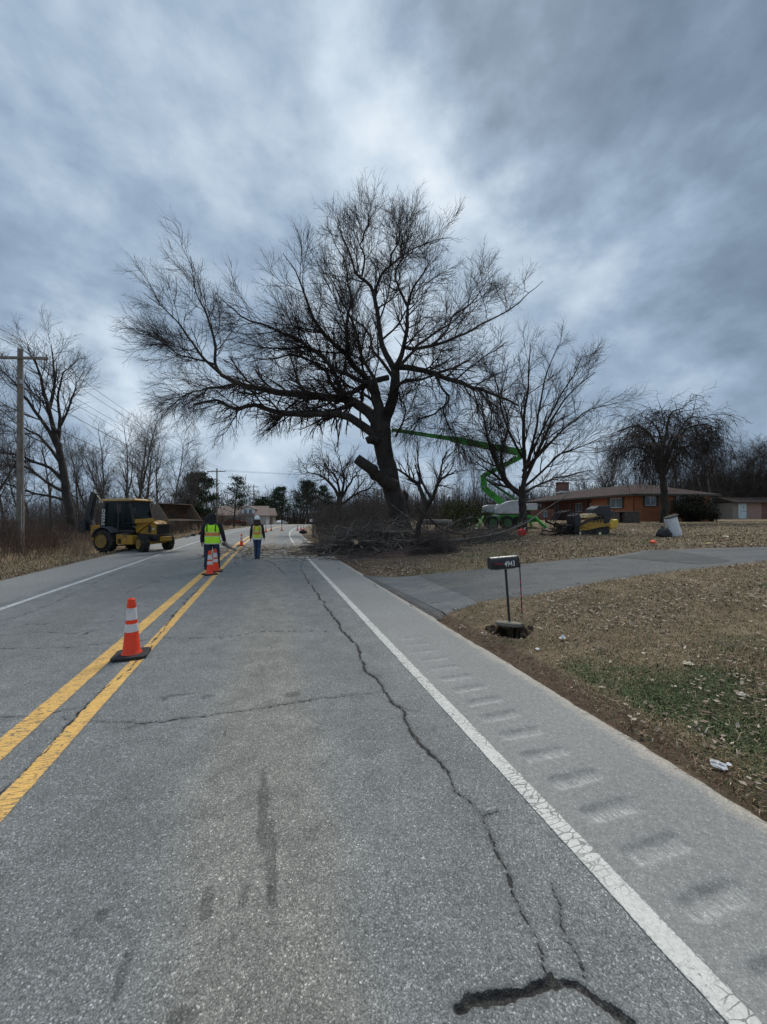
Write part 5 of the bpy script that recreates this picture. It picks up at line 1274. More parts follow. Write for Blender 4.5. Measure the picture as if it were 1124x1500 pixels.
# ---- utility poles and lines --------------------------------------------------
m_pole = bark_mat('weathered_pole_wood', (.12, .10, .082), (.25, .215, .18), 9, .4); m_ins = M_('porcelain_insulator', (.20, .19, .18), .3)
m_wire = M_('wire', (.035, .036, .038), .6, bump=0); m_metal = M_('galvanised_metal', (.30, .31, .32), .45, .8)
def pole(loc, h, label, arm_rz, arm=2.7, r=.15, armz=.55, two=False, detail=True):
    o = thing('utility_pole', label, 'utility pole', loc, arm_rz)
    MB().tube([(0, 0, -.3), (0, 0, h)], [r, r * .68], 14).build('shaft', m_pole, o, smooth=True)
    tops = []
    for k in range(2 if two else 1):
        zz_ = h - armz - k * 1.1; MB().box((0, -r - .05, zz_), (arm, .10, .13)).build('crossarm', m_pole, o, .01)
        for s in (-.95, -.45, .45, .95):
            p = (s * arm / 2, -r - .05, zz_)
            MB().lathe([(.02, .065), (.02, .12), (.045, .13), (.03, .16), (.045, .18), (.02, .22)], p, 8).build('insulator', m_ins, o, smooth=True); tops.append((p[0], p[1], zz_ + .2))
    if detail:
        for s in (-1, 1): MB().beam((s * .62, -r - .03, h - armz - .05), (0, -r * .9, h - armz - .75), .03, .008).build('brace', m_metal, o)
        MB().tube([(.13, -.1, .2), (.13, -.09, 3.0)], .022, 8).build('conduit', M_('grey_pvc', (.38, .37, .35), .6), o, smooth=True)
        MB().box((.18, -.15, h - 1.75), (.10, .10, .22)).build('bracket', m_metal, o)
    M = Matrix.Translation(loc) @ Matrix.Rotation(arm_rz, 4, 'Z'); return [M @ Vector(p) for p in tops], M @ Vector((0, 0, h))
x, y = XY(30, 20); p1 = on(x, y); T1_, top1 = pole(p1, 10.55 - p1[2] - .12, 'weathered wooden utility pole with one crossarm at the left edge of the frame', math.radians(3), 3.1, .17)
x, y = XY(318, 63); p2 = on(x, y); T2_, top2 = pole(p2, H + (HY - 686) / F * 63 - p2[2], 'utility pole with a crossarm in front of the vine covered evergreen', math.radians(-8), 3.2, .15)
x, y = XY(372, 99); p3 = on(x, y); T3_, top3 = pole(p3, H + (HY - 710) / F * 99 - p3[2], 'distant utility pole with two crossarms above the tan roofed house', math.radians(-14), 3.0, .16, .6, True, False)
x, y = XY(393, 138); p4 = on(x, y); T4_, top4 = pole(p4, H + (HY - 727) / F * 138 - p4[2], 'farthest thin utility pole at the edge of the distant woods', math.radians(-20), 3.0, .17, .6, False, False)
p0 = (-9.9, -24, 0); T0_, top0 = pole(p0, 10.6, 'utility pole behind the photographer', 0.0)
def wire(name, label, P_, sag, r=.012, group=None):
    pts = []
    for a, c_ in zip(P_[:-1], P_[1:]):
        a, c_ = Vector(a), Vector(c_); n = 16
        for i in range(n + (c_ == Vector(P_[-1]))):
            f = i / n; q = a.lerp(c_, f); q.z -= sag * 4 * f * (1 - f) * (a - c_).length / 45; pts.append(q)
    tag(MB().tube(pts, r, 5).build(name, m_wire, None), label, 'wire', group)
nm = ['outer left', 'inner left', 'inner right', 'outer right']
for k in range(4):
    wire('power_line', 'power line carried on the %s insulators of the roadside poles' % nm[k], [T0_[k], T1_[k], T2_[k], T3_[k], T4_[k]], .55, .013)
for z_, lb in ((-1.9, 'upper bare communication cable slung below the crossarms'), (-3.2, 'lower communication cable slung below the crossarms')):
    dz_ = Vector((0, 0, z_)); wire('cable', lb, [Vector(top0) + dz_, Vector(top1) + dz_, Vector(top2) + dz_, Vector(top3) + dz_, Vector(top4) + dz_], .9, .018)
for k, (a, c_, s_) in enumerate([(T2_[3], WP(1000, 690, 60), .7), (T2_[1], WP(1000, 684, 60), .8), (Vector(top3) - Vector((0, 0, 1.5)), WP(560, 722, 70), 1.6), (Vector(top3) - Vector((0, 0, 3.5)), WP(520, 742, 80), 2.2), (Vector(top2) - Vector((0, 0, 3.3)), WP(-60, 700, 50), .6)]):
    wire('service_wire', ['faint high wire crossing the road towards the house', 'faint wire just under the high one crossing the road', 'slack wire drooping over the far bend', 'lowest slack wire across the distant woods', 'white service drop running left from the second pole'][k], [a, c_], s_, .014)
# posts, far roadside things
def post(px, d, top, r, label, mat, cat='post'):
    x, y = XY(px, d); z = float(tz(x, y)); o = thing('wooden_post', label, cat, (x, y, z)); h = H - (top - HY) / F * d - z
    MB().tube([(0, 0, -.2), (0, 0, h)], [r, r * .95], 8).build('shaft', mat, o); MB().box((0, 0, h + .03), (r * 2.6, r * 2.6, .05)).build('cap', mat, o)
post(459, 31, 769, .10, 'short dark wooden post on the green verge right of the far cones', m_pole)
def truck(px, d, rz, label, col, L_=5.2, dz=0, pickup=True):
    x, y = XY(px, d); o = thing('parked_car', label, 'car', on(x, y, dz), rz); mb = M_('car_paint_' + col, {'white': (.75, .76, .77), 'red': (.18, .03, .025)}[col], .3, var=.03, bump=0, coat=.5)
    prof = [(-2.5, .45), (2.45, .45), (2.5, .95), (1.5, 1.08), (.95, 1.62), (-.75, 1.66), (-.95, 1.12), (-2.5, 1.08)] if pickup else [(-2.2, .4), (2.2, .4), (2.25, .8), (1.3, .95), (.6, 1.42), (-1.1, 1.44), (-1.9, 1.0), (-2.25, .95)]
    MB().prism(prof, 'y', -.88, .88).build('body', mb, o, .07); g_ = MB()
    for s in (-1, 1): MB().prism([(-.6, 1.14), (1.18, 1.14), (.82, 1.55), (-.6, 1.56)], 'y', s * .885 - .006, s * .885 + .006).build('side_window', m_glass, o)
    for sx_ in (-1.5, 1.5):
        for s in (-1, 1):
            w_ = MB().lathe([(.25, -.12), (.35, -.12), (.37, -.05), (.37, .05), (.35, .12), (.25, .12)], (sx_, s * .82, .37), 18, 'y').build('wheel', M_('tyre_rubber', (.022, .022, .023), .85), o, smooth=True)
            MB().lathe([(.05, -.01), (.24, -.01), (.24, .01), (.05, .01)], (sx_, s * .93, .37), 12, 'y').build('rim', m_metal, w_)
    for s in (-1, 1): MB().box((2.49, s * .62, .78), (.04, .3, .16)).build('headlight', M_('lamp_lens', (.6, .6, .58), .15), o)
truck(413, 116, math.radians(75), 'small white car coming over the far crest of the road', 'white', dz=.1, pickup=False)
truck(470, 92, math.radians(20), 'white pickup parked right of the far bend', 'white', dz=.15)
truck(346, 80, math.radians(10), 'dark red car parked in front of the tan roofed house', 'red', dz=0, pickup=False)
# ---- materials for small things -------------------------------------------------
m_org = M_('cone_orange', (.88, .050, .008), .45, var=.08, dirt=(.50, .07, .03), scale=12)
m_refl = M_('reflective_white', (.66, .62, .60), .4, var=.08, dirt=(.42, .38, .36), scale=14)
m_blk = M_('black_rubber', (.016, .016, .017), .75, var=.4, dirt=(.06, .055, .05), scale=12)
m_tyre = M_('tyre_tread', (.020, .019, .018), .9, var=.4, dirt=(.085, .07, .05), scale=8, bump=.4, bscale=30)
m_yelp = M_('machine_yellow', (.40, .22, .025), .5, var=.2, dirt=(.13, .085, .045), scale=3)
m_yel2 = M_('bright_machine_yellow', (.60, .40, .04), .45, var=.12, dirt=(.25, .17, .06), scale=5)
m_mblk = M_('machine_black', (.020, .020, .022), .5, var=.3, dirt=(.06, .05, .042), scale=4)
m_rust = M_('rusty_steel', (.055, .032, .02), .85, var=.35, dirt=(.20, .095, .04), scale=4, bump=.3)
m_worn = M_('worn_steel', (.22, .18, .14), .55, .4, var=.3, dirt=(.18, .09, .04), scale=5)
m_grn = M_('lift_green', (.05, .36, .035), .4, var=.15, dirt=(.04, .15, .035), scale=3)
m_grnd = M_('lift_dark_green', (.02, .11, .025), .5, var=.2)
m_tarp = M_('white_cover', (.60, .61, .63), .7, var=.06, dirt=(.42, .42, .42), scale=3, bump=.5, bscale=4)
m_lens = M_('lamp_lens', (.6, .6, .58), .15)
m_cabg = M_('cab_glass', (.012, .018, .020), .12, var=.3, bump=0, spec=.35)

t_ = NT(m_cabg.node_tree); b_ = t_.n['Principled BSDF']; o_ = [n for n in t_.n if n.type == 'OUTPUT_MATERIAL'][0]
tr_ = t_.node('ShaderNodeBsdfTransparent', {'Color': (.55, .68, .64, 1)}); mx_ = t_.node('ShaderNodeMixShader', {0: .48, 1: tr_.outputs[0], 2: b_.outputs[0]}); t_.l.new(mx_.outputs[0], o_.inputs[0])

# ---- traffic cones ---------------------------------------------------------------
def make_cone():
    o = thing('traffic_cone', 'x', 'cone')
    h = .70; R = lambda z: .098 - (.098 - .038) * z / h
    MB().prism([(.185, -.145), (.185, .145), (.145, .185), (-.145, .185), (-.185, .145), (-.185, -.145), (-.145, -.185), (.145, -.185)], 'z', .0, .035).build('base', m_blk, o, .008)
    MB().lathe([(.112, .034), (.104, .05), (R(.06), .075), (R(.30), .30), (R(.58), .58), (R(.60) + .004, .60), (R(.62) + .006, .625), (R(.65), .65), (.040, .69), (.030, .70), (.022, .70), (.020, .60)], (0, 0, 0), 28).build('cone_body', m_org, o, smooth=True)
    for a, b_ in ((.30, .395), (.445, .585)): MB().lathe([(R(a) + .0005, a - .001), (R(a) + .003, a), (R(b_) + .003, b_), (R(b_) + .0005, b_ + .001)], (0, 0, 0), 28).build('reflective_collar', m_refl, o, smooth=True)
    return o
cone0 = make_cone()
CN = [(193, 961, .35, 'nearest orange cone standing across the double yellow line', None, 0), (307.5, 842, .8, 'orange cone in front of the legs of the lime vested worker, nearer of two', None, 0),
      (316.5, 837.5, .2, 'orange cone just behind and right of another at the worker\'s feet', None, 0), (354, 800, .5, 'single cone on the centre line between the two workers', None, 0),
      (389.8, 779.6, .1, 'nearest of the three small far cones right of the helmeted worker', 'far cones along the bend', 0), (397.5, 777.8, .1, 'middle of the three small far cones right of the helmeted worker', 'far cones along the bend', 0),
      (413, 777.6, .7, 'far cone standing alone in the middle of the lane', 'far cones along the bend', 0), (436, 777.4, .4, 'far cone on the white edge line at the bend', 'far cones along the bend', 0),
      (441, 776.2, .4, 'farthest cone on the right shoulder at the bend', 'far cones along the bend', 0), (444.8, 778.6, .4, 'far cone with a dark base beside the green verge', 'far cones along the bend', 0)]
for i, (px, py, rz, lb, gp, _) in enumerate(CN):
    o = cone0 if i == 0 else copy_tree(cone0); x, y = G0(px, py); o.location = (x, y, float(zr(y)) + (.006 if y < 8 else .006)); o.rotation_euler = (0, 0, rz); o['label'] = lb
    if gp: o['group'] = gp
    elif 'group' in o: del o['group']
    if i == 2: o.rotation_euler = (.02, -.03, rz)
x, y = G0(444.3, 781.5); o = thing('sandbag', 'small black and red bag on the shoulder at the bend beside the far cones', 'bag', (x, y, float(zr(y)))); MB().lathe([(.1, 0), (.32, .04), (.36, .16), (.28, .30), (.08, .34)], (0, 0, 0), 12, sx=1.2).build('sack', m_blk, o, smooth=True); MB().box((0, 0, .40), (.35, .25, .10)).build('handle', m_org, o, .03)

# ---- mailbox ---------------------------------------------------------------------
mx, my = 1.97, 6.0; mz = float(tz(mx, my))
mb_ = thing('mailbox', 'black mailbox with white house number on a thin leaning post', 'mailbox', (mx, my, mz), math.radians(4))
MB().tube([(-.0, .0, -.02), (-.035, 0, .45), (-.068, 0, .885)], .019, 12).build('post', m_mblk, mb_, smooth=True)
Mb = Matrix.Translation((-.095, 0, .875)) @ Matrix.Rotation(math.radians(-4.5), 4, 'Y')
hw, hl = .085, .213
prof = [(-hw, 0), (-hw, .10)] + [(hw * math.cos(a), .10 + .085 * math.sin(a)) for a in [math.pi - k * math.pi / 12 for k in range(1, 12)]] + [(hw, .10), (hw, 0)]
bd = MB().prism(prof, 'x', -hl, hl).build('box', M_('glossy_black_paint', (.012, .012, .014), .32, var=.3, dirt=(.035, .032, .03), scale=8), mb_, .003); bd.matrix_local = Mb
prof2 = [(p[0] * 1.05, p[1] * 1.04 - .002) for p in prof]
dd_ = MB().prism(prof2, 'x', -hl - .012, -hl - .001).build('door', m_mblk, mb_, .002); dd_.matrix_local = Mb; MB().box((-hl - .022, 0, .165), (.02, .03, .02)).build('latch', m_mblk, dd_, .003)
bk_ = MB().prism(prof2, 'x', hl + .001, hl + .010).build('back_plate', m_mblk, mb_, .002); bk_.matrix_local = Mb
fl = MB().box((-.085, -hw - .008, .080), (.13, .004, .020)).box((-.150, -hw - .008, .088), (.03, .004, .04)).build('flag', M_('faded_red_paint', (.22, .025, .045), .6, var=.3, scale=20), mb_, .001); fl.matrix_local = Mb
MT = Mb @ Matrix.Translation((.068, -hw - .002, .068)) @ Matrix.Rotation(math.radians(90), 4, 'X') @ Matrix.Diagonal((.78, 1.15, 1, 1))
text_mesh('house_number', '4943', .098, M_('white_number_sticker', (.80, .82, .80), .5, var=.03, bump=0), mb_, MT, .0012)
MB().box((0, 0, -.008), (.30, .10, .014)).build('mounting_board', m_pole, mb_).matrix_local = Mb
# striped stake behind it
sx_, sy_ = XY(765, 6.35); stk = thing('marker_stake', 'thin stake wrapped in red and black tape standing right behind the mailbox', 'stake', on(sx_, sy_))
for k in range(14):
    z0_ = .02 + k * .055; MB().tube([(-.0028 * k, 0, z0_), (-.0028 * (k + 1), 0, z0_ + .0548)], .0095, 8).build('tape_band', (m_mblk, M_('red_tape', (.35, .02, .04), .5, var=.2))[k % 2 if k < 11 else 0], stk, smooth=True)
MB().tube([(-.039, 0, .79), (-.043, 0, .86)], .013, 8).build('tip', m_mblk, stk, smooth=True)
# slab over the washed out hole
slb = thing('concrete_slab', 'small tilted concrete slab over a dark washed out hole under the mailbox', 'slab', (PIT[0] + .06, PIT[1] + .24, mz + .03), math.radians(-4))
g = np.random.default_rng(2); m = MB(); rim = [(.205 * math.cos(a) * (1 + .08 * g.normal()), .15 * math.sin(a) * (1 + .10 * g.normal())) for a in np.linspace(0, 6.283, 15)[:-1]]
m.prism(rim, 'z', -.03, .025); s_ = m.build('slab', M_('mossy_concrete', (.20, .18, .14), .9, var=.3, scale=12, dirt=(.09, .085, .05), bump=.5), slb, .01); s_.rotation_euler = (math.radians(-6), math.radians(3), 0)
g = np.random.default_rng(8)
for k in range(5):
    o = thing('soil_clod', ['clump of dark soil on the left rim of the hole', 'root matted clod at the left end of the slab', 'small dirt clod at the right rim of the hole', 'flat dirt clod in front of the hole', 'crumbly clod left of the mailbox post'][k], 'clod', on(PIT[0] + [-.27, -.30, .30, .1, -.2][k], PIT[1] + [.0, .12, .02, -.24, .2][k], .01))
    mm = MB().lathe([(.01, -.02), (.04, 0), (.042, .018), (.025, .035), (.005, .038)], (0, 0, 0), 9); mm.v = [tuple(np.array(v) * (1 + .18 * g.normal())) for v in mm.v]; mm.build('clod', bark_mat('dark_soil_%d' % k, (.03, .02, .015), (.10, .07, .05), 20) if k == 0 else bpy.data.materials['dark_soil_0'], o, smooth=True)
# litter on the verge: crumpled paper
def scrap(px, py, s, label, col=(.78, .79, .80), name='paper_scrap', fl=.5):
    p = G(px, py); o = thing(name, label, 'litter', (p[0], p[1], float(tz(p[0], p[1])) + .008)); g = np.random.default_rng(int(px * 7 + py))
    mm = MB().lathe([(.15, 0), (.8, .05), (1.0, .4 * fl), (.75, .9 * fl), (.1, 1.1 * fl)], (0, 0, 0), 7); mm.v = [tuple(np.array(v) * s * (1 + .25 * g.normal(0, 1, 3))) for v in mm.v]
    mm.build('crumple', M_('litter_%s' % ('%02d%02d' % (int(col[0] * 99), int(col[2] * 99))), col, .7, var=.05), o)
scrap(824, 937, .035, 'crumpled white paper cup on the leaves right of the slab', name='paper_cup', fl=1.3); scrap(788, 952, .028, 'crumpled off white paper scrap below the slab', (.60, .60, .57)); scrap(1054, 1124, .05, 'flat grey foil scrap at the edge of the pine straw', (.42, .43, .44), fl=.25)
scrap(1068, 1122, .018, 'tiny white scrap right of the grey foil'); scrap(632, 839, .03, 'small white scrap at the near edge of the reddish soil'); scrap(1063, 787, .10, 'pale yellow crumpled wrapper on the yard near the right edge', (.75, .70, .45)); scrap(1038, 797, .10, 'yellowish chip of plastic by the driveway', (.62, .50, .22), fl=.3)
scrap(927, 777, .07, 'white paper lying on the yard right of the yellow machine'); scrap(956, 796, .12, 'bright orange plastic marker crumpled on the lawn above the driveway', (.85, .13, .04), 'plastic_marker', .8)
scrap(1008, 974, .05, 'curled pale brown leaf clump on the lawn', (.50, .42, .30), 'leaf_clump', .5); scrap(1088, 1020, .045, 'curled white brown leaf near the right edge', (.55, .48, .38), 'leaf_clump', .4)

# ---- white ribbed drum ------------------------------------------------------------
dx_, dy_ = XY(990, 15.6); dr = thing('ribbed_drum', 'white ribbed plastic drum leaning on the lawn with a dark lid', 'drum', on(dx_, dy_)); dr.rotation_euler = (math.radians(4), math.radians(-19), 0)
prof_ = [(.02, 0)]
for k in range(13): z_ = k * .062; prof_ += [(.228, z_ + .004), (.262, z_ + .014), (.262, z_ + .040), (.228, z_ + .050)]
prof_ += [(.24, .81), (.02, .81)]; MB().lathe(prof_, (0, 0, 0), 26, sx=1.0, sy=.55).build('drum_body', M_('white_plastic', (.66, .67, .68), .5, var=.05, dirt=(.42, .42, .41), scale=5), dr, smooth=True)
MB().lathe([(.02, .812), (.28, .815), (.30, .84), (.27, .86), (.05, .87)], (.04, 0, 0), 20, sy=.6).build('lid', M_('dark_green_lid', (.035, .042, .035), .8, dirt=(.06, .06, .05), spec=.2), dr, smooth=True)
bx_, by_ = XY(973, 15.3); o = thing('black_bag', 'black plastic bag slumped against the white drum', 'bag', on(bx_, by_)); mm = MB().lathe([(.10, 0), (.26, .03), (.27, .14), (.20, .28), (.10, .37), (.03, .40)], (0, 0, 0), 14); g = np.random.default_rng(5); mm.v = [tuple(np.array(v) * (1 + .09 * g.normal(0, 1, 3))) for v in mm.v]; mm.build('sack', m_blk, o, smooth=True)
# red fuel can
rx_, ry_ = XY(765, 20); o = thing('fuel_can', 'bright red fuel can on the ground beside the second bare tree', 'fuel can', on(rx_, ry_), .4)
MB().prism([(-.2, 0), (.2, 0), (.2, .24), (.12, .32), (-.12, .32), (-.2, .24)], 'y', -.12, .12).build('can_body', M_('red_plastic', (.70, .03, .02), .4, var=.08), o, .02)
MB().tube([(-.1, 0, .31), (-.07, 0, .38), (.05, 0, .38), (.08, 0, .31)], .018, 8).build('handle', m_org, o, smooth=True); MB().tube([(.14, 0, .30), (.22, 0, .42)], [.03, .018], 8).build('spout', M_('white_plastic', (.66, .67, .68), .5), o, smooth=True)

# ---- wheel helper ------------------------------------------------------------------
def wheel(o, c, r, w_, rim, name='wheel', yaw=0.0, lugs=18, side=-1, rr=.58):
    """axle along local y"""
    wl = MB().lathe([(r * rr, -w_ / 2 + .02), (r * .80, -w_ / 2), (r * .95, -w_ * .45), (r * .985, -w_ * .3), (r * .985, w_ * .3), (r * .95, w_ * .45), (r * .80, w_ / 2), (r * rr, w_ / 2 - .02)], (0, 0, 0), 28, 'y')
    for k in range(lugs):
        a = 2 * math.pi * k / lugs
        for s in (-1, 1):
            b_ = a + (0 if s < 0 else math.pi / lugs); wl.box((math.cos(b_) * r * .985, s * w_ * .24, math.sin(b_) * r * .985), (r * .10, w_ * .46, r * .09), (s * .0, -b_, 0))
    wo = wl.build(name, m_tyre, o, smooth=True); wo.location = c; wo.rotation_euler = (0, 0, yaw)
    rm = MB().lathe([(.02, side * w_ * .18), (r * .16, side * w_ * .20), (r * .20, side * w_ * .12), (r * .44, side * w_ * .10), (r * .52, side * w_ * .34), (r * rr + .01, side * w_ * .42), (r * rr + .012, side * w_ * .36)], (0, 0, 0), 24, 'y').build('rim', rim, wo, smooth=True); rm.location = (0, side * w_ * .27, 0)
    hb = MB().lathe([(.01, side * w_ * .20), (r * .12, side * w_ * .20), (r * .11, side * w_ * .34), (.01, side * w_ * .36)], (0, 0, 0), 12, 'y')
    hb.build('hub', rim, wo, smooth=True).location = (0, side * w_ * .27, 0)
    return wo
# ---- backhoe loader -------------------------------------------------------------------
m_rim = M_('muddy_yellow_rim', (.24, .15, .04), .8, var=.3, dirt=(.10, .075, .05), scale=7)
bx0, by0 = -12.5, 19.56
BH = thing('backhoe_loader', 'yellow backhoe loader with a raised rusty bucket at the left road edge', 'backhoe', (bx0, by0, -.02), math.radians(-12))
BH.rotation_euler = (0, math.radians(-.5), math.radians(-12)); BH.location = (bx0, by0, -.03)
for s in (-1, 1): wheel(BH, (-1.05, s * .82, .555), .56, .42, m_rim, lugs=20, side=s); wheel(BH, (1.08, s * .80, .42), .42, .32, m_rim, yaw=math.radians(-24), lugs=18, side=s, rr=.56)
MB().prism([(-1.5, .55), (1.55, .50), (1.6, .85), (.35, .95), (-.2, 1.0), (-1.5, 1.05)], 'y', -.42, .42).build('chassis', m_mblk, BH, .03)
MB().prism([(.30, .92), (1.50, .82), (1.50, 1.38), (1.25, 1.50), (.30, 1.62)], 'y', -.44, .44).build('hood', m_yelp, BH, .04)
for s in (-1, 1):
    MB().prism([(1.05, .95), (1.22, .93), (1.22, 1.28), (1.05, 1.32)], 'y', s * .442, s * .455).build('side_vent', m_mblk, BH)
    MB().box((1.36, s * .45, 1.12), (.09, .02, .10)).build('marker_light', m_lens, BH)
gr = MB().box((1.53, 0, 1.02), (.06, .80, .66)); gr.build('grille', m_mblk, BH, .02)
for k in range(6): MB().box((1.57, 0, .78 + k * .095), (.02, .70, .03)).build('grille_slat', m_mblk, BH)
MB().box((1.66, 0, .62), (.22, .60, .24)).build('front_weight', m_yelp, BH, .03); MB().box((1.08, 0, .45), (.16, 1.3, .16)).build('front_axle', m_yelp, BH, .02); MB().box((-1.05, 0, .56), (.22, 1.4, .22)).build('rear_axle', m_mblk, BH, .02)
for s in (-1, 1):
    MB().prism([(-.42, .38), (.55, .38), (.55, .80), (-.10, .86), (-.42, .86)], 'y', s * .50, s * .86).build('side_tank', m_yelp, BH, .02)
    MB().box((-.05, s * .68, .885), (.62, .34, .03)).build('step', m_worn, BH); MB().prism([(-.30, .43), (-.12, .43), (-.12, .66), (-.30, .66)], 'y', s * .862, s * .87).build('step_recess', m_mblk, BH)
    arc = [(-1.05 + .70 * math.cos(a), .56 + .70 * math.sin(a)) for a in [math.radians(x_) for x_ in range(35, 166, 13)]]; arc2 = [(-1.05 + .64 * math.cos(a), .56 + .64 * math.sin(a)) for a in [math.radians(x_) for x_ in range(165, 34, -13)]]
    MB().prism(arc + arc2, 'y', s * .50, s * 1.04).build('fender', M_('grey_fender', (.060, .065, .072), .5, dirt=(.13, .12, .11)), BH, .01)
# cab
cab = MB()
posts = [(-1.45, .60), (.28, .60), (-.62, .62)]
for s in (-1, 1):
    cab.beam((-1.42, s * .62, 1.0), (-1.30, s * .58, 2.50), .16, .10); cab.beam((.38, s * .60, 1.35), (.12, s * .56, 2.50), .08, .08); cab.beam((-.55, s * .63, .95), (-.52, s * .58, 2.50), .07, .07)
    cab.box((-.45, s * .62, 1.02), (1.70, .05, .12)); cab.box((-.60, s * .60, 2.47), (1.60, .06, .08))
cab.box((-.6, 0, .98), (1.8, 1.22, .10)).box((.34, 0, 1.42), (.08, 1.2, .12)).box((.12, 0, 2.47), (.07, 1.18, .08)).box((-1.32, 0, 2.47), (.07, 1.18, .08)).box((-1.40, 0, 1.15), (.07, 1.18, .35))
cab.build('cab_frame', m_mblk, BH, .01)
for s in (-1, 1):
    for (a, b_) in (((-1.30, 1.05), (-.60, 1.05)), ((-.50, 1.05), (.34, 1.05))):
        top_a, top_b = (a[0] + .08, 2.44), (b_[0] - (.06 if b_[0] < 0 else .22), 2.44)
        MB().add([(a[0], s * .622, 1.08), (b_[0], s * .622, 1.08), (top_b[0], s * .575, 2.44), (top_a[0], s * .575, 2.44), (a[0], s * .612, 1.08), (b_[0], s * .612, 1.08), (top_b[0], s * .565, 2.44), (top_a[0], s * .565, 2.44)], [(0, 1, 2, 3), (7, 6, 5, 4), (0, 4, 5, 1), (1, 5, 6, 2), (2, 6, 7, 3), (3, 7, 4, 0)]).build('side_window', m_cabg, BH)
    MB().tube([(.42, s * .62, 1.55), (.55, s * .74, 1.9)], .015, 6).build('mirror_arm', m_mblk, BH); MB().box((.55, s * .76, 2.0), (.04, .16, .26)).build('mirror', m_mblk, BH, .01)
MB().add([(.36, -.56, 1.48), (.36, .56, 1.48), (.15, .53, 2.44), (.15, -.53, 2.44), (.35, -.56, 1.48), (.35, .56, 1.48), (.14, .53, 2.44), (.14, -.53, 2.44)], [(0, 1, 2, 3), (7, 6, 5, 4), (0, 4, 5, 1), (1, 5, 6, 2), (2, 6, 7, 3), (3, 7, 4, 0)]).build('windscreen', m_cabg, BH)
MB().prism([(-1.50, 2.52), (.30, 2.52), (.34, 2.57), (.22, 2.63), (-1.42, 2.63)], 'y', -.68, .68).build('cab_roof', M_('faded_yellow_roof', (.52, .34, .12), .6, dirt=(.45, .38, .25)), BH, .02)
for s in (-1, 1): MB().lathe([(.03, 0), (.07, .0), (.08, .05), (.06, .10), (.02, .11)], (.28, s * .50, 2.63), 10).build('work_light', M_('white_plastic', (.66, .67, .68), .5), BH, smooth=True)
MB().tube([(.85, .3, 1.5), (.85, .3, 1.95), (.95, .3, 2.05)], .035, 10).build('exhaust_pipe', m_mblk, BH, smooth=True)
MB().box((-.95, 0, 1.35), (.5, .5, .14)).box((-1.15, 0, 1.65), (.12, .48, .6)).build('seat', m_mblk, BH, .04); MB().tube([(.0, 0, 1.05), (-.15, 0, 1.55)], .03, 8).build('steering_column', m_mblk, BH)
m_let = M_('white_lettering', (.72, .73, .70), .5, var=.03, bump=0)
MTx = Matrix.Translation((-1.36, -.69, 1.72)) @ Matrix.Rotation(math.radians(90), 4, 'X') @ Matrix.Rotation(math.radians(-94), 4, 'Z') @ Matrix.Diagonal((1, .95, 1, 1))
text_mesh('brand_lettering', 'DEERE', .27, m_let, BH, MTx, .004)
# loader arms and bucket
for s in (-1, 1):
    MB().beam((.40, s * .54, 1.50), (1.35, s * .54, 1.55), .10, .20).beam((1.35, s * .54, 1.55), (2.0, s * .54, 1.72), .10, .20, .10, .15).build('loader_arm', m_yelp, BH, .01)
    MB().tube([(.45, s * .50, .98), (1.20, s * .50, 1.46)], .045, 10).build('lift_cylinder', m_yelp, BH, smooth=True); MB().tube([(1.20, s * .50, 1.46), (1.32, s * .50, 1.54)], .025, 8).build('cylinder_rod', m_worn, BH, smooth=True)
    MB().beam((1.3, s * .42, 1.72), (2.0, s * .42, 2.0), .06, .09).build('bucket_link', m_mblk, BH)
bp = [(2.42, 1.62), (2.34, 1.80), (2.38, 2.08), (2.52, 2.26), (2.62, 2.32)]      # back curve of the bucket
fl_ = [(3.22, 1.50), (2.48, 1.52)]
outer = [(2.62, 2.34), (2.50, 2.27), (2.35, 2.08), (2.31, 1.80), (2.40, 1.56), (3.24, 1.48)]; inner = [(3.24, 1.515), (2.45, 1.60), (2.365, 1.80), (2.40, 2.06), (2.53, 2.235), (2.64, 2.31)]
bk = MB().prism(outer + inner, 'y', -1.12, 1.12).build('bucket', m_rust, BH, .006); bk.location = (-.40, 0, .02)
for s in (-1, 1): MB().prism([(2.62, 2.34), (2.50, 2.27), (2.35, 2.08), (2.31, 1.80), (2.40, 1.56), (3.24, 1.48), (3.0, 1.85)], 'y', s * 1.12, s * 1.15).build('side_plate', M_('rust_brown_plate', (.13, .095, .07), .8, var=.3, dirt=(.2, .1, .045), scale=5), bk, .004)
MB().box((3.24, 0, 1.497), (.14, 2.30, .03)).build('cutting_edge', m_worn, bk)
for k in range(2): MB().box((2.30, (-.54, .54)[k], 1.85), (.10, .14, .30)).build('bucket_bracket', m_mblk, bk)
# rear hoe
MB().prism([(-1.5, .45), (-1.9, .50), (-1.95, 1.15), (-1.5, 1.20)], 'y', -.45, .45).build('hoe_frame', m_yelp, BH, .02)
for s in (-1, 1):
    MB().beam((-1.66, s * .62, .30), (-1.70, s * .78, 1.15), .14, .14).build('stabiliser', m_mblk, BH, .01); MB().box((-1.66, s * .66, .22), (.30, .26, .06)).build('stabiliser_foot', m_mblk, BH, .01)
n_h0 = len(_ch[BH.name])
MB().beam((-1.95, 0, .55), (-1.98, 0, 1.30), .30, .26).build('swing_post', m_yelp, BH, .02)
MB().beam((-2.05, 0, .95), (-2.35, 0, 1.8), .20, .26, .20, .30).beam((-2.35, 0, 1.8), (-1.98, 0, 2.92), .20, .30, .18, .22).build('hoe_boom', m_mblk, BH, .02)
MB().beam((-1.98, 0, 2.98), (-2.50, 0, 1.55), .18, .34, .16, .20).build('dipper_arm', m_mblk, BH, .02)
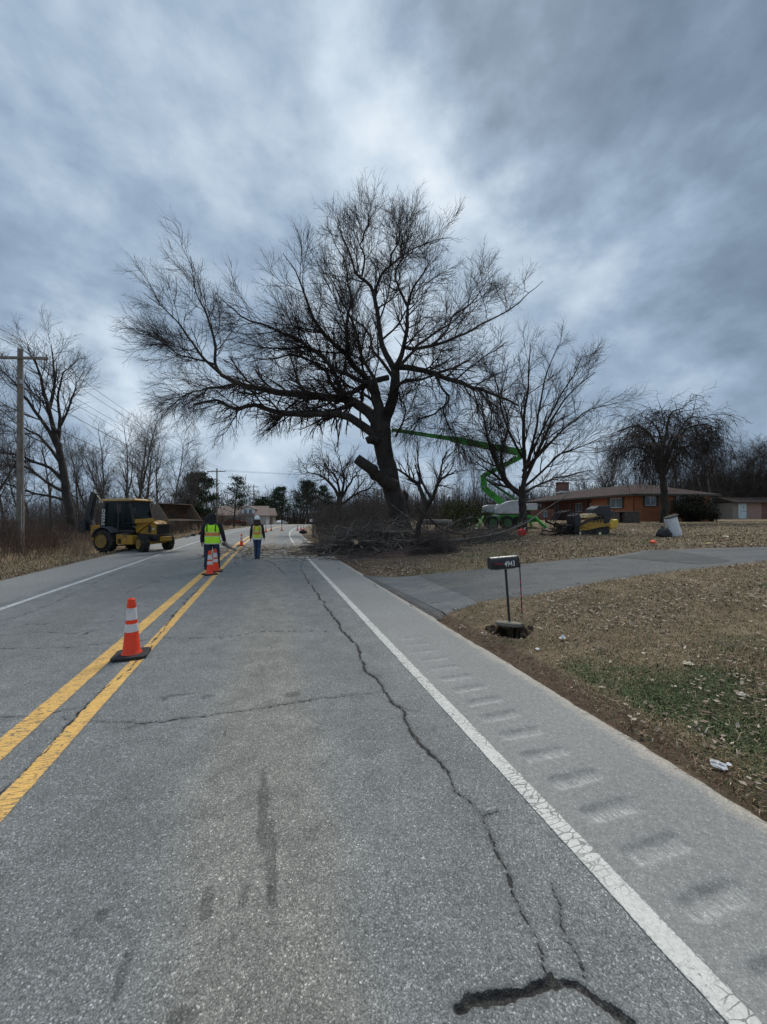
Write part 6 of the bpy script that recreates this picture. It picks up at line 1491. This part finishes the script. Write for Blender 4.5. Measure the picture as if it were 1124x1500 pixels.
MB().tube([(-2.05, 0, 3.06), (-1.50, 0, 2.42)], .035, 10).build('hoe_cylinder', m_worn, BH, smooth=True); MB().tube([(-2.2, 0, 1.3), (-2.05, 0, 2.3)], .05, 10).build('boom_cylinder', m_mblk, BH, smooth=True)
MB().prism([(-2.30, 1.45), (-2.50, 1.62), (-2.78, 1.40), (-2.80, 1.05), (-2.55, .90), (-2.30, 1.0)], 'y', -.26, .26).build('hoe_bucket', m_mblk, BH, .02)
for k in range(4): MB().box((-2.26, -.2 + k * .133, .98), (.14, .05, .05)).build('bucket_tooth', m_worn, BH)

for o in _ch[BH.name][n_h0:]: o.location = (-.32, -.30, .02)
MB().box((-1.98, -.1, .85), (.5, .5, .5)).build('hoe_mount', m_yelp, BH, .02)

# ---- workers ------------------------------------------------------------------------------
m_skin = M_('skin', (.42, .24, .17), .6, var=.06); m_hair = M_('dark_reddish_hair', (.035, .012, .010), .6, var=.4, scale=40); m_black = M_('black_jacket', (.012, .012, .015), .85, var=.3, scale=8, bump=.5, bscale=12)
m_jean = M_('blue_jeans', (.022, .045, .105), .85, var=.35, scale=8, bump=.5, bscale=14); m_jeand = M_('dark_blue_jeans', (.018, .026, .052), .85, var=.35, scale=8, bump=.5, bscale=14)
m_lime = M_('lime_vest', (.50, .92, .03), .7, var=.08, scale=6, bump=.6, bscale=10); m_lime2 = M_('yellow_green_vest', (.55, .66, .05), .7, var=.1, scale=6, bump=.6, bscale=10)
m_vorg = M_('orange_vest_band', (.68, .26, .05), .7, var=.1); m_silver = M_('silver_tape', (.62, .62, .56), .4, var=.06); m_boot = M_('dark_boots', (.03, .02, .016), .7)
def skin_mesh(name, V, E, R, mat, parent, root=0, sub=2):
    me = bpy.data.meshes.new(name); me.from_pydata(V, E, []); me.materials.append(mat); o = bpy.data.objects.new(name, me); link(o, parent)
    sk = o.modifiers.new('Skin', 'SKIN'); sk.use_smooth_shade = True
    if not me.skin_vertices: 
        return o
    for i, r in enumerate(R): d = me.skin_vertices[0].data[i]; d.radius = (r, r); d.use_root = (i == root)
    ss = o.modifiers.new('Sub', 'SUBSURF'); ss.levels = sub; ss.render_levels = sub
    return o
def person(label, loc, rz, s, arms, legs, jacket, pants, vest, head, bulk=1.0, vestfn=None, lean=0.0):
    o = thing('person', label, 'person', loc, rz); o.scale = (s, s, s)
    V, E, R = [], [], []
    def add(p, r, par=None): V.append(tuple(p)); R.append(r); i = len(V) - 1; (E.append((par, i)) if par is not None else None); return i
    pv = add((0, 0, .93), .13); sp = add((0, 0, 1.12), .12, pv); chs = add((0, 0, 1.32), .13, sp); nk = add((0, 0, 1.45), .058, chs); nk2 = add((0, .005, 1.52), .056, nk); h1 = add((0, .01, 1.585), .088, nk2); h2 = add((0, .0, 1.66), .092, h1); add((0, 0, 1.73), .06, h2)
    for sd, (el, wr) in zip((-1, 1), arms):
        shd = add((sd * .17, 0, 1.39), .065, chs); e = add(el, .045, shd); w_ = add(wr, .03, e)
        d = (Vector(wr) - Vector(el)).normalized(); lat = Vector((0, 1, 0)); lat = (lat - d * lat.dot(d)).normalized(); inn = d.cross(lat) * sd * -1
        if inn.x * sd > 0: inn = -inn
        pm = add(Vector(wr) + d * .05, .034, w_)
        for q, ln in zip((-1.5, -.5, .5, 1.5), (.065, .075, .08, .07)):
            a = add(Vector(wr) + d * .092 + lat * q * .021, .0105, pm); b_ = add(Vector(V[a]) + d * ln * .5 + inn * .008, .0095, a); add(Vector(V[b_]) + d * ln * .35 + inn * .025, .008, b_)
        a = add(Vector(wr) + d * .045 + lat * .036, .012, pm); b_ = add(Vector(V[a]) + d * .03 + lat * .018 + inn * .006, .011, a); add(Vector(V[b_]) + d * .028 + inn * .008, .009, b_)
    for sd, (kn, an) in zip((-1, 1), legs):
        hp = add((sd * .09, 0, .90), .085, pv); k_ = add(kn, .058, hp); a_ = add(an, .04, k_); add((an[0], an[1] + .12, .04), .035, a_)
    skin_mesh('body', V, E, R, m_skin, o)
    b = bulk; j = MB()
    j.lathe([(.145 * b, .80), (.185 * b, .84), (.190 * b, .95), (.178 * b, 1.08), (.190 * b, 1.22), (.205 * b, 1.33), (.175 * b, 1.42), (.10, 1.475), (.065, 1.50)], (0, 0, 0), 24, sy=.68)
    for sd, (el, wr) in zip((-1, 1), arms):
        e, w_ = Vector(el), Vector(wr); sh_ = Vector((sd * .165 * b, 0, 1.39)); j.tube([sh_ + Vector((-sd * .05, 0, .02)), sh_ + Vector((sd * .02, 0, -.01)), sh_.lerp(e, .5) + Vector((sd * .01, 0, 0)), e, e.lerp(w_, .5), w_ + (w_ - e).normalized() * .01], [.075, .083 * b, .070 * b, .060 * b, .056 * b, .047 * b], 14)
    j.build('jacket', jacket, o, smooth=True)
    t_ = MB(); t_.lathe([(.10, .76), (.165 * b, .80), (.178 * b, .88), (.165 * b, 1.0)], (0, 0, 0), 20, sy=.72)
    for sd, (kn, an) in zip((-1, 1), legs):
        k_, a_ = Vector(kn), Vector(an); hp = Vector((sd * .088, 0, .86)); t_.tube([hp, hp.lerp(k_, .5), k_, k_.lerp(a_, .35) + Vector((0, -.015, 0)), k_.lerp(a_, .8), Vector((a_.x, a_.y, .07))], [.098 * b, .088 * b, .070 * b, .072 * b, .064 * b, .068 * b], 14)
    t_.build('trousers', pants, o, smooth=True)
    for sd, (kn, an) in zip((-1, 1), legs):
        x_, y_ = an[0], an[1]; MB().lathe([(.9, 0), (1.0, .02), (1.0, .05), (.9, .075), (.55, .10), (.50, .135)], (x_, y_ + .05, 0), 16).build('boot', m_boot, o, smooth=True)
        bt = kids_last(o); 
        for v in bt.data.vertices: v.co.x = x_ + (v.co.x - x_) * .052; v.co.y = y_ + .04 + (v.co.y - y_ - .05) * (.145 - .75 * max(0, v.co.z - .04))
    # vest
    vz = [(.212 * b, .80), (.218 * b, .83), (.206 * b, .95), (.196 * b, 1.08), (.203 * b, 1.20), (.212 * b, 1.30), (.185 * b, 1.395), (.150 * b, 1.435), (.105, 1.462)]
    rz_ = lambda z_: np.interp(z_, [q[1] for q in vz], [q[0] for q in vz])
    vo = MB().lathe(vz, (0, 0, 0), 28, sy=.71).build('vest', vest, o, smooth=True)
    def band_(z0_, z1_, mat, nm_='vest_band', off=.004): return MB().lathe([(rz_(z0_) + off * .4, z0_ - .001), (rz_(z0_) + off, z0_), (rz_(z1_) + off, z1_), (rz_(z1_) + off * .4, z1_ + .001)], (0, 0, 0), 28, sy=.715).build(nm_, mat, vo, smooth=True)
    def strap(x_, w__, mat, z0_=.83, z1_=1.43):
        for sy_s in (-1, 1):
            pts = []
            for z_ in np.linspace(z0_, z1_, 12):
                r_ = rz_(z_); xx_ = min(abs(x_), r_ * .93) * (1 if x_ > 0 else -1); yy_ = sy_s * .71 * math.sqrt(max(r_ * r_ - xx_ * xx_, 1e-4)) + sy_s * .004; pts.append((xx_, yy_, z_))
            m_ = MB(); vs = []
            for p in pts: vs += [(p[0] - w__ / 2, p[1] + (.0), p[2]), (p[0] + w__ / 2, p[1], p[2]), (p[0] + w__ / 2, p[1] + sy_s * .004, p[2]), (p[0] - w__ / 2, p[1] + sy_s * .004, p[2])]
            fs_ = []
            for i in range(len(pts) - 1):
                for q in range(4): fs_.append((i * 4 + q, i * 4 + (q + 1) % 4, (i + 1) * 4 + (q + 1) % 4, (i + 1) * 4 + q))
            m_.add(vs, fs_ + [(3, 2, 1, 0), tuple(len(vs) - 4 + q for q in range(4))]); m_.build('vest_strap', mat, vo)
    vestfn(band_, strap)
    # face
    f = MB(); f.lathe([(.004, .035), (.014, .0), (.012, -.012)], (0, .098, 1.615), 8); f.build('nose', m_skin, o, smooth=True)
    for sd in (-1, 1):
        MB().lathe([(.004, -.006), (.026, -.004), (.030, .004), (.012, .008)], (sd * .094, .0, 1.62), 10, 'x', sx=.7).build('ear', m_skin, o, smooth=True)
        MB().lathe([(.002, -.006), (.010, -.002), (.010, .004), (.002, .008)], (sd * .034, .088, 1.645), 8, 'y').build('eye', m_boot, o, smooth=True)
    MB().box((0, .094, 1.572), (.045, .01, .009)).build('mouth', M_('lips', (.28, .09, .08), .5), o, .003)
    head(o); return o
def kids_last(o): return _ch[o.name][-1]
def beanie(o):
    MB().lathe([(.104, 1.565), (.112, 1.60), (.114, 1.66), (.100, 1.73), (.060, 1.775), (.01, 1.785)], (0, -.006, 0), 20).build('beanie', m_black, o, smooth=True)
    MB().lathe([(.14, 1.40), (.125, 1.45), (.112, 1.50), (.104, 1.56), (.100, 1.60)], (0, -.02, 0), 18, sy=.9).build('hood', m_black, o, smooth=True)
def helmet(o):
    MB().lathe([(.135, 1.655), (.137, 1.665), (.122, 1.675), (.120, 1.72), (.104, 1.775), (.062, 1.815), (.01, 1.825)], (0, 0, 0), 24, sy=1.12).build('hard_hat', M_('white_hard_hat', (.78, .79, .79), .3, var=.03, bump=0), o, smooth=True)
    hr = MB().lathe([(.10, 1.34), (.135, 1.40), (.138, 1.50), (.125, 1.60), (.118, 1.67), (.10, 1.70)], (0, -.035, 0), 20, sy=.85); g = np.random.default_rng(3); hr.v = [(v[0] * (1 + .05 * g.normal()), v[1] * (1 + .05 * g.normal()), v[2]) for v in hr.v]; hr.build('long_hair', m_hair, o, smooth=True)
x, y = G0(311.5, 833.9)
def vf1(band_, strap):
    band_(1.055, 1.165, m_vorg); band_(1.04, 1.056, m_silver, off=.006); band_(1.164, 1.178, m_silver, off=.006); band_(.80, .825, m_silver)
    for s in (-1, 1): strap(s * .125, .045, M_('dark_green_strap', (.05, .14, .02), .7), 1.19, 1.44)
person('worker in a lime green vest and black hood seen from behind holding a saw', (x, y, .006), math.radians(8), 1.02, (((-.30, .0, 1.12), (-.335, .06, .87)), ((.30, .02, 1.12), (.325, .14, .90))),
       (((-.14, .02, .49), (-.19, -.02, .09)), ((.13, .04, .49), (.14, .06, .09))), m_black, m_jeand, m_lime, beanie, 1.12, vf1)
wx, wy = x, y
x2, y2 = G0(377, 818)
def vf2(band_, strap):
    band_(1.02, 1.12, m_vorg); band_(1.12, 1.135, m_silver, off=.006); band_(.80, .86, m_silver)
    for s in (-1, 1): strap(s * .10, .05, m_vorg, 1.13, 1.43); strap(s * .15, .03, m_silver, .84, 1.40)
person('worker in a white hard hat and yellow vest walking away in blue jeans', (x2, y2, .01), math.radians(12), .955, (((-.245, -.02, 1.12), (-.27, .02, .86)), ((.25, .02, 1.12), (.275, .08, .87))),
       (((-.065, .06, .49), (-.055, .02, .09)), ((.075, -.02, .49), (.06, -.16, .11))), m_black, m_jean, m_lime2, helmet, .98, vf2)
x3, y3 = XY(304.2, 16.3)
person('worker in a yellow vest half hidden behind the lime vested one holding a pole saw', (x3, y3, .0), math.radians(60), .97, (((-.24, .05, 1.12), (-.20, .26, 1.02)), ((.26, .06, 1.12), (.18, .30, 1.02))),
       (((-.08, .04, .49), (-.08, .02, .09)), ((.08, .0, .49), (.08, -.06, .09))), m_black, m_jeand, m_lime2, beanie, 1.0, vf2)
# saw in the first worker's right hand
MS = Matrix.Translation((wx, wy, 0)) @ Matrix.Rotation(math.radians(8), 4, 'Z'); hp = MS @ Vector((.345, .22, .80))
sw = thing('chainsaw', 'chainsaw held low in the right hand of the lime vested worker', 'chainsaw', tuple(hp), math.radians(-18)); sw.rotation_euler = (0, math.radians(24), math.radians(-12)); sw.scale = (.78, .78, .78)
MB().prism([(-.16, -.10), (.12, -.10), (.14, -.02), (.08, .05), (-.12, .05)], 'y', -.055, .055).build('engine_housing', M_('saw_housing', (.22, .20, .16), .5, dirt=(.12, .10, .07)), sw, .015)
MB().tube([(-.15, 0, -.04), (-.24, 0, -.03), (-.26, 0, .06), (-.12, 0, .07)], .014, 8).build('rear_handle', m_mblk, sw, smooth=True); MB().tube([(0, -.07, -.06), (.0, -.08, .08), (.0, .0, .10), (0, .07, .06), (0, .07, -.04)], .012, 8).build('front_handle', m_mblk, sw, smooth=True)
MB().prism([(.12, -.085), (.50, -.075), (.54, -.05), (.50, -.02), (.12, -.015)], 'y', -.004, .004).build('guide_bar', m_metal, sw); MB().prism([(.12, -.097), (.51, -.086), (.555, -.05), (.51, -.010), (.12, -.003), (.12, -.015), (.50, -.02), (.54, -.05), (.50, -.075), (.12, -.085)], 'y', -.006, .006).build('chain', m_mblk, sw)
pa = WP(301, 773.5, 16.1); pb = WP(285, 783, 15.6)
ps = thing('pole_saw', 'orange brown pole tool held out to the left by the half hidden worker', 'pole saw', tuple(pb)); MB().tube([(0, 0, 0), tuple((pa - pb) * 1.0)], .022, 8).build('shaft', M_('orange_pole', (.36, .12, .05), .5), ps, smooth=True)
MB().box((-.04, 0, -.02), (.16, .09, .10)).build('saw_head', m_mblk, ps, .02); MB().beam((-.1, 0, -.03), (-.36, 0, -.12), .01, .06).build('blade', m_metal, ps)

# ---- green lift -------------------------------------------------------------------------------
LD = 26.5
lb_ = on(*XY(738, LD)); LB = Vector(lb_)
LF = thing('boom_lift', 'bright green articulated boom lift reaching behind the big trunk', 'boom lift', lb_)
def LW_(px, py, d=LD): return WP(px, py, d) - LB
MB().beam(LW_(768, 664), LW_(662, 643, 25.6), .30, .46, .26, .38).build('main_boom', m_grn, LF, .02)
MB().beam(LW_(664, 643, 25.6), LW_(574, 629.5, 24.9), .18, .27, .14, .20).build('telescopic_boom', m_grn, LF, .01)
MB().box(LW_(766, 665), (.40, .34, .55)).build('knuckle', m_grn, LF, .03)
MB().beam(LW_(766, 668), LW_(708, 697), .24, .32).build('upper_riser', m_grn, LF, .02)
MB().tube([LW_(756, 668), LW_(722, 690)], .05, 8).build('upper_cylinder', m_grnd, LF, smooth=True)
MB().beam(LW_(708, 695), LW_(709, 716), .24, .36).build('riser_link', m_grn, LF, .03)
MB().beam(LW_(708, 714), LW_(742, 742), .24, .38, .28, .42).build('lower_riser', m_grn, LF, .02)
MB().beam(LW_(712, 702), LW_(758, 734), .10, .12, .14, .18).build('lower_link', m_grnd, LF, .01)
for (px, py) in ((708, 697), (709, 714), (766, 666)): c_ = LW_(px, py); MB().lathe([(.02, -.20), (.09, -.20), (.09, .20), (.02, .20)], tuple(c_), 14, 'y').build('pivot_pin', m_metal, LF, smooth=True)
for k in range(4): MB().tube([LW_(764 - k * 25, 660 - k * 5) + Vector((0, -.16, .12)), LW_(745 - k * 25, 656 - k * 5) + Vector((0, -.17, .20)), LW_(740 - k * 25, 655 - k * 5) + Vector((0, -.16, .14))], .018, 6).build('hose', m_mblk, LF, smooth=True)
hd = [(723, 753), (724, 745), (730, 739), (740, 735), (750, 733.2), (764, 733), (764, 753)]
q = [LW_(*p) for p in hd]; MB().prism([(v.x, v.z) for v in q], 'y', -.75, .75).build('hood', m_tarp, LF, .09, seg=4)
q = [LW_(*p) for p in ((710, 751), (711, 741.5), (716, 739.5), (733, 739.5), (733, 751))]; MB().prism([(v.x, v.z) for v in q], 'y', .1, .9).build('rear_cover', m_tarp, LF, .05, seg=3)
q = [LW_(*p) for p in ((771, 747), (771, 738), (783, 737.5), (785, 741), (784, 747))]; MB().prism([(v.x, v.z) for v in q], 'y', -.4, .5).build('tail_cover', m_tarp, LF, .04, seg=3)
q = [LW_(*p) for p in ((712, 766), (714, 757), (722, 754), (768, 754), (784, 757), (784, 764), (760, 768), (730, 768))]; MB().prism([(v.x, v.z) for v in q], 'y', -.55, .55).build('chassis', m_grn, LF, .04)
q = [LW_(*p) for p in ((730, 757.5), (766, 757.5), (780, 759), (780, 763), (732, 764))]; MB().prism([(v.x, v.z) for v in q], 'y', -.56, -.58).build('side_panel', m_grnd, LF)
for (px, yy_) in ((717, -.72), (738, -.70), (757, -.70), (722, .72), (745, .72), (760, .72)):
    c_ = LW_(px, 766); c_.y = yy_; c_.z = .44; wheel(LF, tuple(c_), .44, .30, m_grnd, lugs=14, side=(1 if yy_ > 0 else -1))
for k, (px0, px1) in enumerate(((706, 692), (778, 790))):
    for s in (-1, 1):
        a = LW_(px0, 757); a.y = s * .5; c_ = LW_(px1, 770); c_.y = s * 1.3; c_.z = .06
        MB().beam(a, c_, .14, .16).build('outrigger', m_grn, LF, .01); MB().lathe([(.03, -.04), (.20, -.04), (.20, .0), (.05, .05)], tuple(c_), 12).build('outrigger_foot', m_metal, LF, smooth=True)
q = LW_(695, 762); MB().box(q, (.55, .6, .45)).build('control_box', m_grnd, LF, .04); MB().beam(LW_(702, 760, LD - 1.2), LW_(708, 772, LD - 1.2), .05, .12).build('striped_guard', M_('pale_yellow_guard', (.60, .66, .35), .5), LF)
MB().box(LW_(728, 755.5, LD - .6), (.35, .03, .08)).build('decal_plate', M_('white_plastic', (.66, .67, .68), .5), LF)
bq = LW_(569, 628, 24.9)
bsk = MB()
for sx__ in (-1, 1):
    for sy__ in (-1, 1): bsk.tube([bq + Vector((sx__ * .38 - .3, sy__ * .35, -.45)), bq + Vector((sx__ * .38 - .3, sy__ * .35, .65))], .02, 6)
for zz__ in (-.45, .1, .65):
    r_ = [bq + Vector((a * .38 - .3, b_ * .35, zz__)) for a, b_ in ((-1, -1), (1, -1), (1, 1), (-1, 1), (-1, -1))]; bsk.tube(r_, .02, 6)
bsk.box(bq + Vector((-.3, 0, -.48)), (.8, .74, .05)); bsk.build('basket', m_grnd, LF)

# ---- compact track loader with grapple --------------------------------------------------------
SD = 19.0; sb = on(*XY(868, SD)); SB = Vector(sb)
SK = thing('mini_track_loader', 'small yellow tracked loader with a black grapple holding branches', 'track loader', sb)
def SW(px, py): return WP(px, py, SD) - SB
def prof(pts): return [(SW(*p).x, SW(*p).z) for p in pts]
MB().prism(prof([(842, 777), (843, 768), (848, 763), (858, 757), (868, 755), (878, 756), (880, 768), (874, 775)]), 'y', -.38, .38).build('body', m_yelp, SK, .04)
MB().prism(prof([(850, 759), (855, 753), (864, 752), (868, 754), (866, 757)]), 'y', -.44, .44).build('hood', M_('faded_yellow_hood', (.50, .36, .17), .5, dirt=(.3, .24, .15)), SK, .02)
for k in range(4): MB().prism(prof([(862 + k * 5, 765), (866 + k * 5, 755), (868 + k * 5, 755), (864 + k * 5, 765)]), 'y', -.425, -.435).build('vent', m_mblk, SK)
MB().prism(prof([(862, 753), (864, 746), (872, 741), (888, 741), (890, 757), (886, 766), (878, 766), (877, 756)]), 'y', -.40, .40).build('engine_cover', m_mblk, SK, .04)
for s in (-1, 1):
    tr = MB().prism(prof([(834, 782.5), (833.5, 778), (842, 774), (868, 771), (880, 771), (884, 775), (883, 781), (878, 784), (842, 784.5)]), 'y', s * .30, s * .56).build('track', m_tyre, SK, .03)
    MB().prism(prof([(840, 775), (872, 767), (886, 766), (884, 770), (870, 772), (842, 778)]), 'y', s * .40, s * .58).build('track_frame', m_yelp, SK, .015)
    for k in range(4):
        c_ = SW(846 + k * 10, 778.5); MB().lathe([(.02, -.02), (.10, -.02), (.10, .02), (.02, .02)], (c_.x, s * .565, c_.z), 12, 'y').build('roller', m_mblk, tr, smooth=True)
    for k in range(12):
        c_ = SW(842 + k * 3.3, 784.3 - .05 * k); MB().box((c_.x, s * .43, c_.z - .005), (.045, .27, .03)).build('track_lug', m_mblk, tr)
    MB().beam(SW(880, 757) + Vector((0, s * .40, 0)), SW(856, 762) + Vector((0, s * .40, 0)), .07, .13).beam(SW(856, 762) + Vector((0, s * .40, 0)), SW(838, 771) + Vector((0, s * .40, 0)), .07, .12).build('lift_arm', m_mblk, SK, .01)
MB().prism(prof([(882, 767), (886, 761), (889, 758), (893, 762), (899, 760), (900, 768), (896, 773), (890, 775), (884, 771)]), 'y', -.38, .30).build('platform_guard', m_yel2, SK, .05)
MB().prism(prof([(889, 755), (892, 748), (894, 748), (892, 757)]), 'y', -.3, .3).build('control_console', m_mblk, SK, .02)
MB().box(SW(869, 781) + Vector((0, -.60, 0)), (.10, .03, .12)).build('reflector', M_('pale_sticker', (.75, .75, .45), .5), SK); MB().box(SW(841, 780) + Vector((0, -.60, 0)), (.06, .05, .12)).build('reflector', M_('pale_sticker', (.75, .75, .45), .5), SK)
for s in (-.3, 0, .3):
    MB().tube([SW(838, 768) + Vector((0, s, 0)), SW(826, 770) + Vector((0, s, 0)), SW(818, 777) + Vector((0, s, 0)), SW(812, 776) + Vector((0, s, 0))], .028, 8).build('grapple_tine', m_mblk, SK, smooth=True)
    MB().tube([SW(842, 757) + Vector((0, s, 0)), SW(830, 748) + Vector((0, s, 0)), SW(817, 752) + Vector((0, s, 0)), SW(810, 764) + Vector((0, s, 0))], .03, 8).build('grapple_claw', m_mblk, SK, smooth=True)
MB().prism(prof([(836, 778), (836, 756), (842, 752), (846, 760), (842, 776)]), 'y', -.42, .42).build('grapple_frame', m_mblk, SK, .02)
pile('grapple_load', 'dark cut branches clamped in the grapple of the small yellow loader', XY(820, SD), .55, .4, .95, 26, .8, 1.9, .025, m_bark, 7, .6, 3, 12)
